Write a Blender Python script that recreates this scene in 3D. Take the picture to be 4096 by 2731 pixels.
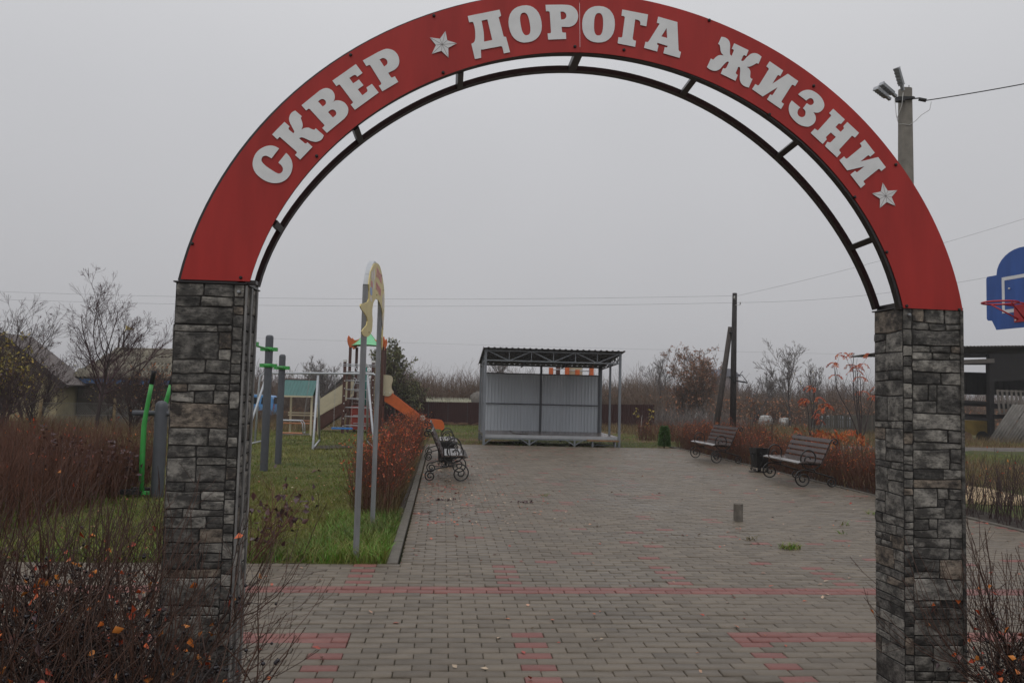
import bpy, math, random
import numpy as np
from mathutils import Vector, Matrix
from mathutils.geometry import tessellate_polygon

# ------------------------------------------------------------------ clean, camera, world, sun, exposure
for o in list(bpy.data.objects):
    bpy.data.objects.remove(o, do_unlink=True)
SC = bpy.context.scene
C = SC.collection
R = math.radians
PI = math.pi

cam_d = bpy.data.cameras.new('camera')
cam = bpy.data.objects.new('camera', cam_d)
C.objects.link(cam)
_yaw, _pit, _rol = 8.41288e-02, 6.45520e-02, 2.43963e-02
_f = Vector((math.sin(_yaw) * math.cos(_pit), math.cos(_yaw) * math.cos(_pit), math.sin(_pit)))
_u0 = Vector((-math.sin(_yaw) * math.sin(_pit), -math.cos(_yaw) * math.sin(_pit), math.cos(_pit)))
_r0 = Vector((math.cos(_yaw), -math.sin(_yaw), 0))
_r = math.cos(_rol) * _r0 + math.sin(_rol) * _u0
_u = math.cos(_rol) * _u0 - math.sin(_rol) * _r0
_m = Matrix((_r, _u, -_f)).transposed().to_4x4()
_m.translation = Vector((0, 0, 1.50758))
cam.matrix_world = _m
cam_d.sensor_width = 36.0
cam_d.lens = 36.0 * 3218.936 / 4096.0
cam_d.clip_start = 0.05
cam_d.clip_end = 900.0
SC.camera = cam

SUN_EL, SUN_AZ = R(58), R(200)          # behind the camera, veiled by the overcast
world = bpy.data.worlds.new('World')
SC.world = world
world.use_nodes = True
nt = world.node_tree
nt.nodes.clear()
w_out = nt.nodes.new('ShaderNodeOutputWorld')
w_bg = nt.nodes.new('ShaderNodeBackground')
w_sky = nt.nodes.new('ShaderNodeTexSky')
w_sky.sky_type = 'NISHITA'
w_sky.sun_disc = False
w_sky.sun_elevation = SUN_EL
w_sky.sun_rotation = SUN_AZ
w_sky.dust_density = 4.0
w_hsv = nt.nodes.new('ShaderNodeHueSaturation')
w_hsv.inputs['Saturation'].default_value = 0.06
w_mix = nt.nodes.new('ShaderNodeMixRGB')
w_mix.inputs['Fac'].default_value = 0.93        # closed cloud deck over the clear sky
w_tc = nt.nodes.new('ShaderNodeTexCoord')
w_sep = nt.nodes.new('ShaderNodeSeparateXYZ')
w_ramp = nt.nodes.new('ShaderNodeValToRGB')
w_ramp.color_ramp.elements[0].position = 0.0
w_ramp.color_ramp.elements[0].color = (0.455, 0.453, 0.472, 1)
w_ramp.color_ramp.elements[1].position = 1.0
w_ramp.color_ramp.elements[1].color = (0.98, 0.985, 1.0, 1)
w_e = w_ramp.color_ramp.elements.new(0.33)
w_e.color = (0.570, 0.574, 0.598, 1)
w_noi = nt.nodes.new('ShaderNodeTexNoise')
w_noi.inputs['Scale'].default_value = 1.6
w_noi.inputs['Detail'].default_value = 3.0
w_nr = nt.nodes.new('ShaderNodeMapRange')
w_nr.inputs['To Min'].default_value = 0.90
w_nr.inputs['To Max'].default_value = 1.10
w_mul = nt.nodes.new('ShaderNodeMixRGB')
w_mul.blend_type = 'MULTIPLY'
w_mul.inputs['Fac'].default_value = 1.0
w_sc = nt.nodes.new('ShaderNodeMixRGB')
w_sc.blend_type = 'MULTIPLY'
w_sc.inputs['Fac'].default_value = 1.0
w_sc.inputs['Color2'].default_value = (10, 10, 10, 1)
nt.links.new(w_tc.outputs['Generated'], w_sep.inputs[0])
nt.links.new(w_sep.outputs['Z'], w_ramp.inputs[0])
nt.links.new(w_tc.outputs['Generated'], w_noi.inputs['Vector'])
nt.links.new(w_noi.outputs['Fac'], w_nr.inputs['Value'])
nt.links.new(w_ramp.outputs[0], w_mul.inputs['Color1'])
nt.links.new(w_nr.outputs[0], w_mul.inputs['Color2'])
nt.links.new(w_mul.outputs[0], w_sc.inputs['Color1'])
nt.links.new(w_sky.outputs[0], w_hsv.inputs['Color'])
nt.links.new(w_hsv.outputs[0], w_mix.inputs['Color1'])
nt.links.new(w_sc.outputs[0], w_mix.inputs['Color2'])
nt.links.new(w_mix.outputs[0], w_bg.inputs['Color'])
w_bg.inputs['Strength'].default_value = 0.10
nt.links.new(w_bg.outputs[0], w_out.inputs['Surface'])

sun_d = bpy.data.lights.new('sun', 'SUN')
sun_d.energy = 0.5
sun_d.angle = R(40)
sun_d.color = (1.0, 0.97, 0.93)
sun = bpy.data.objects.new('sun', sun_d)
C.objects.link(sun)
sun.rotation_euler = (PI / 2 - SUN_EL, 0, PI - SUN_AZ)
_sd = Vector((math.sin(SUN_AZ) * math.cos(SUN_EL), math.cos(SUN_AZ) * math.cos(SUN_EL), math.sin(SUN_EL)))
sun.rotation_euler = _sd.to_track_quat('Z', 'Y').to_euler()

vs = SC.view_settings
vs.view_transform = 'Standard'
vs.look = 'None'
vs.exposure = 0.0
vs.gamma = 1.0
vs.use_curve_mapping = False
SC.cycles.use_denoising = True
SC.cycles.max_bounces = 6
SC.cycles.diffuse_bounces = 3
SC.cycles.glossy_bounces = 3
SC.cycles.transparent_max_bounces = 8

# ------------------------------------------------------------------ materials
MATS = {}
def mat(name, col, rough=0.7, metal=0.0, var=0.15, scale=3.0, col2=None, bump=0.0, bscale=40.0, spec=0.5, tint=None, rand=0.0, coords='pos', detail=4.0):
    """Principled material: base colour broken up by noise; tint = list of colours picked by the mesh attribute 'tint'."""
    if name in MATS: return MATS[name]
    m = bpy.data.materials.new(name)
    m.use_nodes = True
    t = m.node_tree; t.nodes.clear()
    N, L = t.nodes.new, t.links.new
    out = N('ShaderNodeOutputMaterial'); b = N('ShaderNodeBsdfPrincipled')
    L(b.outputs[0], out.inputs[0])
    b.inputs['Roughness'].default_value = rough
    b.inputs['Metallic'].default_value = metal
    b.inputs['Specular IOR Level'].default_value = spec
    if coords == 'streak':                       # rain streaks: the noise is drawn out downwards
        g = N('ShaderNodeNewGeometry'); mp_ = N('ShaderNodeMapping'); mp_.inputs['Scale'].default_value = (1, 1, .16); L(g.outputs['Position'], mp_.inputs['Vector']); vec = mp_.outputs[0]
    elif coords == 'obj':
        tc = N('ShaderNodeTexCoord'); vec = tc.outputs['Object']
    else:
        g = N('ShaderNodeNewGeometry'); vec = g.outputs['Position']
    n = N('ShaderNodeTexNoise'); n.inputs['Scale'].default_value = scale; n.inputs['Detail'].default_value = detail
    n.inputs['Roughness'].default_value = 0.62
    L(vec, n.inputs['Vector'])
    cr = N('ShaderNodeValToRGB')
    cr.color_ramp.elements[0].position = 0.30; cr.color_ramp.elements[1].position = 0.70
    if tint:
        at = N('ShaderNodeAttribute'); at.attribute_name = 'tint'
        tr = N('ShaderNodeValToRGB'); k = len(tint)
        tr.color_ramp.interpolation = 'LINEAR'
        while len(tr.color_ramp.elements) < k: tr.color_ramp.elements.new(0.5)
        for i, c in enumerate(tint):
            tr.color_ramp.elements[i].position = i / (k - 1)
            tr.color_ramp.elements[i].color = (*c, 1)
        L(at.outputs['Fac'], tr.inputs[0])
        base = tr.outputs[0]
        cr.color_ramp.elements[0].color = (1 - var, 1 - var, 1 - var, 1)
        cr.color_ramp.elements[1].color = (1 + var, 1 + var, 1 + var, 1)
        mx = N('ShaderNodeMixRGB'); mx.blend_type = 'MULTIPLY'; mx.inputs['Fac'].default_value = 1
        L(base, mx.inputs['Color1']); L(cr.outputs[0], mx.inputs['Color2']); L(n.outputs['Fac'], cr.inputs[0])
        col_out = mx.outputs[0]
    else:
        c1 = tuple(max(0, x * (1 - var)) for x in col)
        c2 = col2 if col2 else tuple(x * (1 + var) for x in col)
        cr.color_ramp.elements[0].color = (*c1, 1); cr.color_ramp.elements[1].color = (*c2, 1)
        L(n.outputs['Fac'], cr.inputs[0]); col_out = cr.outputs[0]
    if rand:
        oi = N('ShaderNodeObjectInfo'); mr = N('ShaderNodeMapRange')
        mr.inputs['To Min'].default_value = 1 - rand; mr.inputs['To Max'].default_value = 1 + rand
        L(oi.outputs['Random'], mr.inputs['Value'])
        mx = N('ShaderNodeMixRGB'); mx.blend_type = 'MULTIPLY'; mx.inputs['Fac'].default_value = 1
        L(col_out, mx.inputs['Color1']); L(mr.outputs[0], mx.inputs['Color2']); col_out = mx.outputs[0]
    L(col_out, b.inputs['Base Color'])
    if bump:
        n2 = N('ShaderNodeTexNoise'); n2.inputs['Scale'].default_value = bscale; n2.inputs['Detail'].default_value = 5
        L(vec, n2.inputs['Vector'])
        bp = N('ShaderNodeBump'); bp.inputs['Strength'].default_value = bump; bp.inputs['Distance'].default_value = 0.01
        L(n2.outputs['Fac'], bp.inputs['Height']); L(bp.outputs[0], b.inputs['Normal'])
    MATS[name] = m
    m['bsdf'] = b.name
    return m

def node(m, kind): return m.node_tree.nodes.new(kind)

def paver_mat(name, c_lo, c_hi, y0, x0):
    """every paver gets its own shade from its row and column, plus grain, worn edges and damp patches."""
    m = bpy.data.materials.new(name); m.use_nodes = True
    t = m.node_tree; t.nodes.clear(); N, L = t.nodes.new, t.links.new
    out = N('ShaderNodeOutputMaterial'); b = N('ShaderNodeBsdfPrincipled'); L(b.outputs[0], out.inputs[0]); b.inputs['Specular IOR Level'].default_value = 0.32
    g = N('ShaderNodeNewGeometry'); s = N('ShaderNodeSeparateXYZ'); L(g.outputs['Position'], s.inputs[0])
    def M(op, a, bb=None, c=None):
        n = N('ShaderNodeMath'); n.operation = op
        for i, v in enumerate((a, bb, c)):
            if v is None: continue
            if isinstance(v, (int, float)): n.inputs[i].default_value = v
            else: L(v, n.inputs[i])
        return n.outputs[0]
    row = M('FLOOR', M('DIVIDE', M('SUBTRACT', s.outputs['Y'], y0), 0.1))
    par = M('FLOORED_MODULO', row, 2.0)
    colm = M('FLOOR', M('DIVIDE', M('SUBTRACT', M('SUBTRACT', s.outputs['X'], x0), M('MULTIPLY', par, 0.1)), 0.2))
    cb = N('ShaderNodeCombineXYZ'); L(row, cb.inputs[0]); L(colm, cb.inputs[1])
    wn = N('ShaderNodeTexWhiteNoise'); wn.noise_dimensions = '2D'; L(cb.outputs[0], wn.inputs['Vector'])
    big = N('ShaderNodeTexNoise'); big.inputs['Scale'].default_value = 0.55; big.inputs['Detail'].default_value = 3; L(g.outputs['Position'], big.inputs['Vector'])
    fine = N('ShaderNodeTexNoise'); fine.inputs['Scale'].default_value = 140; fine.inputs['Detail'].default_value = 4; L(g.outputs['Position'], fine.inputs['Vector'])
    mid = N('ShaderNodeTexNoise'); mid.inputs['Scale'].default_value = 9; mid.inputs['Detail'].default_value = 4; L(g.outputs['Position'], mid.inputs['Vector'])
    f = M('ADD', M('MULTIPLY', wn.outputs['Value'], 0.42), M('ADD', M('MULTIPLY', big.outputs['Fac'], 0.55), M('ADD', M('MULTIPLY', fine.outputs['Fac'], 0.35), M('MULTIPLY', mid.outputs['Fac'], 0.45))))
    mr = N('ShaderNodeMapRange'); mr.inputs['From Min'].default_value = 0.5; mr.inputs['From Max'].default_value = 1.2; L(f, mr.inputs['Value'])
    mx = N('ShaderNodeMixRGB'); mx.inputs['Color1'].default_value = (*c_lo, 1); mx.inputs['Color2'].default_value = (*c_hi, 1); L(mr.outputs[0], mx.inputs['Fac'])
    # bluish bloom on some stones
    mr2 = N('ShaderNodeMapRange'); mr2.inputs['From Min'].default_value = 0.52; mr2.inputs['From Max'].default_value = 0.75; mr2.inputs['To Max'].default_value = 0.50; L(big.outputs['Fac'], mr2.inputs['Value'])
    bl = N('ShaderNodeMixRGB'); bl.inputs['Color2'].default_value = (c_hi[0] * 0.92, c_hi[1] * 0.98, c_hi[2] * 1.12, 1)
    L(mr2.outputs[0], bl.inputs['Fac']); L(mx.outputs[0], bl.inputs['Color1'])
    L(bl.outputs[0], b.inputs['Base Color'])
    rr = N('ShaderNodeMapRange'); rr.inputs['From Min'].default_value = 0.35; rr.inputs['From Max'].default_value = 0.65; rr.inputs['To Min'].default_value = 0.34; rr.inputs['To Max'].default_value = 0.56
    L(big.outputs['Fac'], rr.inputs['Value']); L(rr.outputs[0], b.inputs['Roughness'])
    bp = N('ShaderNodeBump'); bp.inputs['Strength'].default_value = 0.25; bp.inputs['Distance'].default_value = 0.002
    L(fine.outputs['Fac'], bp.inputs['Height']); L(bp.outputs[0], b.inputs['Normal'])
    return m

PY0, PX0 = 4.285, 0.477
M_pav = paver_mat('grey_paver', (0.086, 0.069, 0.051), (0.176, 0.143, 0.107), PY0, PX0)
M_pavr = paver_mat('red_paver', (0.155, 0.056, 0.047), (0.230, 0.092, 0.076), PY0, PX0)

M_joint = mat('joint_sand', (0.045, 0.038, 0.030), 0.95, var=0.4, scale=3, col2=(0.062, 0.064, 0.034), detail=9)
M_kerb = mat('kerb_concrete', (0.115, 0.102, 0.084), 0.75, var=0.25, scale=8, bump=0.3, bscale=90)
M_red = mat('red_panel', (0.37, 0.027, 0.023), 0.45, var=0.16, scale=9, spec=0.3, coords='streak', detail=7, bump=0.03, bscale=9)
M_white = mat('white_vinyl', (0.72, 0.73, 0.74), 0.5, var=0.06, scale=12)
M_star = mat('pale_vinyl', (0.68, 0.68, 0.69), 0.5, var=0.04, scale=12)
M_starline = mat('star_line', (0.30, 0.28, 0.28), 0.6)
M_dark = mat('brown_black_paint', (0.022, 0.016, 0.017), 0.40, var=0.25, scale=14)
M_iron = mat('black_iron', (0.012, 0.011, 0.011), 0.38, var=0.3, scale=20)
M_grey = mat('grey_paint', (0.165, 0.178, 0.195), 0.45, var=0.2, scale=12, coords='streak', detail=8)
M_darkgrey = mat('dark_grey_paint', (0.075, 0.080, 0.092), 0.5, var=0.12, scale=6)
M_galv = mat('galvanised_post', (0.23, 0.235, 0.245), 0.40, metal=0.25, var=0.25, scale=16, coords='streak', detail=8)
M_green = mat('green_powder_coat', (0.045, 0.33, 0.065), 0.42, var=0.10, scale=5)
M_black = mat('black_rubber', (0.012, 0.012, 0.013), 0.6, var=0.2)
M_yel = mat('yellow_panel', (0.60, 0.49, 0.19), 0.5, var=0.08, scale=4)
M_pink = mat('pink_print', (0.56, 0.19, 0.20), 0.5, var=0.06)
M_pblue = mat('blue_print', (0.22, 0.33, 0.60), 0.5, var=0.25, scale=20)
M_ppale = mat('pale_print', (0.62, 0.56, 0.50), 0.5, var=0.30, scale=25)
M_orange = mat('orange_plastic', (0.56, 0.115, 0.022), 0.42, var=0.14, scale=6, detail=8)
M_mint = mat('green_roof_panel', (0.19, 0.56, 0.29), 0.45, var=0.06)
M_brownw = mat('brown_stained_post', (0.075, 0.028, 0.020), 0.5, var=0.2, scale=8)
M_beige = mat('beige_board', (0.53, 0.47, 0.33), 0.5, var=0.08, scale=6)
M_dred = mat('dark_red_panel', (0.26, 0.030, 0.018), 0.45, var=0.10)
M_cap = mat('white_cap', (0.66, 0.66, 0.64), 0.5, var=0.08)
M_pipe = mat('light_grey_pipe', (0.42, 0.44, 0.47), 0.38, metal=0.1, var=0.1, scale=9)
M_blueseat = mat('blue_seat', (0.03, 0.18, 0.50), 0.4, var=0.08)
M_rope = mat('yellow_rope', (0.52, 0.40, 0.16), 0.8, var=0.15)
M_teal = mat('teal_rope', (0.010, 0.16, 0.14), 0.8, var=0.15)
M_chain = mat('chain_steel', (0.38, 0.38, 0.37), 0.4, metal=0.5, var=0.2)
M_slat = mat('brown_slat', (0.058, 0.036, 0.032), 0.36, var=0.25, scale=11, bump=0.08, bscale=60)
M_slatL = mat('wet_slat', (0.085, 0.068, 0.062), 0.12, spec=0.9, var=0.25, scale=11, bump=0.08, bscale=60)
M_sheet = mat('grey_profiled_sheet', (0.46, 0.49, 0.53), 0.42, var=0.07, scale=3, detail=8, coords='streak')
M_roofu = mat('brown_roof_sheet', (0.085, 0.080, 0.082), 0.5, var=0.2, scale=5)
M_deck = mat('deck_board', (0.095, 0.072, 0.060), 0.25, var=0.3, scale=4)
M_fascia = mat('fascia_plate', (0.34, 0.35, 0.37), 0.45, var=0.12, scale=4)
M_wood = mat('raw_timber', (0.21, 0.115, 0.055), 0.7, var=0.25, scale=10)
M_fence = mat('brown_sheet_fence', (0.042, 0.015, 0.013), 0.6, var=0.15, scale=2, spec=0.2)
M_conc = mat('concrete', (0.20, 0.185, 0.160), 0.85, var=0.22, scale=5, bump=0.4, bscale=70)
M_concd = mat('damp_concrete', (0.145, 0.128, 0.108), 0.8, var=0.3, scale=16, bump=0.5, bscale=80)
M_polew = mat('tarred_pole', (0.022, 0.018, 0.017), 0.8, var=0.3, scale=6, bump=0.4, bscale=30)
M_polew2 = mat('weathered_pole', (0.055, 0.045, 0.040), 0.85, var=0.3, scale=6)
M_bb = mat('blue_backboard', (0.022, 0.085, 0.33), 0.42, var=0.16, scale=9, coords='streak', detail=7)
M_rim = mat('red_rim', (0.44, 0.022, 0.030), 0.38, var=0.08)
M_wire = mat('wire', (0.05, 0.05, 0.055), 0.6)
M_lampm = mat('lamp_housing', (0.24, 0.25, 0.26), 0.42, metal=0.3, var=0.2, scale=20)
M_porc = mat('porcelain', (0.5, 0.5, 0.48), 0.3)
M_bark = mat('bark', (0.050, 0.036, 0.034), 0.9, var=0.3, scale=9)
M_twigp = mat('purple_twig', (0.056, 0.033, 0.031), 0.8, var=0.35, scale=4)
M_twigred = mat('reddish_twig', (0.066, 0.031, 0.034), 0.8, var=0.35, scale=4)
M_twigb = mat('brown_twig', (0.140, 0.094, 0.066), 0.8, var=0.35, scale=3)
M_twigr = mat('red_twig', (0.122, 0.052, 0.032), 0.7, var=0.4, scale=5)
M_twigg = mat('grey_twig', (0.150, 0.130, 0.120), 0.85, var=0.3, scale=3)
M_leafo = mat('orange_leaf', (0, 0, 0), 0.45, var=0.25, scale=9, tint=[(0.38, 0.040, 0.018), (0.50, 0.080, 0.020), (0.58, 0.20, 0.03), (0.18, 0.055, 0.03)])
M_leafd = mat('purple_leaf', (0, 0, 0), 0.38, var=0.25, scale=9, tint=[(0.055, 0.020, 0.022), (0.085, 0.045, 0.055), (0.115, 0.040, 0.030), (0.045, 0.028, 0.034)])
M_leafg = mat('olive_leaf', (0, 0, 0), 0.5, var=0.3, scale=2, tint=[(0.095, 0.115, 0.036), (0.145, 0.160, 0.050), (0.105, 0.100, 0.046), (0.22, 0.18, 0.06)])
M_leafy = mat('yellow_leaf', (0, 0, 0), 0.5, var=0.3, scale=4, tint=[(0.36, 0.24, 0.03), (0.42, 0.33, 0.05), (0.17, 0.16, 0.03), (0.22, 0.10, 0.03)])
M_leafr = mat('rust_leaf', (0, 0, 0), 0.6, var=0.3, scale=2, tint=[(0.30, 0.105, 0.045), (0.38, 0.150, 0.060), (0.22, 0.105, 0.055), (0.32, 0.19, 0.10)])
M_dryg = mat('dry_grass', (0, 0, 0), 0.75, var=0.3, scale=0.8, tint=[(0.11, 0.062, 0.026), (0.19, 0.120, 0.050), (0.10, 0.085, 0.028), (0.25, 0.175, 0.085)])
M_grass = mat('lawn_blade', (0, 0, 0), 0.55, var=0.35, scale=0.9, tint=[(0.072, 0.130, 0.010), (0.112, 0.170, 0.014), (0.185, 0.155, 0.038), (0.088, 0.235, 0.016)])
M_conif = mat('conifer_leaf', (0, 0, 0), 0.6, var=0.25, scale=8, tint=[(0.045, 0.115, 0.028), (0.085, 0.170, 0.042), (0.125, 0.210, 0.055)])
M_berry = mat('dark_berry', (0.012, 0.009, 0.014), 0.25, var=0.2)
M_fallen = mat('fallen_leaf', (0, 0, 0), 0.45, var=0.25, scale=9, tint=[(0.34, 0.040, 0.028), (0.46, 0.13, 0.06), (0.50, 0.40, 0.28), (0.13, 0.04, 0.03)])

# ------------------------------------------------------------------ mesh helpers
class MB:
    def __init__(s): s.v, s.f, s.sm = [], [], []
    def add(s, vs, fs, smooth=False):
        k = len(s.v); s.v += [tuple(p) for p in vs]
        s.f += [tuple(i + k for i in f) for f in fs]; s.sm += [smooth] * len(fs)
        return s
    def box(s, x0, x1, y0, y1, z0, z1):
        return s.add([(x0, y0, z0), (x1, y0, z0), (x1, y1, z0), (x0, y1, z0), (x0, y0, z1), (x1, y0, z1), (x1, y1, z1), (x0, y1, z1)],
                     [(3, 2, 1, 0), (4, 5, 6, 7), (0, 1, 5, 4), (1, 2, 6, 5), (2, 3, 7, 6), (3, 0, 4, 7)])
    def bar(s, a, b, w, h, up=(0, 0, 1)):
        a, b = Vector(a), Vector(b); d = (b - a).normalized(); u = Vector(up)
        if abs(d.dot(u)) > .98: u = Vector((0, 1, 0))
        x = d.cross(u).normalized() * (w / 2); y = x.cross(d).normalized() * (h / 2)
        return s.add([a - x - y, a + x - y, a + x + y, a - x + y, b - x - y, b + x - y, b + x + y, b - x + y],
                     [(0, 1, 2, 3), (7, 6, 5, 4), (0, 4, 5, 1), (1, 5, 6, 2), (2, 6, 7, 3), (3, 7, 4, 0)])
    def tube(s, pts, r, n=8, caps=True):
        pts = [Vector(p) for p in pts]; k = len(pts)
        rs = r if isinstance(r, (list, tuple)) else [r] * k
        vs, prev = [], None
        for i, p in enumerate(pts):
            t = (pts[min(i + 1, k - 1)] - pts[max(i - 1, 0)]).normalized()
            if prev is None:
                u = Vector((0, 0, 1)) if abs(t.z) < .9 else Vector((1, 0, 0))
                x = t.cross(u).normalized()
            else:
                x = (prev - t * prev.dot(t)).normalized()
            y = t.cross(x); prev = x
            for j in range(n):
                a = 2 * PI * j / n
                vs.append(p + (x * math.cos(a) + y * math.sin(a)) * rs[i])
        fs = [(i * n + j, i * n + (j + 1) % n, (i + 1) * n + (j + 1) % n, (i + 1) * n + j) for i in range(k - 1) for j in range(n)]
        s.add(vs, fs, True)
        if caps:
            q = len(s.v) - k * n
            s.f += [tuple(q + j for j in range(n))[::-1], tuple(q + (k - 1) * n + j for j in range(n))]; s.sm += [False, False]
        return s
    def prism(s, poly, o, ex, ey, d, holes=()):
        """extrude a flat polygon (with holes) lying at o + a*ex + b*ey by the vector d."""
        o, ex, ey, d = Vector(o), Vector(ex), Vector(ey), Vector(d)
        loops = [list(poly)] + [list(h) for h in holes]
        flat = [p for l in loops for p in l]
        n = len(flat)
        tri = tessellate_polygon([[Vector((p[0], p[1], 0)) for p in l] for l in loops])
        vs = [o + ex * p[0] + ey * p[1] for p in flat] + [o + ex * p[0] + ey * p[1] + d for p in flat]
        fs = [tuple(t) for t in tri] + [tuple(i + n for i in reversed(t)) for t in tri]
        q = 0
        for l in loops:
            m = len(l)
            fs += [(q + i, q + (i + 1) % m, q + (i + 1) % m + n, q + i + n) for i in range(m)]
            q += m
        return s.add(vs, fs)
    def lathe(s, prof, c=(0, 0, 0), n=12, caps=True):
        cx, cy, cz = c
        vs = [(cx + r * math.cos(2 * PI * j / n), cy + r * math.sin(2 * PI * j / n), cz + z) for r, z in prof for j in range(n)]
        k = len(prof)
        s.add(vs, [(i * n + j, i * n + (j + 1) % n, (i + 1) * n + (j + 1) % n, (i + 1) * n + j) for i in range(k - 1) for j in range(n)], True)
        if caps:
            q = len(s.v) - k * n
            s.f += [tuple(q + j for j in range(n))[::-1], tuple(q + (k - 1) * n + j for j in range(n))]; s.sm += [False, False]
        return s
    def wave(s, o, eu, ev, lu, lv, pitch, amp, d, prof='sin'):
        """corrugated sheet: waves run across eu, ribs along ev, relief along d, a thin shell."""
        o, eu, ev, d = Vector(o), Vector(eu).normalized(), Vector(ev).normalized(), Vector(d).normalized()
        if prof == 'sin':
            n = max(2, int(lu / pitch * 6)); us = [(lu * i / n, amp * math.sin(2 * PI * (lu * i / n) / pitch)) for i in range(n + 1)]
        else:
            us, x = [], 0.0
            while x < lu - 1e-6:
                for fx, h in ((0, 0), (.55, 0), (.66, 1), (.89, 1)):
                    if x + fx * pitch < lu: us.append((x + fx * pitch, amp * h))
                x += pitch
            us.append((lu, 0))
        vs = []
        for u, h in us:
            a = o + eu * u + d * h
            vs += [a, a + ev * lv, a + ev * lv - d * .004, a - d * .004]
        fs = []
        for i in range(len(us) - 1):
            a, b = i * 4, i * 4 + 4
            fs += [(a, b, b + 1, a + 1), (a + 3, a + 2, b + 2, b + 3), (a, a + 3, b + 3, b), (a + 1, b + 1, b + 2, a + 2)]
        return s.add(vs, fs, prof == 'sin')
    def mesh(s, name, m):
        me = bpy.data.meshes.new(name); me.from_pydata(s.v, [], s.f)
        me.polygons.foreach_set('use_smooth', s.sm)
        if m: me.materials.append(m)
        me.update(); return me
    def build(s, name, m, parent=None, loc=None):
        o = bpy.data.objects.new(name, s.mesh(name, m)); C.objects.link(o)
        if parent is not None: attach(o, parent)
        return o

def wpos(o):
    p = Vector((0, 0, 0)); 
    while o is not None: p = p + o.location; o = o.parent
    return p
def attach(o, parent):
    """parent keeping geometry written in world coordinates: only used with unrotated things."""
    o.parent = parent
    o.location = o.location - wpos(parent)

def tag(o, label=None, cat=None, group=None, kind=None):
    if label: o['label'] = label
    if cat: o['category'] = cat
    if group: o['group'] = group
    if kind: o['kind'] = kind
    return o
def thing(name, label, cat, loc=(0, 0, 0), rz=0.0, group=None):
    o = bpy.data.objects.new(name, None); C.objects.link(o)
    o.empty_display_size = 0.1
    o.location = loc; o.rotation_euler = (0, 0, rz)
    return tag(o, label, cat, group)
def local(mb, name, m, parent):
    """part whose coordinates are already local to its thing."""
    o = bpy.data.objects.new(name, mb.mesh(name, m)); C.objects.link(o); o.parent = parent
    return o
def copy_tree(o, parent=None):
    c = o.copy(); C.objects.link(c); c.parent = parent
    for ch in [x for x in o.children]: copy_tree(ch, c)
    return c

def npmesh(name, V, F, m, tint=None, smooth=False):
    V = np.asarray(V, np.float32).reshape(-1, 3); F = np.asarray(F, np.int32); k = F.shape[1]
    me = bpy.data.meshes.new(name)
    me.vertices.add(len(V)); me.vertices.foreach_set('co', V.ravel())
    me.loops.add(F.size); me.loops.foreach_set('vertex_index', F.ravel())
    me.polygons.add(len(F)); me.polygons.foreach_set('loop_start', np.arange(0, F.size, k, dtype=np.int32))
    try: me.polygons.foreach_set('loop_total', np.full(len(F), k, np.int32))
    except Exception: pass
    if smooth: me.polygons.foreach_set('use_smooth', np.ones(len(F), bool))
    if tint is not None:
        a = me.attributes.new('tint', 'FLOAT', 'POINT'); a.data.foreach_set('value', np.asarray(tint, np.float32))
    me.materials.append(m); me.update(calc_edges=True); me.validate()
    return me
def npobj(name, V, F, m, parent=None, tint=None, smooth=False, kind=None):
    o = bpy.data.objects.new(name, npmesh(name, V, F, m, tint, smooth)); C.objects.link(o)
    if parent is not None: attach(o, parent)
    if kind: o['kind'] = kind
    return o

# ---- vegetation in numpy
def nrm(a): return a / np.maximum(np.linalg.norm(a, axis=-1, keepdims=True), 1e-9)
def grow(rng, P0, D, Ln, r0, r1, npt=5, wob=0.12, up=0.0):
    """polylines from P0 along D, wandering; up>0 bends them upward, <0 droops."""
    n = len(P0); P = np.zeros((n, npt, 3)); P[:, 0] = P0; d = nrm(np.asarray(D, float)); st = (np.asarray(Ln) / (npt - 1))[:, None]
    for i in range(1, npt):
        d = nrm(d + rng.normal(0, wob, (n, 3)) + np.array([0, 0, up]))
        P[:, i] = P[:, i - 1] + d * st
    t = np.linspace(0, 1, npt)[None, :]
    Rr = np.asarray(r0).reshape(-1, 1) * (1 - t) + np.asarray(r1).reshape(-1, 1) * t
    return P, np.broadcast_to(Rr, (n, npt)).copy()
def sprout(rng, P, Rr, m, t0, t1, ang, lr, rr, npt=4, wob=.12, up=.05, lmin=.05):
    """m children on every polyline between the fractions t0..t1."""
    n, k, _ = P.shape
    t = rng.uniform(t0, t1, (n, m)); x = t * (k - 1); i = np.minimum(x.astype(int), k - 2); f = (x - i)[..., None]
    ii = np.arange(n)[:, None]
    pos = P[ii, i] * (1 - f) + P[ii, i + 1] * f
    tan = nrm(P[ii, i + 1] - P[ii, i])
    rad = Rr[ii, i] * (1 - f[..., 0]) + Rr[ii, i + 1] * f[..., 0]
    L = np.linalg.norm(np.diff(P, axis=1), axis=2).sum(1)[:, None]
    perp = nrm(np.cross(tan, rng.normal(size=(n, m, 3))))
    a = rng.normal(ang, ang * .25, (n, m))[..., None]
    d = tan * np.cos(a) + perp * np.sin(a)
    ln = np.maximum(L * lr * (1.15 - .55 * t) * rng.uniform(.6, 1.25, (n, m)), lmin)
    return grow(rng, pos.reshape(-1, 3), d.reshape(-1, 3), ln.ravel(), (rad * rr).ravel(), (rad * rr * .35).ravel(), npt, wob, up)
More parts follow.
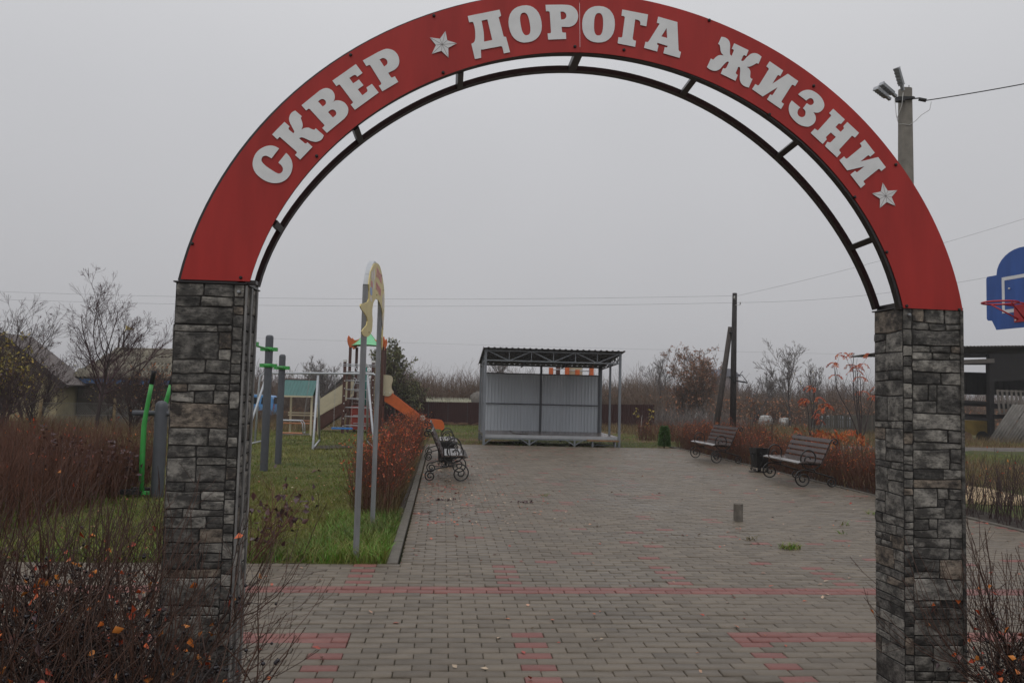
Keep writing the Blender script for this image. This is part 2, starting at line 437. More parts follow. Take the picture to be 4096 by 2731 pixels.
def tubes(P, Rr, sides=3):
    n, k, _ = P.shape
    T = np.zeros_like(P); T[:, 1:-1] = P[:, 2:] - P[:, :-2]; T[:, 0] = P[:, 1] - P[:, 0]; T[:, -1] = P[:, -1] - P[:, -2]
    T = nrm(T); ref = np.where(np.abs(T[:, :1, 2:3]) > .9, np.array([1., 0, 0]), np.array([0, 0, 1.]))
    X = nrm(np.cross(T, np.broadcast_to(ref, T.shape))); Y = np.cross(T, X)
    a = np.arange(sides) * 2 * PI / sides
    V = P[:, :, None, :] + Rr[:, :, None, None] * (X[:, :, None, :] * np.cos(a)[None, None, :, None] + Y[:, :, None, :] * np.sin(a)[None, None, :, None])
    idx = np.arange(n * k * sides).reshape(n, k, sides)
    j = np.roll(np.arange(sides), -1)
    F = np.stack([idx[:, :-1, :], idx[:, :-1][:, :, j], idx[:, 1:][:, :, j], idx[:, 1:, :]], -1).reshape(-1, 4)
    return V.reshape(-1, 3), F
def ribbons(P, Rr, rng):
    """finest twigs, far below a pixel wide: one narrow strip each."""
    n, k, _ = P.shape; T = nrm(P[:, -1] - P[:, 0]); X = nrm(np.cross(T, rng.normal(size=(n, 3))))[:, None, :] * Rr[:, :, None]
    V = np.stack([P - X, P + X], 2); idx = np.arange(n * k * 2).reshape(n, k, 2)
    F = np.stack([idx[:, :-1, 0], idx[:, :-1, 1], idx[:, 1:, 1], idx[:, 1:, 0]], -1).reshape(-1, 4)
    return V.reshape(-1, 3), F
def join(parts):
    Vs, Fs, k = [], [], 0
    for V, F in parts:
        Vs.append(V); Fs.append(F + k); k += len(V)
    return np.concatenate(Vs), np.concatenate(Fs)
def leaves(rng, P, D, size, width=.45, fold=.18):
    """folded leaf blades: 6 quads-as-two-halves; P base points, D directions."""
    n = len(P); D = nrm(np.asarray(D, float)); side = nrm(np.cross(D, rng.normal(size=(n, 3)))); up = np.cross(side, D)
    s = np.asarray(size).reshape(-1, 1)
    def pt(a, b, c): return P + D * s * a + side * s * b * width + up * s * c
    V = np.stack([pt(0, 0, 0), pt(.38, .5, fold), pt(1, 0, -.05), pt(.5, 0, -.02), pt(.38, -.5, fold)], 1)
    V[:, 2] += up * s * rng.uniform(-.2, .2, (n, 1))
    b = np.arange(n)[:, None] * 5
    F = np.concatenate([b + np.array([[0, 1, 2, 3]]), b + np.array([[0, 3, 2, 4]])])
    return V.reshape(-1, 3), F
def tint_of(rng, n, per, lo=0., hi=1.): return np.repeat(rng.uniform(lo, hi, n), per)
def on_lines(rng, P, n, t0=.4, t1=1.):
    """random points on random polylines, with directions."""
    i = rng.integers(0, len(P), n); k = P.shape[1]; x = rng.uniform(t0, t1, n) * (k - 1); j = np.minimum(x.astype(int), k - 2); f = (x - j)[:, None]
    return P[i, j] * (1 - f) + P[i, j + 1] * f, nrm(P[i, j + 1] - P[i, j])
def ground_z(y): return -0.02 * np.clip(np.asarray(y, float) - 26.0, 0, 34)

# measured outlines of the arch, in its own plane (0.1 mm)
LETTERS= [[[(-13918,10463),(-13980,10496),(-14043,10529),(-14106,10554),(-14171,10570),(-14238,10578),(-14309,10577),(-14389,10564),(-14473,10542),(-14556,10510),(-14638,10465),(-14719,10409),(-14792,10346),(-14855,10280),(-14909,10207),(-14955,10122),(-14993,10019),(-15022,9904),(-15037,9794),(-15037,9694),(-15023,9599),(-14997,9508),(-14959,9422),(-14909,9341),(-14848,9264),(-14773,9190),(-14687,9121),(-14597,9060),(-14505,9008),(-14410,8964),(-14315,8930),(-14221,8907),(-14128,8895),(-14036,8893),(-13943,8901),(-13849,8919),(-13761,8949),(-13676,8991),(-13596,9046),(-13524,9111),(-13461,9188),(-13405,9276),(-13361,9371),(-13329,9477),(-13309,9591),(-13301,9699),(-13310,9796),(-13331,9886),(-13358,9967),(-13388,10033),(-13423,10090),(-13463,10142),(-13506,10191),(-13553,10235),(-13601,10280),(-13926,9823),(-13880,9787),(-13833,9750),(-13793,9711),(-13759,9666),(-13730,9619),(-13714,9570),(-13711,9518),(-13720,9464),(-13739,9418),(-13768,9382),(-13806,9354),(-13847,9337),(-13883,9332),(-13922,9337),(-13969,9353),(-14026,9379),(-14092,9416),(-14164,9459),(-14246,9507),(-14333,9561),(-14414,9616),(-14485,9671),(-14550,9728),(-14601,9779),(-14635,9822),(-14656,9861),(-14665,9902),(-14662,9952),(-14647,10005),(-14623,10048),(-14589,10078),(-14547,10098),(-14504,10108),(-14465,10107),(-14425,10095),(-14381,10078),(-14333,10056),(-14281,10028),(-14229,9999)]],[[(-14251,11079),(-13736,11679),(-13501,11481),(-13521,11449),(-13541,11417),(-13549,11387),(-13542,11362),(-13524,11339),(-13493,11310),(-13447,11271),(-13389,11226),(-13331,11181),(-13311,11204),(-13292,11227),(-13289,11263),(-13313,11322),(-13354,11395),(-13395,11468),(-13436,11539),(-13477,11611),(-13509,11680),(-13529,11742),(-13539,11801),(-13541,11860),(-13531,11924),(-13513,11988),(-13489,12045),(-13459,12090),(-13424,12128),(-13389,12159),(-13354,12183),(-13318,12199),(-13282,12216),(-12985,11970),(-13003,11946),(-13021,11922),(-13027,11888),(-13012,11835),(-12984,11773),(-12961,11709),(-12945,11649),(-12934,11588),(-12932,11529),(-12945,11472),(-12967,11417),(-12989,11362),(-12944,11391),(-12900,11420),(-12852,11442),(-12795,11459),(-12735,11469),(-12678,11470),(-12627,11455),(-12580,11431),(-12535,11412),(-12490,11399),(-12446,11391),(-12411,11393),(-12389,11410),(-12375,11437),(-12362,11465),(-11991,11160),(-12007,11109),(-12022,11059),(-12045,11012),(-12077,10969),(-12116,10929),(-12164,10897),(-12220,10871),(-12285,10852),(-12355,10843),(-12429,10849),(-12507,10865),(-12584,10886),(-12659,10913),(-12731,10945),(-12798,10973),(-12857,10995),(-12909,11012),(-12957,11019),(-12998,11010),(-13035,10990),(-13071,10970),(-12824,10765),(-12800,10756),(-12777,10747),(-12754,10747),(-12733,10760),(-12713,10782),(-12693,10804),(-12465,10609),(-12979,10007),(-13214,10202),(-13185,10237),(-13156,10272),(-13138,10303),(-13137,10326),(-13148,10345),(-13158,10364),(-13880,10964),(-13892,10972),(-13905,10981),(-13922,10976),(-13950,10951),(-13983,10912),(-14016,10874)]],[[(-13023,12471),(-12253,13191),(-12196,13227),(-12139,13264),(-12081,13292),(-12023,13310),(-11964,13319),(-11905,13317),(-11844,13303),(-11782,13279),(-11726,13246),(-11679,13204),(-11639,13154),(-11607,13099),(-11586,13040),(-11573,12977),(-11569,12918),(-11573,12864),(-11584,12815),(-11602,12770),(-11626,12732),(-11656,12699),(-11686,12666),(-11643,12702),(-11599,12738),(-11549,12765),(-11489,12781),(-11423,12788),(-11355,12783),(-11282,12768),(-11207,12741),(-11140,12704),(-11081,12652),(-11030,12590),(-10992,12529),(-10968,12476),(-10956,12424),(-10954,12366),(-10958,12295),(-10971,12218),(-10995,12144),(-11033,12078),(-11081,12016),(-11129,11954),(-11859,11276),(-12074,11484),(-12039,11524),(-12003,11564),(-11980,11598),(-11978,11620),(-11989,11636),(-12000,11651),(-12641,12310),(-12661,12321),(-12681,12332),(-12705,12332),(-12736,12311),(-12772,12279),(-12807,12246)],[(-12304,12686),(-12270,12720),(-12236,12753),(-12202,12780),(-12168,12798),(-12133,12810),(-12098,12811),(-12059,12801),(-12021,12780),(-11990,12755),(-11969,12726),(-11956,12692),(-11951,12659),(-11951,12628),(-11958,12597),(-11975,12566),(-12005,12533),(-12045,12499),(-12084,12465)],[(-11842,12218),(-11810,12256),(-11778,12293),(-11744,12323),(-11706,12342),(-11667,12353),(-11628,12354),(-11590,12344),(-11551,12324),(-11520,12298),(-11499,12266),(-11484,12227),(-11478,12191),(-11479,12159),(-11487,12129),(-11506,12098),(-11537,12063),(-11578,12026),(-11618,11989)]],[[(-11707,13674),(-10695,14496),(-10381,14105),(-10606,13918),(-10645,13954),(-10683,13990),(-10733,13999),(-10802,13964),(-10882,13903),(-10962,13842),(-10783,13602),(-10530,13797),(-10318,13540),(-10567,13342),(-10355,13078),(-10148,13256),(-10140,13279),(-10133,13302),(-10133,13330),(-10147,13365),(-10169,13405),(-10190,13445),(-9947,13628),(-9631,13245),(-10661,12393),(-10853,12621),(-10815,12658),(-10776,12696),(-10751,12725),(-10748,12742),(-10759,12752),(-10770,12761),(-11346,13481),(-11361,13497),(-11377,13512),(-11400,13515),(-11436,13497),(-11478,13465),(-11521,13434)]],[[(-10392,14682),(-9730,15111),(-9633,15164),(-9536,15218),(-9448,15259),(-9377,15281),(-9314,15290),(-9248,15289),(-9171,15277),(-9091,15255),(-9016,15220),(-8949,15170),(-8888,15107),(-8838,15037),(-8800,14959),(-8774,14874),(-8761,14789),(-8759,14707),(-8770,14626),(-8793,14550),(-8830,14481),(-8878,14418),(-8930,14364),(-8985,14322),(-9044,14289),(-9099,14259),(-9148,14230),(-9194,14203),(-9239,14177),(-9197,14113),(-9154,14050),(-9119,14003),(-9097,13978),(-9083,13969),(-9060,13971),(-9023,13986),(-8978,14012),(-8934,14038),(-8773,13786),(-9470,13312),(-9639,13559),(-9600,13584),(-9562,13609),(-9536,13633),(-9529,13656),(-9533,13678),(-9538,13701),(-10036,14461),(-10053,14476),(-10070,14492),(-10094,14496),(-10131,14481),(-10176,14455),(-10220,14429)],[(-9644,14772),(-9607,14797),(-9571,14823),(-9534,14841),(-9496,14848),(-9457,14847),(-9420,14839),(-9384,14823),(-9350,14799),(-9323,14770),(-9303,14735),(-9289,14694),(-9284,14654),(-9289,14617),(-9303,14581),(-9324,14548),(-9354,14518),(-9392,14490),(-9430,14461)]],[[(-5723,17052),(-4270,17449),(-4189,17173),(-4302,17078),(-4047,16194),(-3938,16180),(-3735,15475),(-4021,15401),(-4048,15510),(-4075,15620),(-4102,15700),(-4130,15729),(-4157,15728),(-4185,15728),(-5022,15516),(-5042,15521),(-5062,15526),(-5074,15492),(-5073,15396),(-5064,15262),(-5055,15127),(-5337,15053),(-5520,15756),(-5482,15778),(-5443,15801),(-5411,15832),(-5387,15873),(-5369,15923),(-5357,15985),(-5351,16067),(-5351,16162),(-5355,16256),(-5362,16347),(-5372,16438),(-5386,16525),(-5407,16605),(-5432,16680),(-5457,16755),(-5468,16769),(-5479,16782),(-5502,16789),(-5543,16783),(-5595,16771),(-5647,16758)],[(-5082,16876),(-4817,16951),(-4565,15996),(-4941,15897),(-4946,16006),(-4951,16115),(-4959,16221),(-4971,16320),(-4986,16416),(-5005,16519),(-5028,16634),(-5055,16755)]],[[(-2321,17030),(-2294,16800),(-2309,16605),(-2361,16430),(-2447,16279),(-2565,16154),(-2714,16059),(-2907,15994),(-3107,15966),(-3277,15985),(-3430,16045),(-3563,16144),(-3673,16280),(-3758,16451),(-3818,16672),(-3845,16901),(-3830,17096),(-3780,17270),(-3695,17423),(-3577,17548),(-3428,17643),(-3235,17710),(-3034,17739),(-2863,17720),(-2710,17660),(-2576,17560),(-2465,17424),(-2380,17252)],[(-2857,16902),(-2826,16701),(-2820,16566),(-2834,16462),(-2867,16386),(-2921,16339),(-3015,16317),(-3081,16335),(-3138,16390),(-3189,16479),(-3233,16603),(-3278,16801),(-3310,17002),(-3315,17136),(-3301,17241),(-3269,17317),(-3215,17365),(-3121,17387),(-3054,17369),(-2997,17314),(-2946,17225),(-2902,17100)]],[[(-2147,17819),(-1361,17881),(-1250,17882),(-1139,17883),(-1043,17877),(-969,17863),(-910,17841),(-853,17809),(-790,17762),(-730,17704),(-681,17637),(-646,17562),(-622,17477),(-611,17392),(-615,17306),(-633,17218),(-661,17137),(-699,17064),(-748,16998),(-804,16942),(-869,16899),(-942,16866),(-1013,16844),(-1081,16833),(-1148,16832),(-1211,16832),(-1268,16829),(-1321,16828),(-1374,16826),(-1367,16750),(-1359,16675),(-1351,16616),(-1344,16584),(-1335,16569),(-1315,16560),(-1275,16556),(-1223,16557),(-1171,16558),(-1150,16261),(-1989,16176),(-2019,16473),(-1974,16477),(-1928,16480),(-1893,16489),(-1876,16506),(-1870,16528),(-1863,16550),(-1939,17455),(-1947,17477),(-1954,17499),(-1974,17514),(-2014,17519),(-2065,17517),(-2117,17515)],[(-1446,17542),(-1402,17547),(-1358,17553),(-1317,17551),(-1280,17538),(-1246,17519),(-1217,17494),(-1194,17463),(-1175,17426),(-1165,17388),(-1164,17347),(-1172,17305),(-1186,17267),(-1208,17237),(-1237,17212),(-1271,17193),(-1313,17181),(-1359,17174),(-1406,17167)]],[[(1123,17081),(1102,16850),(1049,16662),(963,16501),(849,16370),(708,16271),(544,16208),(341,16182),(140,16195),(-23,16247),(-161,16337),(-272,16461),(-353,16616),(-401,16800),(-416,17028),(-397,17258),(-344,17446),(-259,17607),(-145,17739),(-5,17839),(159,17903),(362,17930),(565,17917),(728,17865),(867,17775),(978,17651),(1060,17495),(1108,17310)],[(571,17062),(562,16859),(540,16726),(506,16627),(459,16559),(397,16523),(300,16520),(239,16552),(194,16616),(162,16714),(143,16845),(139,17047),(148,17250),(169,17383),(204,17483),(251,17551),(313,17587),(410,17590),(471,17559),(516,17494),(548,17396),(567,17265)]],[[(1461,17837),(2687,17678),(2616,17105),(2327,17148),(2328,17194),(2330,17239),(2325,17280),(2313,17314),(2295,17344),(2263,17368),(2211,17385),(2145,17397),(2080,17408),(1973,16476),(1986,16450),(1999,16423),(2019,16403),(2052,16391),(2092,16385),(2132,16379),(2100,16087),(1267,16203),(1301,16501),(1346,16497),(1391,16492),(1428,16494),(1452,16504),(1467,16521),(1482,16537),(1588,17462),(1578,17483),(1568,17505),(1548,17521),(1514,17529),(1470,17531),(1427,17534)]],[[(3172,17605),(4091,17403),(4161,16091),(4172,16061),(4183,16031),(4199,16008),(4223,15995),(4252,15989),(4282,15982),(4218,15687),(3444,15863),(3502,16158),(3544,16155),(3586,16151),(3617,16156),(3630,16174),(3633,16201),(3635,16228),(3158,16348),(3147,16322),(3136,16296),(3135,16273),(3151,16255),(3178,16240),(3205,16225),(3145,15931),(2518,16064),(2581,16361),(2618,16357),(2655,16352),(2687,16356),(2710,16371),(2729,16394),(2747,16417),(3238,17256),(3236,17266),(3235,17277),(3222,17286),(3192,17291),(3151,17296),(3109,17300)],[(3579,17084),(3615,16604),(3337,16663)]],[[(6216,16829),(6278,16824),(6340,16819),(6401,16802),(6465,16771),(6527,16729),(6576,16678),(6608,16617),(6628,16547),(6639,16470),(6641,16381),(6634,16286),(6630,16199),(6629,16125),(6630,16059),(6639,16007),(6661,15976),(6690,15959),(6720,15943),(6823,16211),(6814,16227),(6805,16242),(6792,16255),(6770,16263),(6744,16269),(6718,16274),(6836,16555),(7534,16263),(7424,15970),(7386,15987),(7348,16004),(7315,16010),(7292,15997),(7275,15972),(7257,15948),(7174,15743),(7206,15731),(7238,15719),(7278,15730),(7330,15779),(7389,15852),(7451,15921),(7514,15983),(7579,16041),(7644,16088),(7709,16118),(7774,16135),(7838,16142),(7898,16137),(7956,16122),(8013,16099),(8066,16066),(8117,16025),(8168,15984),(8023,15639),(7991,15649),(7959,15658),(7918,15652),(7858,15620),(7788,15573),(7724,15533),(7675,15507),(7633,15489),(7589,15475),(7542,15466),(7494,15462),(7446,15458),(7490,15431),(7534,15404),(7570,15369),(7597,15327),(7617,15277),(7629,15219),(7629,15142),(7620,15056),(7619,14987),(7631,14946),(7649,14922),(7670,14905),(7691,14896),(7713,14895),(7736,14894),(7560,14465),(7501,14475),(7441,14485),(7382,14504),(7321,14535),(7259,14575),(7208,14625),(7167,14685),(7136,14757),(7117,14842),(7116,14954),(7127,15079),(7135,15190),(7136,15277),(7135,15349),(7126,15401),(7103,15425),(7072,15430),(7040,15434),(6919,15131),(6929,15110),(6940,15089),(6954,15071),(6974,15058),(6997,15047),(7020,15037),(6910,14750),(6199,15054),(6312,15329),(6339,15319),(6367,15309),(6393,15307),(6419,15320),(6445,15341),(6470,15362),(6591,15627),(6566,15642),(6541,15658),(6506,15652),(6456,15614),(6396,15554),(6334,15488),(6273,15413),(6209,15332),(6144,15265),(6075,15220),(6004,15189),(5933,15172),(5862,15170),(5790,15181),(5721,15202),(5657,15236),(5595,15280),(5532,15325),(5720,15755),(5758,15733),(5795,15711),(5832,15708),(5868,15736),(5904,15784),(5947,15830),(5998,15871),(6056,15909),(6119,15937),(6187,15945),(6259,15941),(6331,15938),(6286,15982),(6242,16025),(6206,16077),(6186,16144),(6176,16219),(6166,16286),(6157,16343),(6148,16393),(6134,16431),(6112,16452),(6084,16462),(6057,16472)]],[[(8562,15792),(9225,15379),(9078,15111),(9047,15128),(9016,15145),(8988,15152),(8967,15143),(8948,15123),(8930,15103),(8698,14715),(9448,15241),(9960,14915),(9805,14659),(9765,14684),(9725,14708),(9691,14722),(9668,14718),(9650,14703),(9633,14688),(9148,13901),(9148,13883),(9149,13864),(9160,13844),(9189,13821),(9229,13797),(9269,13773),(9122,13519),(8441,13946),(8595,14197),(8628,14182),(8660,14168),(8689,14164),(8711,14177),(8729,14201),(8747,14225),(8955,14564),(8231,14073),(7719,14397),(7872,14656),(7914,14630),(7957,14604),(7993,14590),(8019,14595),(8038,14611),(8058,14628),(8525,15407),(8520,15425),(8515,15443),(8501,15463),(8473,15486),(8436,15510),(8400,15535)]],[[(9954,14274),(10008,14324),(10062,14374),(10121,14419),(10188,14456),(10260,14487),(10336,14508),(10417,14521),(10502,14524),(10591,14511),(10688,14479),(10790,14431),(10885,14373),(10972,14306),(11053,14228),(11120,14147),(11174,14060),(11214,13968),(11238,13883),(11241,13806),(11226,13735),(11198,13668),(11155,13603),(11099,13541),(11041,13494),(10984,13463),(10924,13446),(10865,13438),(10808,13438),(10753,13447),(10697,13455),(10734,13405),(10771,13354),(10799,13299),(10815,13238),(10823,13173),(10818,13108),(10800,13040),(10770,12972),(10728,12910),(10671,12856),(10602,12809),(10533,12773),(10472,12751),(10412,12741),(10338,12743),(10241,12757),(10131,12783),(10026,12823),(9929,12881),(9837,12953),(9753,13031),(9677,13113),(9610,13201),(9558,13289),(9524,13379),(9506,13469),(9499,13555),(9504,13638),(9522,13717),(9545,13789),(9575,13850),(9610,13905),(9646,13960),(10056,13647),(10020,13607),(9983,13566),(9955,13523),(9935,13472),(9924,13418),(9924,13367),(9937,13319),(9961,13273),(9994,13236),(10038,13208),(10091,13189),(10142,13183),(10192,13193),(10240,13218),(10279,13252),(10305,13298),(10320,13355),(10326,13408),(10318,13456),(10301,13502),(10279,13540),(10252,13569),(10220,13591),(10189,13612),(10384,13874),(10421,13848),(10458,13822),(10493,13803),(10527,13792),(10558,13788),(10591,13793),(10629,13808),(10667,13832),(10697,13860),(10716,13891),(10727,13925),(10728,13962),(10717,14007),(10697,14054),(10669,14090),(10635,14113),(10593,14125),(10552,14126),(10511,14115),(10471,14093),(10435,14069),(10406,14046),(10381,14021),(10356,13996)]],[[(11677,13675),(12251,13185),(12053,12954),(12022,12967),(11990,12980),(11963,12984),(11943,12974),(11928,12954),(11912,12935),(11786,12793),(12041,12576),(12199,12746),(12203,12763),(12207,12780),(12206,12796),(12197,12813),(12182,12829),(12167,12844),(12369,13075),(12950,12573),(12752,12339),(12701,12370),(12651,12401),(12611,12420),(12590,12419),(12581,12405),(12571,12391),(11972,11726),(11973,11708),(11973,11690),(11980,11668),(12000,11640),(12027,11608),(12055,11576),(11862,11344),(11272,11859),(11389,12065),(11432,12055),(11475,12044),(11510,12040),(11535,12046),(11552,12058),(11569,12070),(11809,12321),(11562,12531),(11335,12308),(11329,12289),(11323,12270),(11323,12250),(11332,12228),(11347,12205),(11362,12182),(11158,11953),(10572,12452),(10767,12670),(10816,12640),(10864,12610),(10904,12593),(10930,12596),(10946,12611),(10963,12627),(11571,13322),(11570,13340),(11568,13359),(11559,13379),(11536,13402),(11504,13427),(11473,13451)]],[[(13226,12263),(13722,11659),(13497,11453),(13473,11479),(13449,11505),(13425,11520),(13401,11518),(13378,11505),(13354,11492),(13010,11199),(13889,11457),(14270,10985),(14040,10792),(14010,10828),(13981,10864),(13953,10888),(13929,10891),(13908,10883),(13887,10874),(13175,10284),(13170,10266),(13164,10249),(13168,10226),(13188,10195),(13219,10160),(13249,10124),(13028,9930),(12520,10553),(12747,10741),(12773,10717),(12799,10693),(12824,10680),(12849,10686),(12874,10702),(12899,10719),(13205,10974),(12362,10740),(11980,11212),(12209,11407),(12240,11369),(12272,11331),(12301,11306),(12328,11303),(12352,11312),(12376,11322),(13067,11910),(13068,11929),(13070,11948),(13063,11971),(13044,12002),(13017,12036),(12990,12071)]]]
STARS= [[(-6716,16290),(-6622,15852),(-6179,15742),(-6568,15502),(-6540,15049),(-6874,15346),(-7307,15176),(-7129,15599),(-7417,15940),(-6955,15906),(-6846,15646)],[(14108,10237),(14355,9864),(14830,9909),(14539,9566),(14734,9149),(14304,9314),(13963,9019),(13973,9463),(13573,9694),(14015,9810),(14254,9610)]]
EDGES= {'outer': [-0.00539, 0.00498, -0.00628, -0.01448, 0.02527, 0.00478, 1.85458], 'inner': [-0.00597, -0.0005, -0.00539, -0.00112, 0.02288, -0.00234, 1.56931], 'ru': [-0.0332, -0.01265, 0.09223, 0.01503, -0.06445, 0.01179, 1.59851], 'rl': [0.01611, 0.08202, 0.06578, -0.09817, -0.08573, 0.02797, 1.57916]}
SCREWS= [(-17461,6056),(-15329,4641),(-12270,10212),(-10945,14918),(-7266,16984),(-6766,14349),(-731,15936),(1576,15923),(5633,17602),(10728,14736),(8568,13243),(14778,11142),(12739,9492),(14301,6934),(15269,4418),(17871,4330)]
STRUTS= [2.667, 2.3082, 1.9592, 1.5995, 1.2421, 0.8757, 0.5011]

# ------------------------------------------------------------------ ground and terrain
def ground_mat():
    m = bpy.data.materials.new('rough_ground'); m.use_nodes = True
    t = m.node_tree; t.nodes.clear(); N, L = t.nodes.new, t.links.new
    out = N('ShaderNodeOutputMaterial'); b = N('ShaderNodeBsdfPrincipled'); L(b.outputs[0], out.inputs[0])
    b.inputs['Roughness'].default_value = 0.95; b.inputs['Specular IOR Level'].default_value = 0.2
    g = N('ShaderNodeNewGeometry')
    def noise(sc, de=4):
        n = N('ShaderNodeTexNoise'); n.inputs['Scale'].default_value = sc; n.inputs['Detail'].default_value = de; n.inputs['Roughness'].default_value = .65
        L(g.outputs['Position'], n.inputs['Vector']); return n.outputs['Fac']
    def ramp(f, a, c1, bb, c2):
        r = N('ShaderNodeValToRGB'); r.color_ramp.elements[0].position = a; r.color_ramp.elements[1].position = bb
        r.color_ramp.elements[0].color = (*c1, 1); r.color_ramp.elements[1].color = (*c2, 1); L(f, r.inputs[0]); return r.outputs[0]
    grass = ramp(noise(1.1), .35, (0.040, 0.058, 0.014), .65, (0.085, 0.078, 0.030))
    dry = ramp(noise(3.5), .35, (0.075, 0.045, 0.024), .65, (0.16, 0.105, 0.050))
    mix = N('ShaderNodeMixRGB'); L(ramp(noise(.14, 3), .45, (0, 0, 0), .56, (1, 1, 1)), mix.inputs['Fac']); L(grass, mix.inputs['Color1']); L(dry, mix.inputs['Color2'])
    L(mix.outputs[0], b.inputs['Base Color'])
    bp = N('ShaderNodeBump'); bp.inputs['Strength'].default_value = .6; bp.inputs['Distance'].default_value = .04; L(noise(14), bp.inputs['Height']); L(bp.outputs[0], b.inputs['Normal'])
    return m
M_ground = ground_mat()
xs = np.concatenate([np.linspace(-260, -40, 12), np.linspace(-36, 60, 97), np.linspace(65, 300, 12)])
ys = np.concatenate([np.linspace(-40, 0, 9), np.linspace(1, 70, 70), np.linspace(75, 400, 20)])
rng = np.random.default_rng(3)
gx, gy = np.meshgrid(xs, ys)
gz = -0.06 + ground_z(gy) + np.where((gx < 7.6) & (gx > -9) & (gy < 24), 0, rng.uniform(-.05, .05, gx.shape))
ni, nj = gx.shape
idx = np.arange(ni * nj).reshape(ni, nj)
F = np.stack([idx[:-1, :-1], idx[:-1, 1:], idx[1:, 1:], idx[1:, :-1]], -1).reshape(-1, 4)
ground = npobj('ground', np.stack([gx, gy, gz], -1), F, M_ground, smooth=True, kind='structure')
ground['label'] = 'rough grass and bare soil falling gently away behind the square'

# mown lawn beside the square
M_lawn = mat('lawn_soil', (0.075, 0.110, 0.016), 0.95, var=0.45, scale=1.3, col2=(0.130, 0.115, 0.040), bump=0.5, bscale=25, spec=0.2)
xs = np.linspace(-9.5, -0.44, 46); ys = np.linspace(7.21, 33, 110)
gx, gy = np.meshgrid(xs, ys); gz = -0.012 + ground_z(gy) + rng.uniform(-.012, .012, gx.shape)
ni, nj = gx.shape; idx = np.arange(ni * nj).reshape(ni, nj)
F = np.stack([idx[:-1, :-1], idx[:-1, 1:], idx[1:, 1:], idx[1:, :-1]], -1).reshape(-1, 4)
lawn = npobj('lawn', np.stack([gx, gy, gz], -1), F, M_lawn, smooth=True, kind='structure')
# soil strip under the front shrubs and hedges
M_soil = mat('bed_soil', (0.034, 0.024, 0.018), 0.95, var=0.4, scale=14, bump=0.6, bscale=30)
soil = MB(); soil.box(-5.5, -0.82, 1.4, 4.06, -.05, -.006); soil.box(2.46, 7.0, 1.4, 4.06, -.05, -.006); soil.box(7.02, 7.75, 4.2, 24.5, -.05, -.004); soil.box(-.98, -.45, 9.6, 22.5, -.05, .004)
o = soil.build('bed_soil', M_soil); o['kind'] = 'structure'
mud = MB(); _n = 22
mud.add([(-.86 + (.30 + .09 * math.sin(3 * i * .2856 + 1) + .05 * math.sin(7 * i * .2856)) * math.cos(2 * PI * i / _n), 9.0 + (.42 + .1 * math.sin(2 * i * .2856)) * math.sin(2 * PI * i / _n), .018) for i in range(_n)], [tuple(range(_n))])
mud.add([(-2.9 + (.5 + .15 * math.sin(3 * i * .2856 + 1)) * math.cos(2 * PI * i / _n), 21.4 + (.7 + .2 * math.sin(2 * i * .2856)) * math.sin(2 * PI * i / _n), .012) for i in range(_n)], [tuple(range(_n))])
o = mud.build('bare_soil', M_soil); o['kind'] = 'structure'
# dirt track to the barn
M_track = mat('muddy_track', (0.070, 0.055, 0.045), 0.7, var=0.35, scale=2.2, col2=(0.125, 0.105, 0.090), bump=0.5, bscale=12)
tv, tf = [], []
for i in range(25):
    x = 8.5 + i * 1.4; yc = 25.6 + 0.10 * (x - 8.5) + .5 * math.sin(x * .4)
    for k, (dy, dz) in enumerate(((-1.9, -.16), (-1.0, .012), (-.3, -.03), (.5, .016), (1.3, -.02), (2.3, -.16))):
        tv.append((x, yc + dy + .15 * math.sin(x * 1.7 + k), 0.002 + float(ground_z(yc + dy)) + dz))
for i in range(24):
    for k in range(5): a = i * 6 + k; tf.append((a, a + 6, a + 7, a + 1))
me = MB(); me.add(tv, tf, True); o = me.build('dirt_track', M_track); o['kind'] = 'structure'
sd = MB(); sd.lathe([(1.15, 0), (.9, .06), (.5, .13), (.12, .17)], (8.9, 13.2, -.05), 18)
o = sd.build('sand_heap', mat('sand', (0.42, 0.31, 0.19), 0.95, var=.2, scale=12)); tag(o, 'low heap of pale sand behind the right hedge', 'sand heap')

# ------------------------------------------------------------------ paving of single pavers
paving = thing('paving', None, None, (3.3, 12, 0)); paving['kind'] = 'structure'
paving['label'] = 'square of grey concrete pavers with red bands and scattered red pavers'
bed = MB(); bed.box(-.33, 7.0, 4.1, 23.55, -.05, -.013); bed.box(-6.5, -.33, 4.1, 7.2, -.05, -.013); bed.box(-.82, 2.46, 1.6, 4.1, -.05, -.013)
bed.build('sand_bed', M_joint, paving)
TV = []
def paver_template(w, d):
    a, b, e, z1, z0 = w / 2, d / 2, .005, -.0045, -.022
    v = [(-a + e, -b + e, 0), (a - e, -b + e, 0), (a - e, b - e, 0), (-a + e, b - e, 0), (-a, -b, z1), (a, -b, z1), (a, b, z1), (-a, b, z1), (-a, -b, z0), (a, -b, z0), (a, b, z0), (-a, b, z0)]
    f = [(0, 1, 2, 3)] + [(4 + i, 4 + (i + 1) % 4, (i + 1) % 4, i) for i in range(4)] + [(8 + i, 8 + (i + 1) % 4, 4 + (i + 1) % 4, 4 + i) for i in range(4)]
    return np.array(v), np.array(f)
rp = np.random.default_rng(11); rr_ = random.Random(5)
pav = []
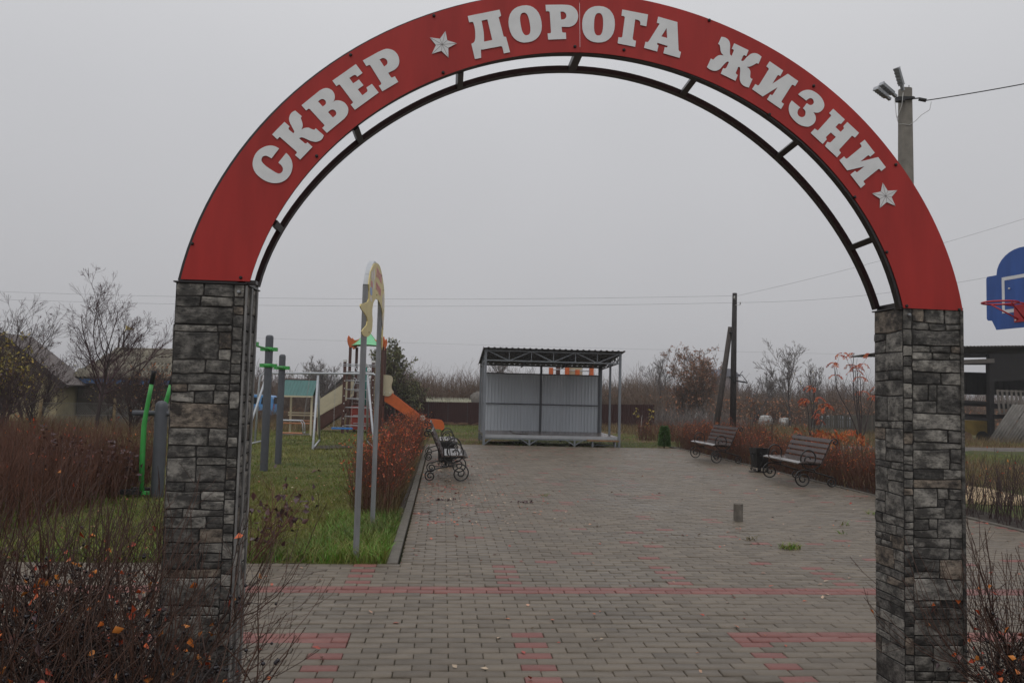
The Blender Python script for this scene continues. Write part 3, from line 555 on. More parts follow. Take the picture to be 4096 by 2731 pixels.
for r in range(-27, 193):
    yc = PY0 + .1 * r + .05
    odd = r % 2
    for k in range(-40, 40):
        xc = PX0 + .2 * k + .1 * odd + .1
        col = k
        if yc > 23.5 or yc < 1.65: continue
        if yc > 7.2: xa, xb = -.33, 7.0
        elif yc > 4.1: xa, xb = -6.5, 7.0
        else: xa, xb = -.82, 2.46
        l, rgt = max(xc - .1, xa), min(xc + .1, xb)
        if rgt - l < .03: continue
        red = False
        if r in (19, 20): red = True
        elif r in (7, 8) and (xc < -.53 or xc > 1.90): red = True
        elif r <= 8 and not odd and col in (-6, 0, 7) : red = not (r == 8 and col == -6)
        elif 21 < r < 29 and not odd and col in (-13, -6, 0, 7, 14): red = True
        elif r >= 30: red = (not odd) and rr_.random() < .055
        if r == 7 and l < -.523 < rgt: pav += [(l, -.523, yc, True, r), (-.523, rgt, yc, False, r)]; continue
        if r == 7 and l < 1.877 < rgt: pav += [(l, 1.877, yc, False, r), (1.877, rgt, yc, True, r)]; continue
        pav.append((l, rgt, yc, red, r))
def vis_key(p):
    x, y = (p[0] + p[1]) / 2, p[2]; q = x / y
    if y < 4.13 or q < -.34 or q > .60: return 1e9
    if q < -.20 and y < 4.6: return 1e9
    return y * y + x * x
order = sorted(range(len(pav)), key=lambda i: vis_key(pav[i])); near = set(order[:300])
cache = {}
fieldV = {False: [], True: []}; fieldF = {False: [], True: []}; fk = {False: 0, True: 0}
for i, (l, rg, yc, red, r) in enumerate(pav):
    w = round(rg - l - .0045, 4); xm = (l + rg) / 2
    dz = rr_.gauss(0, .0014) - (.003 if rr_.random() < .06 else 0); a = rr_.gauss(0, .004); jx, jy = rr_.gauss(0, .0008), rr_.gauss(0, .0009)
    tx, ty = rr_.gauss(0, .008), rr_.gauss(0, .012)
    if i in near:
        key = (w, red)
        if key not in cache:
            v, f = paver_template(w, .0955); cache[key] = npmesh('paver', v, f, M_pavr if red else M_pav)
        o = bpy.data.objects.new('paver', cache[key]); C.objects.link(o); o.parent = paving
        o.location = (xm + jx - 3.3, yc + jy - 12, dz); o.rotation_euler = (ty, tx, a)
    else:
        v, f = paver_template(w, .0955)
        z = v[:, 2] + dz + v[:, 0] * -tx + v[:, 1] * ty
        ca, sa = math.cos(a), math.sin(a)
        fieldV[red].append(np.stack([v[:, 0] * ca - v[:, 1] * sa + xm + jx, v[:, 0] * sa + v[:, 1] * ca + yc + jy, z], 1)); fieldF[red].append(f + fk[red]); fk[red] += 12
npobj('paver_field', np.concatenate(fieldV[False]), np.concatenate(fieldF[False]), M_pav, paving, kind='stuff')
npobj('red_paver_field', np.concatenate(fieldV[True]), np.concatenate(fieldF[True]), M_pavr, paving, kind='stuff')

# kerb stones
def kerb(name, label, stones):
    k = thing(name, label, None, (*stones[0][:2], 0)); k['kind'] = 'structure'
    for (x, y, lx, ly) in stones:
        b = MB(); e = .006; z1 = .012 + rr_.gauss(0, .002)
        X0, X1, Y0, Y1 = x - lx / 2 + .004, x + lx / 2 - .004, y - ly / 2 + .004, y + ly / 2 - .004
        b.add([(X0, Y0, -.1), (X1, Y0, -.1), (X1, Y1, -.1), (X0, Y1, -.1), (X0, Y0, z1 - e), (X1, Y0, z1 - e), (X1, Y1, z1 - e), (X0, Y1, z1 - e), (X0 + e, Y0 + e, z1), (X1 - e, Y0 + e, z1), (X1 - e, Y1 - e, z1), (X0 + e, Y1 - e, z1)],
              [(8, 9, 10, 11)] + [(4 + i, 4 + (i + 1) % 4, 8 + (i + 1) % 4, 8 + i) for i in range(4)] + [(i, (i + 1) % 4, 4 + (i + 1) % 4, 4 + i) for i in range(4)])
        b.build('kerb_stone', M_kerb, k)
    return k
kerb('kerb', 'grey concrete kerb between the lawn hedge and the square', [(-.395, 7.19 + .5 + i, .10, 1.0) for i in range(16)])
kerb('kerb', 'flush concrete kerb along the foot of the right hedge', [(7.05, 8.6 + i, .08, 1.0) for i in range(16)])

# ------------------------------------------------------------------ entrance arch
UC, ZC, AY = 0.6351, 1.5217, 3.6
def rho(n, th): return float(np.polyval(EDGES[n], th - PI / 2))
arch = thing('entrance_arch', 'red entrance arch with white slab lettering and two stars on stone pillars', 'arch', (UC, AY, 0))
def AP(u, z, y): return (UC + u, y, ZC + z)
def arcpt(n, th, y, dr=0.0):
    r = rho(n, th) + dr; return AP(r * math.cos(th), r * math.sin(th), y)
SEAM = R(91.75)
def panel(o0, o1, i0, i1):
    b = MB(); n = 60; vs = []
    for k in range(n + 1):
        t = k / n; a, c = o0 + (o1 - o0) * t, i0 + (i1 - i0) * t
        w = .0010 * math.sin(k * .23 + 1) + .0004 * math.sin(k * .57)           # slight buckling of the sheet
        A, B = Vector(arcpt('outer', a, 3.597 - w)), Vector(arcpt('inner', c, 3.597 - w * .5))
        vs += [A, B, B + Vector((0, .003, 0)), A + Vector((0, .003, 0))]
    fs = []
    for k in range(n):
        p, q = k * 4, k * 4 + 4
        fs += [(p, p + 1, q + 1, q), (p + 1, p + 2, q + 2, q + 1), (p + 2, p + 3, q + 3, q + 2), (p + 3, p, q, q + 3)]
    fs += [(3, 2, 1, 0), (n * 4, n * 4 + 1, n * 4 + 2, n * 4 + 3)]
    b.add(vs, fs); return b
tL = (math.atan2(.4485, -1.7898), math.atan2(.4485, -1.4933)); tR = (math.atan2(.4283, 1.8027), math.atan2(.4323, 1.5126))
panel(tL[0], SEAM + .0004, tL[1], SEAM + .0004).build('sign_panel', M_red, arch)
panel(SEAM - .0004, tR[0], SEAM - .0004, tR[1]).build('sign_panel', M_red, arch)
for lt in LETTERS:
    b = MB(); P_ = [[(p[0] / 1e4, p[1] / 1e4) for p in pl] for pl in lt]
    b.prism(P_[0], AP(0, 0, 3.5925), (1, 0, 0), (0, 0, 1), (0, .0015, 0), P_[1:])
    b.build('letter', M_white, arch)
for st in STARS:
    pts = [(p[0] / 1e4, p[1] / 1e4) for p in st]; c = pts[10]
    b = MB(); b.prism(pts[:10], AP(0, 0, 3.5925), (1, 0, 0), (0, 0, 1), (0, .0015, 0))
    so = b.build('star', M_star, arch)
    b = MB()
    for p in pts[:10]:
        q = (c[0] + (p[0] - c[0]) * .96, c[1] + (p[1] - c[1]) * .96)
        b.bar(AP(*c, 3.5922), AP(*q, 3.5922), .0018, .0006, (0, 1, 0))
    b.build('star_line', M_starline, so)
for s_ in SCREWS:
    b = MB(); u, z = s_[0] / 1e4, s_[1] / 1e4
    b.tube([AP(u, z, 3.5965), AP(u, z, 3.591), AP(u, z, 3.5885)], [.0075, .007, .004], 8)
    b.build('screw', M_black, arch)
def arc_tube(n, ths, rs, y0, y1, du=0.0):
    """square tube bent along the arch: rs = (inner offset, outer offset) from the edge curve n."""
    b = MB(); vs = []
    for th in ths: vs += [arcpt(n, th, y0, rs[0]), arcpt(n, th, y0, rs[1]), arcpt(n, th, y1, rs[1]), arcpt(n, th, y1, rs[0])]
    fs = []
    for k in range(len(ths) - 1):
        p, q = k * 4, k * 4 + 4
        fs += [(p + i, p + (i + 1) % 4, q + (i + 1) % 4, q + i) for i in range(4)]
    fs += [(3, 2, 1, 0), tuple(len(vs) - 4 + i for i in range(4))]
    b.add([(v[0] + du, v[1], v[2]) for v in vs], fs); return b
ths = lambda a, c, n=70: [a + (c - a) * i / n for i in range(n + 1)]
arc_tube('outer', ths(tL[0] + .002, tR[0] - .004), (-.028, .0015), 3.602, 3.640, -.012).build('front_tube', M_dark, arch)
arc_tube('inner', ths(tL[1] + .002, tR[1] - .004), (-.0015, .028), 3.602, 3.640, -.012).build('front_tube', M_dark, arch)
arc_tube('ru', ths(R(163.2), R(16.6)), (-.024, 0.0), 3.820, 3.858).build('rear_tube', M_dark, arch)
for th in STRUTS + [SEAM + .004]:
    b = MB(); r0 = rho('inner', th) + .014; r1 = rho('ru', th) - .012
    b.bar(AP(r0 * math.cos(th), r0 * math.sin(th), 3.638), AP(r1 * math.cos(th), r1 * math.sin(th), 3.822), .028, .028, (math.cos(th), 0, math.sin(th)))
    b.build('strut', M_dark, arch)
for u in (-1.532, 1.545):
    b = MB(); b.bar(AP(u, .452, 3.605), AP(u - (.03 if u > 0 else -.03) * 0, .452, 3.858), .035, .03); b.build('strut', M_dark, arch)
b = MB(); b.bar(AP(-1.80, .447, 3.63), AP(-1.47, .447, 3.63), .05, .016); b.build('base_bar', M_dark, arch)
b = MB(); b.bar(AP(1.50, .437, 3.63), AP(1.80, .437, 3.63), .05, .016); b.build('base_bar', M_dark, arch)

# pillars of stone slips
def stone_mat(name, lo, hi, dark):
    m = bpy.data.materials.new(name); m.use_nodes = True; t = m.node_tree; t.nodes.clear(); N, L = t.nodes.new, t.links.new
    out = N('ShaderNodeOutputMaterial'); b = N('ShaderNodeBsdfPrincipled'); L(b.outputs[0], out.inputs[0]); b.inputs['Roughness'].default_value = .62; b.inputs['Specular IOR Level'].default_value = .35
    g = N('ShaderNodeNewGeometry'); oi = N('ShaderNodeObjectInfo')
    ad = N('ShaderNodeVectorMath'); ad.operation = 'ADD'; sc_ = N('ShaderNodeVectorMath'); sc_.operation = 'SCALE'; sc_.inputs['Scale'].default_value = 60
    cx_ = N('ShaderNodeCombineXYZ'); L(oi.outputs['Random'], cx_.inputs[0]); L(oi.outputs['Random'], cx_.inputs[2]); L(cx_.outputs[0], sc_.inputs[0]); L(g.outputs['Position'], ad.inputs[0]); L(sc_.outputs[0], ad.inputs[1])
    def noise(scale, de, ro=.65, sz=1.0):
        mp_ = N('ShaderNodeMapping'); mp_.inputs['Scale'].default_value = (1, 1, sz); L(ad.outputs[0], mp_.inputs['Vector'])
        n = N('ShaderNodeTexNoise'); n.inputs['Scale'].default_value = scale; n.inputs['Detail'].default_value = de; n.inputs['Roughness'].default_value = ro; L(mp_.outputs[0], n.inputs['Vector']); return n.outputs['Fac']
    def ramp(f, p0, c0, p1, c1):
        r = N('ShaderNodeValToRGB'); r.color_ramp.elements[0].position = p0; r.color_ramp.elements[1].position = p1; r.color_ramp.elements[0].color = (*c0, 1); r.color_ramp.elements[1].color = (*c1, 1); L(f, r.inputs[0]); return r.outputs[0]
    base = ramp(noise(26, 8, .7), .34, lo, .66, hi)
    smudge = ramp(noise(11, 7, .72, 1.5), .42, (0, 0, 0), .60, (1, 1, 1))      # dark lichen and soot blotches
    seam = ramp(noise(34, 4, .6, 3.6), .36, (0, 0, 0), .47, (1, 1, 1))
    mx = N('ShaderNodeMixRGB'); L(smudge, mx.inputs['Fac']); mx.inputs['Color1'].default_value = (*dark, 1); L(base, mx.inputs['Color2'])
    m2 = N('ShaderNodeMixRGB'); m2.blend_type = 'MULTIPLY'; m2.inputs['Fac'].default_value = .55; L(mx.outputs[0], m2.inputs['Color1']); L(seam, m2.inputs['Color2'])
    mr = N('ShaderNodeMapRange'); mr.inputs['To Min'].default_value = .78; mr.inputs['To Max'].default_value = 1.15; L(oi.outputs['Random'], mr.inputs['Value'])
    m3 = N('ShaderNodeMixRGB'); m3.blend_type = 'MULTIPLY'; m3.inputs['Fac'].default_value = 1; L(m2.outputs[0], m3.inputs['Color1']); L(mr.outputs[0], m3.inputs['Color2']); L(m3.outputs[0], b.inputs['Base Color'])
    bp = N('ShaderNodeBump'); bp.inputs['Strength'].default_value = .5; bp.inputs['Distance'].default_value = .006; L(noise(48, 7), bp.inputs['Height']); L(bp.outputs[0], b.inputs['Normal'])
    return m
M_stone = stone_mat('stone_slip', (.170, .160, .144), (.370, .347, .310), (.060, .056, .052))
M_stone2 = stone_mat('brown_stone_slip', (.150, .120, .096), (.310, .258, .205), (.042, .036, .032))
M_stone3 = stone_mat('dark_stone_slip', (.070, .066, .061), (.235, .220, .200), (.035, .033, .031))
M_mort = mat('dark_mortar', (0.022, 0.020, 0.019), 0.95, var=.4, scale=30)
def stone_wall(pil, o, eu, wid, hgt, nrm_, rnd):
    """random coursed slips on one face: o = lower corner, eu = direction across, nrm_ = outward."""
    o, eu, nn = Vector(o), Vector(eu), Vector(nrm_); ez = Vector((0, 0, 1)); g = .0016
    flip = (eu.cross(ez)).dot(nn) < 0
    zs = [0.0]
    while zs[-1] < hgt - .001:
        h = rnd.choice([.032, .038, .045, .05, .06, .075])
        zs.append(hgt if hgt - zs[-1] - h < .04 else zs[-1] + h)
    wob = [lambda u: 0.0] + [(lambda u, a=rnd.uniform(.001, .005), f=rnd.uniform(9, 26), p=rnd.uniform(0, 6): a * math.sin(f * u + p)) for _ in zs[1:-1]] + [lambda u: 0.0]
    taken = []                                     # spans of the course below that grow up through this one
    for k in range(len(zs) - 1):
        us = [0.0]; spans = []
        while us[-1] < wid - .001:
            w = rnd.choice([.07, .10, .13, .17, .23]) * rnd.uniform(.85, 1.2); nx = us[-1] + w
            us.append(wid if wid - nx < .05 else nx)
        cells = []
        for a, c in zip(us, us[1:]):               # cut the course round the tall stones of the course below
            segs = [(a, c)]
            for (ta, tc) in taken:
                ns = []
                for (p, q) in segs:
                    if tc <= p or ta >= q: ns.append((p, q)); continue
                    if ta - p > .004: ns.append((p, ta))
                    if q - tc > .004: ns.append((tc, q))
                segs = ns
            cells += segs
        new = []
        for (a, c) in cells:
            if c - a < .012: continue
            tall = k < len(zs) - 2 and c - a > .08 and rnd.random() < .22
            kt = k + 2 if tall else k + 1
            if tall: new.append((a, c))
            A, C_ = a + g, c - g
            lo = lambda u: zs[k] + wob[k](u) + g
            hi = lambda u: zs[kt] + wob[kt](u) - g
            j = lambda s_=.002: abs(rnd.uniform(0, s_)); m = (A + C_) / 2 + rnd.uniform(-.015, .015)
            cc = min(.005, (C_ - A) * .1)
            pts = [(A + cc * rnd.random(), lo(A) + j()), (m, lo(m) + j()), (C_ - cc * rnd.random(), lo(C_) + j()), (C_, (lo(C_) + hi(C_)) / 2), (C_ - cc * rnd.random(), hi(C_) - j()), (m, hi(m) - j()), (A + cc * rnd.random(), hi(A) - j()), (A, (lo(A) + hi(A)) / 2)]
            d = rnd.uniform(.0018, .0055); n = len(pts); mu = sum(p[0] for p in pts) / n; mz = sum(p[1] for p in pts) / n
            base = [o + eu * p[0] + ez * p[1] for p in pts]
            top = [o + eu * (p[0] + (mu - p[0]) * .04) + ez * (p[1] + (mz - p[1]) * .06) + nn * (d + rnd.uniform(-.0012, .0012)) for p in pts]
            cen = o + eu * (mu + rnd.uniform(-.01, .01)) + ez * mz + nn * (d + rnd.uniform(0, .002))
            fs = [(i_, (i_ + 1) % n, n + (i_ + 1) % n, n + i_) for i_ in range(n)] + [(n + i_, n + (i_ + 1) % n, 2 * n) for i_ in range(n)]
            if flip: fs = [f[::-1] for f in fs]
            b = MB(); b.add(base + top + [cen], fs)
            b.build('stone', rnd.choices([M_stone, M_stone2, M_stone3], [.60, .07, .33])[0], pil)
        taken = new
PH = 1.957
M_trim = mat('worn_metal_strip', (.19, .185, .18), .5, var=.4, scale=9)
rs_ = random.Random(21)
for (x0, x1, side) in ((-1.181, -.874, 1), (2.141, 2.441, -1)):
    b = MB(); b.box(x0 + .007, x1 - .007, 3.607, 3.853, -.05, PH)
    pil = b.build('stone_pillar', M_mort, arch)
    stone_wall(pil, (x0 + .007 + (.0 if side > 0 else .045), 3.607, 0), (1, 0, 0), x1 - x0 - .014 - .045, PH, (0, -1, 0), rs_)
    xe = x1 - .007 - .045 if side > 0 else x0 + .007
    stone_wall(pil, (xe, 3.607, 0), (1, 0, 0), .045, PH, (0, -1, 0), rs_)
    xi = x1 - .007 if side > 0 else x0 + .007
    stone_wall(pil, (xi, 3.607, 0), (0, 1, 0), .246, PH, (side, 0, 0), rs_)
    xo = x0 + .007 if side > 0 else x1 - .007
    stone_wall(pil, (xo, 3.607, 0), (0, 1, 0), .246, PH, (-side, 0, 0), random.Random(4))
    b = MB(); b.box(x0 - .003, x1 + .003, 3.598, 3.862, PH + .0005, PH + .006); b.build('cap_plate', M_dark, pil)
    if side > 0:
        for yy in (3.6045, 3.694, 3.80):
            b = MB(); b.box(x1 - .003, x1 + .004, yy, yy + (.012 if yy < 3.65 else .024), 0.0, PH - .004); b.build('corner_trim', M_trim, pil)
    else:
        b = MB(); b.box(x1 - .012, x1 + .003, 3.597, 3.625, 0, PH - .004); b.build('corner_trim', M_stone3, pil)
    b = MB(); rx = x1 - .03 if side > 0 else x0 + .035
    b.tube([(rx, 3.602, PH - .035), (rx, 3.592, PH - .035), (rx, 3.590, PH - .035)], [.009, .008, .004], 8); b.build('rivet', M_lampm, pil)

# glyphs of the arch, set upright, serve the playground sign too
GLY = {}
for ch, lt in zip('СКВЕРДОРОГАЖИЗНИ', LETTERS):
    if ch in GLY: continue
    pl = [[(p[0] / 1e4, p[1] / 1e4) for p in q] for q in lt]
    cx = sum(p[0] for p in pl[0]) / len(pl[0]); cz = sum(p[1] for p in pl[0]) / len(pl[0]); a = PI / 2 - math.atan2(cz, cx)
    rot = [[(p[0] * math.cos(a) - p[1] * math.sin(a), p[0] * math.sin(a) + p[1] * math.cos(a)) for p in q] for q in pl]
    x0 = min(p[0] for p in rot[0]); x1 = max(p[0] for p in rot[0]); z0 = min(p[1] for p in rot[0]); z1 = max(p[1] for p in rot[0]); H_ = z1 - z0
    if ch == 'Д': H_ = H_ * .82; z0 = z1 - H_
    GLY[ch] = ([[((p[0] - x0) / H_, (p[1] - z0) / H_) for p in q] for q in rot], (x1 - x0) / H_)
GLY['Т'] = ([[(0, 1), (0, .66), (.12, .66), (.14, .82), (.28, .82), (.28, .15), (.18, .15), (.18, 0), (.62, 0), (.62, .15), (.52, .15), (.52, .82), (.66, .82), (.68, .66), (.8, .66), (.8, 1)]], .8)
GLY['Й'] = GLY['И']

# ------------------------------------------------------------------ playground sign
sign = thing('playground_sign', 'tall yellow cut-out playground sign with pink lettering on two grey posts', 'sign', (-.73, 8.25, 0))
for y in (7.4, 9.1):
    b = MB(); b.box(-.755, -.705, y - .025, y + .025, -.1, 2.46); b.build('post', M_galv, sign)
b = MB()
ar = [(7.4, 2.46), (7.52, 2.57), (7.72, 2.69), (7.95, 2.76), (8.25, 2.785), (8.55, 2.76), (8.8, 2.69), (9.0, 2.57), (9.1, 2.46)]
for i in range(8): b.bar((-.73, *ar[i]), (-.73, *ar[i + 1]), .05, .03)
b.build('top_bow', M_pipe, sign)
sp = [(8.028, 2.769), (8.258, 2.798), (8.474, 2.807), (8.633, 2.793), (8.805, 2.764), (8.945, 2.728), (9.121, 2.676), (9.213, 2.612), (9.28, 2.508), (9.30, 2.383), (9.249, 2.206), (9.242, 2.129), (9.24, 2.0), (9.18, 1.96), (9.10, 1.99), (9.08, 2.1), (9.135, 2.2), (9.047, 2.365), (8.886, 2.411), (8.641, 2.434), (8.413, 2.444), (8.173, 2.43), (8.001, 2.395), (7.848, 2.346), (7.771, 2.279), (7.784, 2.232), (7.853, 2.184), (7.846, 2.124), (7.806, 2.072), (7.618, 2.021), (7.405, 1.991), (7.098, 1.975), (6.915, 1.981), (6.879, 2.002), (7.002, 2.033), (7.262, 2.084), (7.35, 2.134), (7.287, 2.159), (7.024, 2.173), (6.759, 2.18), (6.676, 2.195), (6.722, 2.218), (7.042, 2.258), (7.287, 2.297), (7.381, 2.336), (7.381, 2.408), (7.332, 2.463), (7.366, 2.518), (7.448, 2.597), (7.652, 2.676), (7.816, 2.729)]
b = MB(); b.prism(sp, (-.704, 0, 0), (0, 1, 0), (0, 0, 1), (.008, 0, 0)); pan = b.build('sign_panel', M_yel, sign)
def text_on(s, y0, y1, z0, h, x, m, parent):
    ws = [GLY[c][1] for c in s]; tot = sum(ws) + .14 * (len(ws) - 1); k = (y1 - y0) / tot; y = y0
    for c, w in zip(s, ws):
        pl = [[(p[0] * k, p[1] * h) for p in q] for q in GLY[c][0]]
        b = MB(); b.prism(pl[0], (x, y, z0), (0, 1, 0), (0, 0, 1), (.001, 0, 0), pl[1:])
        if c == 'Й': b.bar((x + .0005, y + w * k * .3, z0 + h * 1.14), (x + .0005, y + w * k * .7, z0 + h * 1.14), .001, h * .12)
        b.build('letter', m, parent); y += (w + .14) * k
text_on('ДЕТСКИЙ', 8.07, 8.75, 2.655, .085, -.6955, M_pink, pan)
text_on('ГОРОДОК', 8.07, 8.72, 2.515, .080, -.6955, M_pink, pan)
def blot(pts, m): b = MB(); b.prism(pts, (-.6955, 0, 0), (0, 1, 0), (0, 0, 1), (.001, 0, 0)); b.build('printed_patch', m, pan)
def ell(cy, cz, a, c, n=12): return [(cy + a * math.cos(2 * PI * i / n) * (1 + .12 * math.sin(3 * i)), cz + c * math.sin(2 * PI * i / n)) for i in range(n)]
for e, m in ((ell(7.62, 2.58, .09, .05), M_ppale), (ell(7.60, 2.50, .10, .03), M_pink), (ell(7.58, 2.43, .11, .04), M_pblue), (ell(7.82, 2.62, .10, .06), M_ppale), (ell(7.80, 2.52, .09, .05), M_ppale), (ell(7.60, 2.36, .10, .025), M_ppale), (ell(9.06, 2.5, .12, .09), M_ppale), (ell(9.13, 2.3, .07, .08), M_ppale)): blot(e, m)
for (y, z) in ((7.5, 2.04), (8.75, 2.745), (8.2, 2.47), (9.0, 2.62), (9.19, 2.2)):
    b = MB(); b.tube([(-.697, y, z), (-.692, y, z)], .008, 6); b.build('screw', M_black, sign)

# ------------------------------------------------------------------ open-air stage
stage = thing('stage', 'open-air stage of grey steel posts with ribbed sheet back wall and ribbed roof', 'stage', (3.25, 25, 0))
def sbox(nm, m, *a): b = MB(); b.box(*a); return b.build(nm, m, stage)
sbox('deck', M_deck, 1.20, 5.28, 23.74, 26.62, .262, .292)
for x in (1.235, 5.265):
    sbox('post', M_grey, x - .035, x + .035, 23.68, 23.75, -.02, 2.80)
    sbox('post', M_grey, x - .03, x + .03, 25.1, 25.16, .05, 2.60)
    sbox('post', M_grey, x - .03, x + .03, 26.55, 26.61, -.05, 2.50)
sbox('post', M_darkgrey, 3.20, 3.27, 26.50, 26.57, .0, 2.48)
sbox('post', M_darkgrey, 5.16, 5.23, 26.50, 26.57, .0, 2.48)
for x0, x1 in ((1.275, 3.24), (3.246, 5.225)): sbox('fascia', M_fascia, x0, x1, 23.722, 23.736, .212, .298)
b = MB(); b.bar((1.27, 23.72, .185), (5.23, 23.72, .185), .04, .04); b.bar((1.27, 26.58, .185), (5.23, 26.58, .185), .04, .04)
for x in (1.235, 5.265): b.bar((x, 23.75, .23), (x, 26.55, .23), .04, .06)
b.build('floor_frame', M_grey, stage)
for x in (2.585, 3.93):
    b = MB(); b.bar((x, 23.72, -.02), (x, 23.72, .17), .05, .05); b.bar((x, 23.722, .02), (x - .24, 23.722, .17), .03, .03, (0, 1, 0)); b.bar((x, 23.722, .02), (x + .24, 23.722, .17), .03, .03, (0, 1, 0)); b.build('leg', M_grey, stage)
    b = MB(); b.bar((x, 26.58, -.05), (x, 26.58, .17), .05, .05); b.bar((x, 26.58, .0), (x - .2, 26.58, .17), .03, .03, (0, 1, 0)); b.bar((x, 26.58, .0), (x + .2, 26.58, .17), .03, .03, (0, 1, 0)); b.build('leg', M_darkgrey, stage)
b = MB(); b.bar((1.27, 23.72, .02), (1.46, 23.72, .17), .03, .03, (0, 1, 0)); b.build('brace', M_grey, stage)
b = MB(); b.bar((5.23, 23.72, .0), (5.08, 23.72, .14), .03, .03, (0, 1, 0)); b.build('brace', M_grey, stage)
# back wall: six ribbed sheets
xw = [1.275, 1.93, 2.585, 3.20, 3.275, 3.92, 4.54, 5.16]
for i in range(7):
    if i == 3: continue
    b = MB(); b.wave((xw[i] + .002, 26.53, .292), (1, 0, 0), (0, 0, 1), xw[i + 1] - xw[i] - .004, 1.865, .11, .014, (0, -1, 0), 'trap'); b.build('wall_sheet', M_sheet, stage)
b = MB(); b.bar((1.27, 26.49, 1.17), (3.20, 26.49, 1.17), .03, .035); b.bar((3.27, 26.49, 1.17), (5.16, 26.49, 1.17), .03, .035); b.bar((1.27, 26.5, 2.165), (3.2, 26.5, 2.165), .04, .035); b.bar((3.27, 26.5, 2.165), (5.16, 26.5, 2.165), .04, .035)
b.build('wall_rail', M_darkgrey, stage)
# front truss, side trusses, inner trusses
def truss(p0, p1, dz0, dz1, n, m, w=.035, flip=False):
    p0, p1 = Vector(p0), Vector(p1); b = MB()
    T = lambda t: p0 + (p1 - p0) * t
    Bm = lambda t: T(t) - Vector((0, 0, dz0 + (dz1 - dz0) * t))
    side = (0, 1, 0) if abs((p1 - p0).x) > abs((p1 - p0).y) else (1, 0, 0)
    b.bar(T(0), T(1), w, w); b.bar(Bm(0), Bm(1), w, w)
    for i in range(n):
        a, c = i / n, (i + 1) / n
        (b.bar(T(a), Bm(c), w * .8, w * .8, side) if i % 2 == 0 else b.bar(Bm(a), T(c), w * .8, w * .8, side))
        if c < 1: b.bar(T(c) + Vector((0, .002, 0)), Bm(c) + Vector((0, .002, 0)), w * .7, w * .7, side)
    return b
truss((1.27, 23.715, 2.765), (5.23, 23.715, 2.765), .29, .29, 6, M_grey).build('truss', M_grey, stage)
for x in (1.235, 5.265): truss((x, 23.76, 2.745), (x, 26.55, 2.44), .25, .06, 8, M_grey, .028).build('truss', M_grey, stage)
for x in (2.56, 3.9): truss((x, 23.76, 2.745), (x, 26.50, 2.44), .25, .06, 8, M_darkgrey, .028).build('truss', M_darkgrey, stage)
b = MB()
for i in range(6):
    t = (i + .5) / 6; y = 23.74 + 2.8 * t; z = 2.79 - .315 * t
    b.bar((1.15, y, z), (5.35, y, z), .04, .03)
b.bar((1.25, 26.53, 2.445), (5.25, 26.53, 2.445), .05, .06)
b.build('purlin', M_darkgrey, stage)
dr = Vector((0, 3.2, -.365)); ez_ = dr.normalized(); nn = Vector((0, .113, .9935))
for i in range(4):
    b = MB(); b.wave((1.165 + i * 1.056, 23.55, 2.838), (1, 0, 0), dr, 1.055, 3.2, .176, .022, nn, 'trap'); b.build('roof_sheet', M_roofu, stage)
b = MB(); b.prism([(23.55, 2.80), (26.75, 2.435), (26.75, 2.475), (23.55, 2.868)], (1.150, 0, 0), (0, 1, 0), (0, 0, 1), (.012, 0, 0)); b.build('edge_trim', mat('roof_trim', (0.16, .15, .15), .5), stage)
b = MB()
for i in range(12): b.tube([(2.05 + i * .045, 24.4 - .02 * i, .303 + .09 * math.exp(-i * .7)), (2.05 + (i + 1) * .045, 24.4 - .02 * (i + 1), .303 + .09 * math.exp(-(i + 1) * .7))], .011, 6)
tag(b.build('loose_stick', M_polew2), 'thin dark bent stick lying on the stage deck', 'stick')
step = thing('step_bench', 'low timber step on grey legs at the right front of the stage', 'step', (4.75, 23.5, 0))
b = MB(); b.box(4.28, 5.22, 23.44, 23.66, .165, .20); b.build('tread', M_wood, step)
for x in (4.43, 5.10):
    b = MB(); b.bar((x, 23.47, 0), (x, 23.47, .165), .035, .035); b.bar((x, 23.63, 0), (x, 23.63, .165), .035, .035); b.build('leg', M_grey, step)
b = MB(); b.bar((4.44, 23.63, .05), (5.09, 23.63, .05), .02, .02); b.build('stretcher', M_grey, step)

# ------------------------------------------------------------------ benches and bins
def spiral(cx, cz, r0, r1, a0, turns, n=40, cw=True):
    s = -1 if cw else 1
    return [(cx + (r0 + (r1 - r0) * (i / n)) * math.cos(a0 + s * 2 * PI * turns * i / n), cz + (r0 + (r1 - r0) * (i / n)) * math.sin(a0 + s * 2 * PI * turns * i / n)) for i in range(n + 1)]
def smooth2(pts, k=4):
    o = []
    for i in range(len(pts) - 1):
        p0, p1, p2, p3 = pts[max(i - 1, 0)], pts[i], pts[i + 1], pts[min(i + 2, len(pts) - 1)]
        for j in range(k):
            t = j / k
            o.append(tuple(.5 * (2 * p1[q] + (p2[q] - p0[q]) * t + (2 * p0[q] - 5 * p1[q] + 4 * p2[q] - p3[q]) * t * t + (3 * p1[q] - p0[q] - 3 * p2[q] + p3[q]) * t ** 3) for q in (0, 1)))
    return o + [pts[-1]]
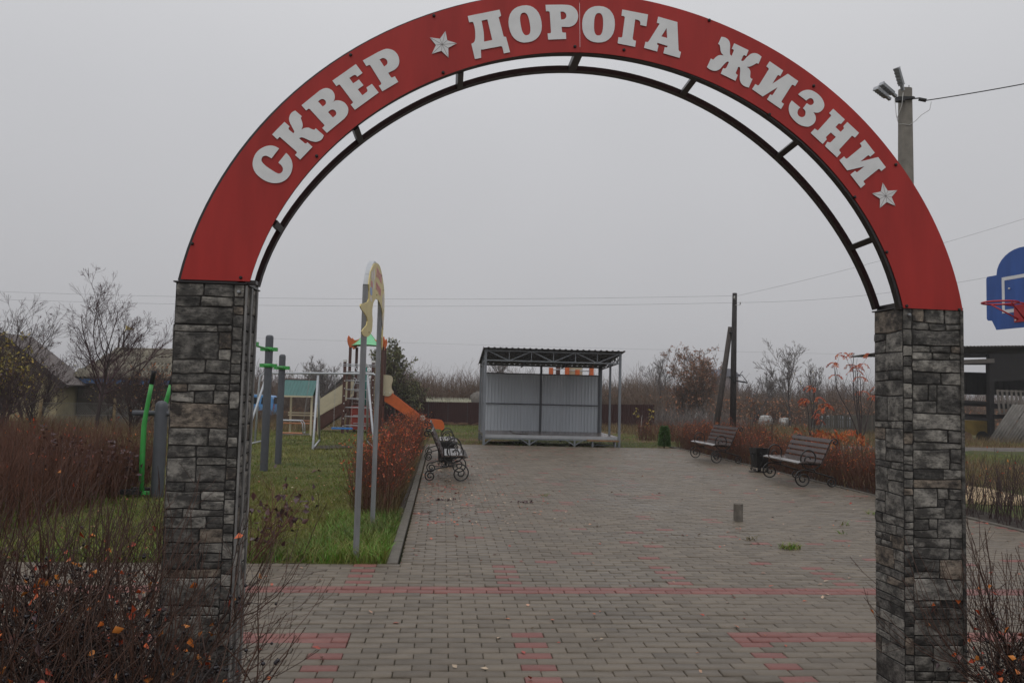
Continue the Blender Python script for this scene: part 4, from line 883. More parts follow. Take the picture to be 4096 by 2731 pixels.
def bench_side():
    b = MB(); T = lambda pl, r=.0125: b.tube([(p[0], 0, p[1]) for p in pl], r, 6)
    front = spiral(0, .155, .155, .022, PI / 2, 1.85, 46)
    bar = smooth2([(-.5, .185), (-.40, .225), (-.2, .275), (-.05, .308), (0, .31)])
    T(bar + front[1:])
    rear = spiral(-.50, .105, .092, .018, PI / 2 + .2, 1.7, 40, cw=False)
    T(smooth2([(-.40, .225), (-.46, .205)]) + rear)
    top = spiral(-.565, .80, .060, .012, PI / 2 - .6, 1.15, 26, cw=False)
    seat = smooth2([(-.515, .835), (-.475, .775), (-.40, .60), (-.325, .45), (-.26, .365), (-.17, .325), (-.07, .335), (.015, .40), (.045, .50), (.01, .60), (-.07, .655), (-.16, .635), (-.215, .56), (-.215, .48), (-.17, .42), (-.10, .405), (-.04, .44), (-.03, .50), (-.065, .545), (-.115, .53), (-.125, .495)], 4)
    T(top[::-1] + seat)
    T([(-.20, .325), (-.20, .275)]); T([(-.30, .40), (.02, .42)], .010)
    T([(.02, .42), (.09, .415)], .010)
    return b
def make_bench(name):
    t = thing(name, None, 'bench')
    for y in (-.74, .74):
        o = local(bench_side(), 'side_frame', M_iron, t); o.location = (0, y, 0)
    bs = [(-.485, .815), (-.445, .725), (-.405, .635), (-.365, .545), (-.325, .455)]
    for (x, z) in bs:
        b = MB(); d = Vector((-.40, 0, .916)); n = Vector((.916, 0, .40))
        c = Vector((x + .014, 0, z)); b.bar(c - Vector((0, .80, 0)), c + Vector((0, .80, 0)), .026, .066, d); local(b, 'back_slat', M_slat, t)
    for (x, z, tl) in ((-.225, .442, 0), (-.12, .447, 0), (-.015, .447, 0), (.075, .435, -.30)):
        b = MB(); c = Vector((x, 0, z)); b.bar(c - Vector((0, .80, 0)), c + Vector((0, .80, 0)), .088, .024, (math.sin(-tl), 0, math.cos(tl))); local(b, 'seat_slat', M_slatL, t)
    b = MB(); b.tube([(-.30, -.74, .40), (-.30, .74, .40)], .010, 6); b.tube([(.02, -.74, .42), (.02, .74, .42)], .010, 6); local(b, 'stretcher', M_iron, t)
    return t
bench0 = make_bench('bench')
bl = ['bench with scrolled iron sides at the front left, beside the red-leaved hedge', 'bench with scrolled iron sides at the back left, nearest the orange slide', 'bench with scrolled iron sides at the front right, nearest the right pillar', 'bench with scrolled iron sides at the back right, beyond the litter bin']
for i, (x, y, rz) in enumerate(((.33, 14.35, 0), (.23, 18.4, 0), (6.27, 14.30, PI), (6.33, 18.95, PI))):
    o = bench0 if i == 0 else copy_tree(bench0)
    o.location = (x, y, 0); o.rotation_euler = (0, 0, rz + (.0, .01, -.02, .015)[i]); o['label'] = bl[i]; o['group'] = 'scrolled iron benches along the edges of the square'
def make_bin():
    t = thing('litter_bin', None, 'bin')
    b = MB(); q = [(.115, .10), (.155, .50)]
    vs = []
    for s_, z in q: vs += [(-s_, -s_, z), (s_, -s_, z), (s_, s_, z), (-s_, s_, z)]
    for s_, z in ((.147, .50), (.11, .12)): vs += [(-s_, -s_, z), (s_, -s_, z), (s_, s_, z), (-s_, s_, z)]
    fs = [(3, 2, 1, 0)] + [(k * 4 + i, k * 4 + (i + 1) % 4, k * 4 + 4 + (i + 1) % 4, k * 4 + 4 + i) for k in range(3) for i in range(4)] + [(12, 13, 14, 15)]
    b.add(vs, fs); local(b, 'bin_body', M_iron, t)
    for k in range(4):
        b = MB(); a = k * PI / 2
        def W(u, z, off=.018):
            r = .118 + (z - .10) * .1 + off
            return (math.cos(a) * r - math.sin(a) * u, math.sin(a) * r + math.cos(a) * u, z)
        for s_ in (-1, 1):
            b.tube([W(s_ * p[0], p[1]) for p in spiral(.055, .37, .045, .012, PI, 1.4, 18)], .006, 5)
            b.tube([W(s_ * .010, .37), W(s_ * .012, .25), W(s_ * .05, .16), W(s_ * .09, .10)], .006, 5)
            b.tube([W(s_ * p[0], p[1], .03) for p in spiral(.075, .06, .032, .010, PI / 2, 1.3, 14)], .006, 5)
        local(b, 'scroll', M_iron, t)
    b = MB(); b.bar((-.23, 0, .016), (.23, 0, .016), .05, .012); b.bar((0, -.23, .024), (0, .23, .024), .05, .012); b.bar((0, 0, .02), (0, 0, .10), .05, .05); local(b, 'base', M_iron, t)
    return t
bin0 = make_bin(); bin0.location = (6.62, 16.4, 0); bin0.rotation_euler = (0, 0, .12); bin0['label'] = 'black iron litter bin between the two benches on the right'; bin0['group'] = 'iron litter bins'
bin1 = copy_tree(bin0); bin1.location = (.10, 16.4, 0); bin1['label'] = 'black iron litter bin between the two benches on the left'

b = MB(); b.lathe([(.056, -.05), (.058, .10), (.057, .205), (.060, .212), (.046, .212), (.044, .06), (.0, .05)], (3.70, 9.83, 0), 18, False)
tag(b.build('pipe_stub', M_concd), 'short grey concrete pipe stub standing alone on the paving', 'pipe stub')
# ------------------------------------------------------------------ play tower with slide, ramp and climber
tower = thing('play_tower', 'wooden play tower with green and orange roof, orange slide and beige ramp', 'play tower', (-2.95, 31.2, 0))
def tb(nm, m, *a): b = MB(); b.box(*a); return b.build(nm, m, tower)
tz = -.12
for (x, y, h) in ((-3.52, 30.75, 3.16), (-2.30, 30.75, 3.16), (-3.40, 31.9, 3.16), (-2.30, 31.9, 3.16)): tb('post', M_brownw, x - .05, x + .05, y - .05, y + .05, tz, h)
for (x, y) in ((-3.55, 29.5), (-2.54, 29.5)):
    tb('post', M_brownw, x - .05, x + .05, y - .05, y + .05, tz, 2.50); tb('post_cap', M_cap, x - .065, x + .065, y - .065, y + .065, 2.50, 2.58)
tb('platform', M_brownw, -3.47, -2.35, 30.8, 31.85, .92, 1.0)
tb('kick_panel', M_dred, -3.42, -2.36, 30.72, 30.745, .02, .90)
tb('kick_panel', M_dred, -2.29, -2.27, 30.85, 31.8, .02, .90)
for i in range(7):
    z = .22 + i * .322; b = MB(); b.tube([(-3.5, 29.5, z), (-2.59, 29.5, z)], .017, 7); b.build('rung', M_pipe, tower)
for z in (2.42, 2.36):
    b = MB(); b.tube([(-3.62, 29.46, z), (-2.45, 29.46, z)], .018, 7); b.build('top_rail', M_pipe, tower)
for x in (-3.52, -2.50):
    b = MB(); b.tube([(x, 29.5, 2.44), (x, 30.75, 2.44)], .018, 7); b.build('top_rail', M_pipe, tower)
for i in range(6):
    z = .25 + i * .30; b = MB(); b.tube([(-3.32, 30.68, z), (-2.38, 30.68, z)], .014, 6); b.build('rung', M_pipe, tower)
b = MB()
for k in range(3): b.tube([(-2.46 + .02 * k, 29.6 + .35 * k, .1), (-2.46, 29.6 + .4 * k, 2.4)], .014, 5)
for i in range(8): b.tube([(-2.47, 29.55, .2 + .28 * i), (-2.44, 30.7, .3 + .28 * i)], .014, 5)
b.build('climbing_net', M_rope, tower)
b = MB(); b.tube([(-2.86, 30.3, .95), (-2.86, 30.3, 2.35)], .035, 7); b.build('rope_pole', M_teal, tower)
b = MB(); b.tube([(-3.38, 30.3, 1.35), (-3.20, 30.25, 1.9), (-3.30, 30.3, 1.95)], .02, 6); b.tube([(-3.25, 30.2, 2.35), (-3.15, 30.2, 2.15), (-2.95, 30.2, 2.2)], .02, 6); b.build('hand_ring', M_pipe, tower)
# roof
cx, cy, hw, ze, za = -2.93, 31.25, .58, 3.17, 3.80
for k in range(4):
    a = k * PI / 2; b = MB(); ca, sa = math.cos(a), math.sin(a); n = 8; vs = []
    def rp_(u, v, z): return (cx + ca * u - sa * v, cy + sa * u + ca * v, z)
    for i in range(n + 1):
        t = i / n; w = hw * (1 - t) ** 1.0; z = ze + (za - ze) * (t ** 1.25)
        for j in range(n + 1): s_ = -1 + 2 * j / n; vs.append(rp_(s_ * w, -w - .01, z + .05 * (1 - t) * (1 - s_ * s_)))
    b.add(vs, [(i * (n + 1) + j, i * (n + 1) + j + 1, (i + 1) * (n + 1) + j + 1, (i + 1) * (n + 1) + j) for i in range(n) for j in range(n)], True)
    b.build('roof_panel', M_mint, tower)
    a2 = a + PI / 4; ex = (math.cos(a2), math.sin(a2), 0)
    fin = smooth2([(.02, za + .03 - 3.17), (.20, .42), (.41, .27), (.64, .21), (.82, .27), (.93, .36)], 4) + smooth2([(.97, .26), (.96, .12), (.90, -.02), (.85, -.09)], 3) + [(.74, -.06), (.02, .50)]
    b = MB(); t_ = Vector((-math.sin(a2), math.cos(a2), 0)) * .02
    b.prism(fin, Vector((cx, cy, 3.17)) - t_, ex, (0, 0, 1), t_ * 2); b.build('roof_horn', M_orange, tower)
# ramp
for y in (30.85, 31.75):
    for i in range(3):
        b = MB(); b.prism([(-3.45, 1.28 + .215 * i), (-3.45, 1.485 + .215 * i), (-4.72, .62 + .215 * i), (-4.72, .415 + .215 * i)], (0, y, 0), (1, 0, 0), (0, 0, 1), (0, .03, 0)); b.build('ramp_board', M_beige, tower)
    b = MB(); b.prism([(-3.35, 1.26), (-3.35, .86), (-4.75, -.16), (-4.75, .40)], (0, y + .035, 0), (1, 0, 0), (0, 0, 1), (0, .05, 0)); b.build('ramp_stringer', M_brownw, tower)
b = MB(); b.prism([(-3.4, 1.0), (-3.4, 1.04), (-4.7, .10), (-4.7, .06)], (0, 30.92, 0), (1, 0, 0), (0, 0, 1), (0, .85, 0)); b.build('ramp_floor', M_brownw, tower)
# slide
side = smooth2([(-2.2, 1.50), (-2.02, 1.46), (-1.4, 1.02), (-.8, .58), (-.55, .46), (-.2, .44), (.0, .40), (.09, .25), (.10, .08)], 4) + [(.02, .05)] + smooth2([(-.1, .09), (-.55, .11), (-.8, .20), (-1.4, .60), (-2.2, 1.10)], 3)
for y in (30.95, 31.60):
    b = MB(); b.prism(side, (0, y, 0), (1, 0, 0), (0, 0, 1), (0, .04, 0)); b.build('slide_side', M_orange, tower)
bedp = [(-2.2, 1.16), (-1.4, .68), (-.8, .28), (-.55, .18), (.0, .14)]
b = MB(); b.prism(bedp + [(p[0], p[1] - .02) for p in reversed(bedp)], (0, 30.99, 0), (1, 0, 0), (0, 0, 1), (0, .61, 0)); b.build('slide_bed', M_orange, tower)
plate = smooth2([(-2.28, 2.10), (-2.05, 2.09), (-1.97, 2.03), (-1.95, 1.90), (-1.99, 1.72), (-1.97, 1.56), (-1.90, 1.46), (-1.95, 1.35), (-2.07, 1.29), (-2.28, 1.33)], 3)
for y in (30.90, 31.655):
    b = MB(); b.prism(plate, (0, y, 0), (1, 0, 0), (0, 0, 1), (0, .03, 0)); pl_ = b.build('slide_plate', M_beige, tower)
    for (x, z) in ((-2.2, 1.42), (-2.0, 1.42)): bb_ = MB(); bb_.tube([(x, y - .012, z), (x, y + .002, z)], .022, 7); bb_.build('bolt', M_cap, pl_)
b = MB(); b.tube([(-.74, 30.925, .50), (-.74, 30.949, .50)], .105, 20); b.build('slide_disc', M_ppale, tower)
for k, (x, z) in enumerate([(-3.55, .2 + .27 * i) for i in range(8)] + [(-2.54, .25 + .27 * i) for i in range(8)]):
    b = MB(); b.tube([(x + .02, 29.43, z), (x + .02, 29.455, z)], .020, 7); b.build('bolt', M_cap, tower)

# ------------------------------------------------------------------ swing set
swing = thing('swing_set', 'grey pipe swing frame on the lawn with two hanging seats', 'swing', (-3.4, 22.3, 0))
sl = lambda x: 22.42 - .07 * (x + 4.9)
b = MB(); b.tube([(-5.02, sl(-4.9) - .02, -.05), (-4.98, sl(-4.9), 1.6), (-4.95, sl(-4.9), 1.82), (-4.85, sl(-4.85), 1.90), (-3.4, sl(-3.4), 1.93), (-1.92, sl(-1.9), 1.95), (-1.84, sl(-1.84), 1.92), (-1.80, sl(-1.8), 1.82), (-1.76, sl(-1.7), -.05)], .028, 8); b.build('top_beam', M_pipe, swing)
for (x, xf, yf, xr, yr) in ((-4.78, -5.05, 21.2, -4.95, 23.7), (-3.40, -3.18, 20.5, -3.55, 24.1), (-2.05, -1.66, 20.6, -2.15, 23.9)):
    for (q, y) in ((xf, yf), (xr, yr)):
        b = MB(); b.tube([(x, sl(x), 1.86), (q, y, -.05)], .030, 8); b.build('leg', M_pipe, swing)
    b = MB(); b.tube([(xf, yf, .02), (xr, yr, .02)], .022, 7); b.build('foot_bar', M_pipe, swing)
for x in (-4.45, -4.10, -3.62, -3.2, -2.9, -2.42):
    b = MB(); b.tube([(x, sl(x), 1.99), (x, sl(x), 1.84)], .022, 6); b.build('hanger', M_chain, swing)
def chain(x0, y0, z0, x1, y1, z1):
    b = MB(); a, c = Vector((x0, y0, z0)), Vector((x1, y1, z1)); n = 34
    for i in range(n):
        p = a.lerp(c, i / n); q = a.lerp(c, (i + .9) / n); o_ = Vector((.010, 0, 0)) if i % 2 else Vector((0, .010, 0))
        b.bar(p + o_, q + o_, .007, .007); b.bar(p - o_, q - o_, .007, .007)
    b.build('chain', M_chain, swing)
yb = sl(-4.1)
chain(-4.42, sl(-4.4), 1.85, -4.38, yb, .66); chain(-3.62, sl(-3.7), 1.85, -3.74, yb, .66)
b = MB()
for y in (yb - .16, yb + .16):
    b.tube([(-4.42, y, .30), (-4.40, y, .55), (-4.34, y, .64), (-3.80, y, .64), (-3.74, y, .55), (-3.72, y, .30)], .016, 6)
for x in (-4.42, -3.72): b.tube([(x, yb - .16, .31), (x, yb + .16, .31)], .016, 6)
b.build('seat_frame', M_pipe, swing)
b = MB(); b.box(-4.41, -3.73, yb - .14, yb + .14, .285, .31); b.build('seat', mat('orange_board', (.42, .16, .07), .55), swing)
yb = sl(-2.7)
chain(-2.92, yb, 1.85, -2.92, yb, .47); chain(-2.44, yb, 1.85, -2.46, yb, .47)
b = MB(); b.box(-2.97, -2.41, yb - .09, yb + .09, .435, .475); b.build('seat', M_blueseat, swing)

# ------------------------------------------------------------------ playhouse shelter
hut = thing('play_hut', 'small open hut with green metal roof and orange benches behind the swing', 'hut', (-4.65, 26.8, 0))
for (x, y) in ((-5.12, 26.5), (-4.2, 26.5), (-5.02, 27.4), (-4.1, 27.4)): b = MB(); b.box(x - .03, x + .03, y - .03, y + .03, -.08, 1.27); b.build('post', M_beige, hut)
b = MB()
for i in range(10): x = -5.2 + i * .105; b.prism([(x, 0), (x + .1, 0), (x + .1 + .06, 1), (x + .06, 1)], (0, 26.35, 1.26), (1, 0, 0), (0, .62, .53), (0, -.012, .012))
b.build('roof', mat('green_metal_roof', (.045, .14, .13), .4, var=.1), hut)
b = MB(); b.prism([(-5.1, 0), (-4.05, 0), (-4.15, 1), (-5.2, 1)], (0, 26.98, 1.78), (1, 0, 0), (0, .6, -.5), (0, .01, .01)); b.build('roof', MATS['green_metal_roof'], hut)
b = MB(); b.bar((-5.2, 26.35, 1.25), (-4.15, 26.35, 1.25), .03, .05); b.build('eave_board', M_beige, hut)
b = MB(); b.bar((-5.15, 26.97, 1.80), (-4.05, 26.97, 1.80), .08, .04); b.build('ridge', mat('ridge_brown', (.10, .055, .05), .6), hut)
for (z, y) in ((.40, 26.62), (.46, 27.25)):
    b = MB(); b.box(-5.1, -4.18, y - .12, y + .12, z - .03, z); b.build('seat', mat('orange_board', (.42, .16, .07), .55), hut)
for z in (.62, .70): b = MB(); b.bar((-5.1, 27.36, z), (-4.12, 27.36, z), .025, .045); b.build('rail', M_beige, hut)
b = MB(); b.bar((-5.1, 26.5, .04), (-4.2, 26.5, .04), .05, .06); b.build('sill', M_conc, hut)

# ------------------------------------------------------------------ pull-up bars and walking trainer
bars = thing('pull_up_bars', 'dark grey exercise posts with green clamps and bars beside the left pillar', 'exercise bars', (-3.2, 15.1, 0))
for (y, z) in ((13.4, 2.55), (15.1, 2.47), (16.5, 2.18)):
    x = -3.20 - .02 * (y - 15); b = MB(); r = .072 if y < 16 else .066
    b.lathe([(r, -.1), (r, z - .05), (r * .93, z - .02), (r * .6, z), (.001, z + .004)], (x, y, 0), 14, False); b.build('post', M_darkgrey, bars)
for (y0, y1, z) in ((13.4, 15.1, 2.21), (15.1, 16.5, 1.91)):
    b = MB(); b.tube([(-3.17, y0, z), (-3.20, y1, z)], .018, 8); b.build('bar', M_green, bars)
    for y in (y0, y1):
        x = -3.20 - .02 * (y - 15); b = MB(); b.lathe([(.088, -.035), (.088, .035)], (x, y, z), 14); b.box(x + .07, x + .15, y - .05, y + .05, z - .033, z + .033); b.box(x - .15, x - .07, y - .05, y + .05, z - .033, z + .033); b.build('clamp', M_green, bars)
tr = thing('walking_trainer', 'green and grey walking trainer half hidden by the left pillar', 'exercise machine', (-3.85, 11.4, 0))
b = MB(); b.lathe([(.082, -.05), (.082, 1.20), (.076, 1.25), (.05, 1.285), (.001, 1.295)], (-3.82, 11.4, 0), 18, False); b.build('post', M_darkgrey, tr)
b = MB(); b.tube([(-4.19, 11.38, 1.12), (-3.50, 11.42, 1.12)], .038, 10); b.build('cross_bar', M_darkgrey, tr)
for (dx, dy, ln_) in ((0, -.08, 0), (.07, .18, .10)):
    x, y = -3.985 + dx, 11.36 + dy
    b = MB(); b.tube([(x, y, .06), (x - .012 + ln_ * .25, y, .55), (x - .012 + ln_ * .5, y, .95), (x + .005 + ln_ * .65, y, 1.12), (x + .035 + ln_ * .85, y, 1.35), (x + .058 + ln_, y, 1.52)], [.034, .035, .034, .030, .028, .027], 10); b.build('swing_arm', M_green, tr)
    b = MB(); b.tube([(x + .058 + ln_, y, 1.515), (x + .078 + ln_ * 1.15, y, 1.67), (x + .082 + ln_ * 1.18, y, 1.70)], [.030, .030, .036], 10); b.build('grip', M_black, tr)
    b = MB(); b.box(x - .29, x + .02, y - .08, y + .06, .045, .085)
    for k in range(6): b.box(x - .28 + k * .048, x - .25 + k * .048, y - .075, y + .055, .086, .10)
    b.build('pedal', M_black, tr)
    b = MB(); b.box(x - .02, x + .10, y - .05, y + .05, .04, .08); b.build('pedal_arm', M_green, tr)

# ------------------------------------------------------------------ basketball stand
bk = thing('basketball_stand', 'blue basketball backboard with white square and red rim at the right edge', 'basketball hoop', (8.35, 10.6, 0))
bd = Vector((.10, -.995, 0)).normalized(); bn = Vector((-.995, -.10, 0)); bo = Vector((8.10, 11.38, 0))     # board runs towards the camera
T = lambda u, z, off=0: bo + bd * u + bn * off + Vector((0, 0, z))
pr = [(0, 2.80), (.02, 2.77), (.10, 2.76), (.16, 2.66), (.18, 2.62), (1.14, 2.62), (1.16, 2.66), (1.22, 2.76), (1.30, 2.77), (1.32, 2.80), (1.32, 3.40), (1.30, 3.43), (1.12, 3.43)] + [(.66 + .46 * math.cos(R(a)), 3.43 + .34 * math.sin(R(a))) for a in range(10, 180, 12)] + [(.20, 3.43), (.02, 3.43), (0, 3.40)]
b = MB(); b.prism(pr, bo, bd, (0, 0, 1), bn * -.02); b.build('backboard', M_bb, bk)
b = MB(); w = .05
for (u0, u1, z0, z1) in ((.30, 1.02, 3.33, 3.38), (.30, 1.02, 2.85, 2.90), (.30, .35, 2.9, 3.33), (.97, 1.02, 2.9, 3.33)):
    b.prism([(u0, z0), (u1, z0), (u1, z1), (u0, z1)], bo + bn * .003, bd, (0, 0, 1), bn * -.002)
b.build('target_square', M_white, bk)
b = MB(); b.prism([(.53, 2.70), (.79, 2.70), (.79, 2.95), (.53, 2.95)], bo + bn * .016, bd, (0, 0, 1), bn * -.012); b.build('rim_plate', M_rim, bk)
b = MB(); rc = T(.66, 2.955, .36)
b.tube([rc + bd * .225 * math.cos(2 * PI * i / 30) + bn * .225 * math.sin(2 * PI * i / 30) for i in range(31)], .014, 8)
for s_ in (-.13, .13):
    b.tube([T(.66 + s_, 2.94, .02), T(.66 + s_, 2.95, .18)], .012, 7); b.tube([T(.66 + s_ * .4, 2.74, .02), rc + bd * s_ * 1.4 + bn * -.02 + Vector((0, 0, -.01))], .011, 7)
b.build('rim', M_rim, bk)
for (u, z) in ((.56, 2.73), (.76, 2.73), (.56, 2.92), (.76, 2.92), (.45, 3.2), (.87, 3.2)):
    b = MB(); b.tube([T(u, z, .004), T(u, z, .026)], .012, 7); b.build('bolt', M_cap, bk)
b = MB(); b.tube([(8.62, 10.72, -.1), (8.62, 10.72, 3.3)], .05, 10); b.build('post', M_galv, bk)
b = MB(); b.bar((8.62, 10.72, 3.2), T(.66, 3.2, -.02), .05, .05); b.bar((8.62, 10.72, 2.8), T(.66, 2.8, -.02), .05, .05); b.build('arm', M_galv, bk)

# ------------------------------------------------------------------ poles, lamps and wires
cp = thing('concrete_pole', 'tall square concrete pole with three floodlights behind the arch on the right', 'utility pole', (8.72, 14.5, 0))
b = MB(); a0, a1 = .16, .105
b.add([(8.72 + sx * a, 14.5 + sy * a, z) for a, z in ((a0, -.2), (a1, 7.55)) for sx, sy in ((-1, -.6), (-.6, -1), (.6, -1), (1, -.6), (1, .6), (.6, 1), (-.6, 1), (-1, .6))],
      [(i, (i + 1) % 8, 8 + (i + 1) % 8, 8 + i) for i in range(8)] + [(15, 14, 13, 12, 11, 10, 9, 8)][::-1] + [(8, 9, 10, 11, 12, 13, 14, 15)])
b.build('pole_shaft', M_conc, cp)
for dx in (-.05, .06): b = MB(); b.tube([(8.72 + dx, 14.47, 7.5), (8.72 + dx, 14.47, 7.62)], .008, 5); b.build('rebar_stub', M_black, cp)
b = MB(); b.bar((8.80, 14.36, 7.33), (8.46, 14.36, 7.30), .05, .05); b.box(8.6, 8.84, 14.37, 14.395, 7.34, 7.36); b.box(8.46, 8.60, 14.3, 14.42, 7.24, 7.32); b.build('bracket', M_black, cp)
for (p, d, L_) in (((8.42, 14.3, 7.31), (-.80, -.25, .42), .30), ((8.30, 14.3, 7.25), (-.78, -.25, .34), .28), ((8.56, 14.3, 7.44), (-.38, -.2, .80), .32)):
    p, d = Vector(p), Vector(d).normalized(); b = MB(); b.bar(p, p + d * .16, .05, .05); b.bar(p + d * .10, p + d * (.10 + L_), .10, .06); lo = b.build('floodlight', M_lampm, cp)
    b = MB(); q = p + d * (.10 + L_); b.bar(q, q + d * .025, .11, .07); b.build('end_cap', M_pipe, lo)
    b = MB(); v = d.cross(Vector((0, 1, 0))).normalized() * (-1 if d.cross(Vector((0, 1, 0))).z > 0 else 1)
    for k in range(5): t = .14 + L_ * k / 5; b.bar(p + d * t + v * .025 , p + d * (t + .035) + v * .040, .09, .010)
    b.build('cooling_fin', M_lampm, lo)
b = MB(); b.bar((8.82, 14.4, 7.33), (8.92, 14.35, 7.33), .02, .02); b.tube([(8.90, 14.35, 7.31), (9.02, 14.3, 7.27)], .035, 7); b.build('wire_clamp', M_black, cp)
b = MB()
b.tube([(8.38, 14.28, 7.25), (8.42, 14.3, 6.95), (8.44, 14.3, 6.88), (8.50, 14.36, 6.80), (8.6, 14.38, 6.82), (8.72, 14.38, 6.80), (8.86, 14.38, 6.90), (8.95, 14.36, 7.0), (9.10, 14.32, 7.10), (9.12, 14.3, 7.25)], .006, 5)
b.tube([(8.56, 14.3, 7.4), (8.52, 14.28, 7.15), (8.44, 14.3, 6.90)], .006, 5); b.build('cable', M_porc, cp)

wp = thing('wooden_pole', 'dark tarred wooden utility pole with a leaning brace behind the right hedge', 'utility pole', (12.2, 33, 0))
b = MB(); b.tube([(12.17, 33, -.3), (12.18, 33, 3), (12.21, 33, 5.98)], [.135, .118, .095], 10); b.build('pole_shaft', M_polew, wp)
b = MB(); b.tube([(11.50, 33.4, -.3), (11.75, 33.3, 1.7), (12.08, 33.12, 4.55)], [.13, .12, .10], 10); b.build('brace', M_polew2, wp)
b = MB(); b.lathe([(.125, -.03), (.125, .03)], (12.12, 33.06, 4.3), 10); b.build('wire_band', M_black, wp)
for (dx, z) in ((-.06, 5.78), (.20, 5.55)):
    b = MB(); b.lathe([(.02, -.06), (.035, -.04), (.025, 0), (.035, .03), (.015, .06)], (12.2 + dx, 32.86, z), 8); b.tube([(12.2, 32.9, z - .08), (12.2 + dx, 32.86, z - .09), (12.2 + dx, 32.86, z)], .01, 5); b.build('insulator', M_porc, wp)
b = MB(); b.bar((12.02, 32.82, 2.30), (12.72, 32.82, 2.20), .05, .06); b.tube([(12.05, 32.8, 2.3), (12.2, 32.75, 2.50), (12.45, 32.75, 2.52), (12.68, 32.8, 2.25)], .016, 5); b.bar((12.35, 32.8, 2.5), (12.5, 32.8, 2.68), .02, .02); b.bar((12.02, 32.8, 2.3), (11.93, 32.8, 2.45), .03, .03); b.build('cross_iron', M_black, wp)
def wire(name, label, pts, sag, r=.0042):
    b = MB(); a, c = Vector(pts[0]), Vector(pts[1]); n = 24
    b.tube([a.lerp(c, i / n) - Vector((0, 0, sag * 4 * (i / n) * (1 - i / n))) for i in range(n + 1)], r, 5)
    tag(b.build('power_line', M_wire), label, 'wire', 'overhead wires')
wire('w', 'upper thin wire running left from the wooden pole across the sky', [(12.14, 32.86, 5.85), (-22.0, 40, 5.75)], .25)
wire('w', 'lower thin wire running left from the wooden pole across the sky', [(12.40, 32.86, 5.57), (-22.0, 40, 5.38)], .25)
wire('w', 'upper thin wire rising right from the wooden pole behind the arch', [(12.26, 32.86, 5.85), (27.0, 24.6, 10.6)], .35)
wire('w', 'lower thin wire rising right from the wooden pole behind the arch', [(12.40, 32.86, 5.57), (27.0, 24.6, 8.3)], .75)
wire('w', 'thick twisted cable leaving the concrete pole to the right', [(9.02, 14.3, 7.27), (14.0, 11.4, 7.95)], .12, .011)
wire('w', 'pale distant wire across the far trees on the right', [(-60, 110, 8.2), (110, 100, 8.2)], .4, .008)

# ------------------------------------------------------------------ brown sheet fence
fz = float(ground_z(48))
bf = thing('sheet_fence', 'dark brown ribbed sheet fence behind the slide and the stage', 'fence', (4, 48, 0))
x = -5.4; k = 0
while x < 12.75:
    w = min(1.15, 12.80 - x)
    top = .87 + .010 * (x + 3.7) + (.012 if k % 3 == 0 else 0)
    b = MB(); b.wave((x, 48, fz - .05), (1, 0, 0), (0, 0, 1), w - .01, top - fz + .05, .115, .02, (0, -1, 0), 'trap'); b.build('fence_sheet', M_fence, bf); x += 1.15; k += 1
for i in range(8): b = MB(); b.box(-5.3 + i * 2.58, -5.24 + i * 2.58, 48.03, 48.09, fz - .2, .86 + .026 * i); b.build('post', M_fence, bf)
sh = thing('low_shed', 'low shed with pale corrugated roof just showing above the brown fence', 'shed', (.4, 52.5, 0))
b = MB(); b.wave((-1.05, 51.6, .86), (1, 0, 0), (0, 1, .16), 2.9, 1.8, .15, .028, (0, -.16, 1)); b.build('roof', mat('lichen_slate', (.27, .26, .19), .85, var=.25, scale=6), sh)
b = MB(); b.box(-.95, 1.75, 51.8, 53.2, float(ground_z(52)), .86); b.build('wall', mat('teal_plank', (.06, .13, .14), .7), sh)
tk = MB(); tk.lathe([(.001, 1.62), (.16, 1.62), (.16, 1.56), (.35, 1.50), (.52, 1.36), (.60, 1.15), (.60, -.6)], (2.35, 53, 0), 20, False)
tag(tk.build('metal_tank', mat('rusty_tank', (.14, .125, .11), .6, var=.35, scale=3, metal=.2)), 'old grey domed metal tank left of the stage above the brown fence', 'tank')
rub = MB(); rq = random.Random(8)
for i in range(34):
    x = rq.uniform(-5, 2); y = 47.3 + rq.uniform(-.35, .4); a = rq.uniform(-.4, .4); L_ = rq.uniform(.2, .7)
    rub.bar((x, y, fz + .04 + rq.uniform(0, .12)), (x + L_ * math.cos(a), y + L_ * math.sin(a) * .4, fz + .05 + rq.uniform(0, .14)), rq.uniform(.05, .12), rq.uniform(.03, .08))
o = rub.build('rubble_pile', mat('old_timber', (.16, .085, .05), .8, var=.4, scale=5)); tag(o, 'scattered broken boards lying along the foot of the brown fence', 'rubble', kind='stuff')

# ------------------------------------------------------------------ climbing frame behind the stage
cf = thing('climbing_frame', 'orange and brown play frame showing over the stage back wall', 'play frame', (6.4, 40, 0)); cz = float(ground_z(40))
for (x, y, h, m) in ((5.42, 40.4, 2.86, M_orange), (5.85, 40.9, 3.0, M_brownw), (6.15, 39.8, 3.25, M_orange), (7.0, 40.9, 2.95, M_brownw), (7.38, 39.8, 3.1, M_orange), (6.62, 39.5, 2.76, M_orange)):
    b = MB(); b.box(x - .10, x + .10, y - .10, y + .10, cz - .1, h); b.build('post', m, cf)
for (x0, x1, y, z) in ((6.15, 7.4, 39.75, 2.93), (6.15, 7.4, 39.75, 2.72), (5.45, 5.9, 40.6, 2.78), (5.85, 7.0, 40.9, 2.85)):
    b = MB(); b.tube([(x0, y, z), (x1, y, z)], .028, 7); b.build('rail', M_pipe, cf)
b = MB(); b.box(6.3, 6.95, 40.0, 40.03, 2.5, 2.88); b.build('panel', M_beige, cf)

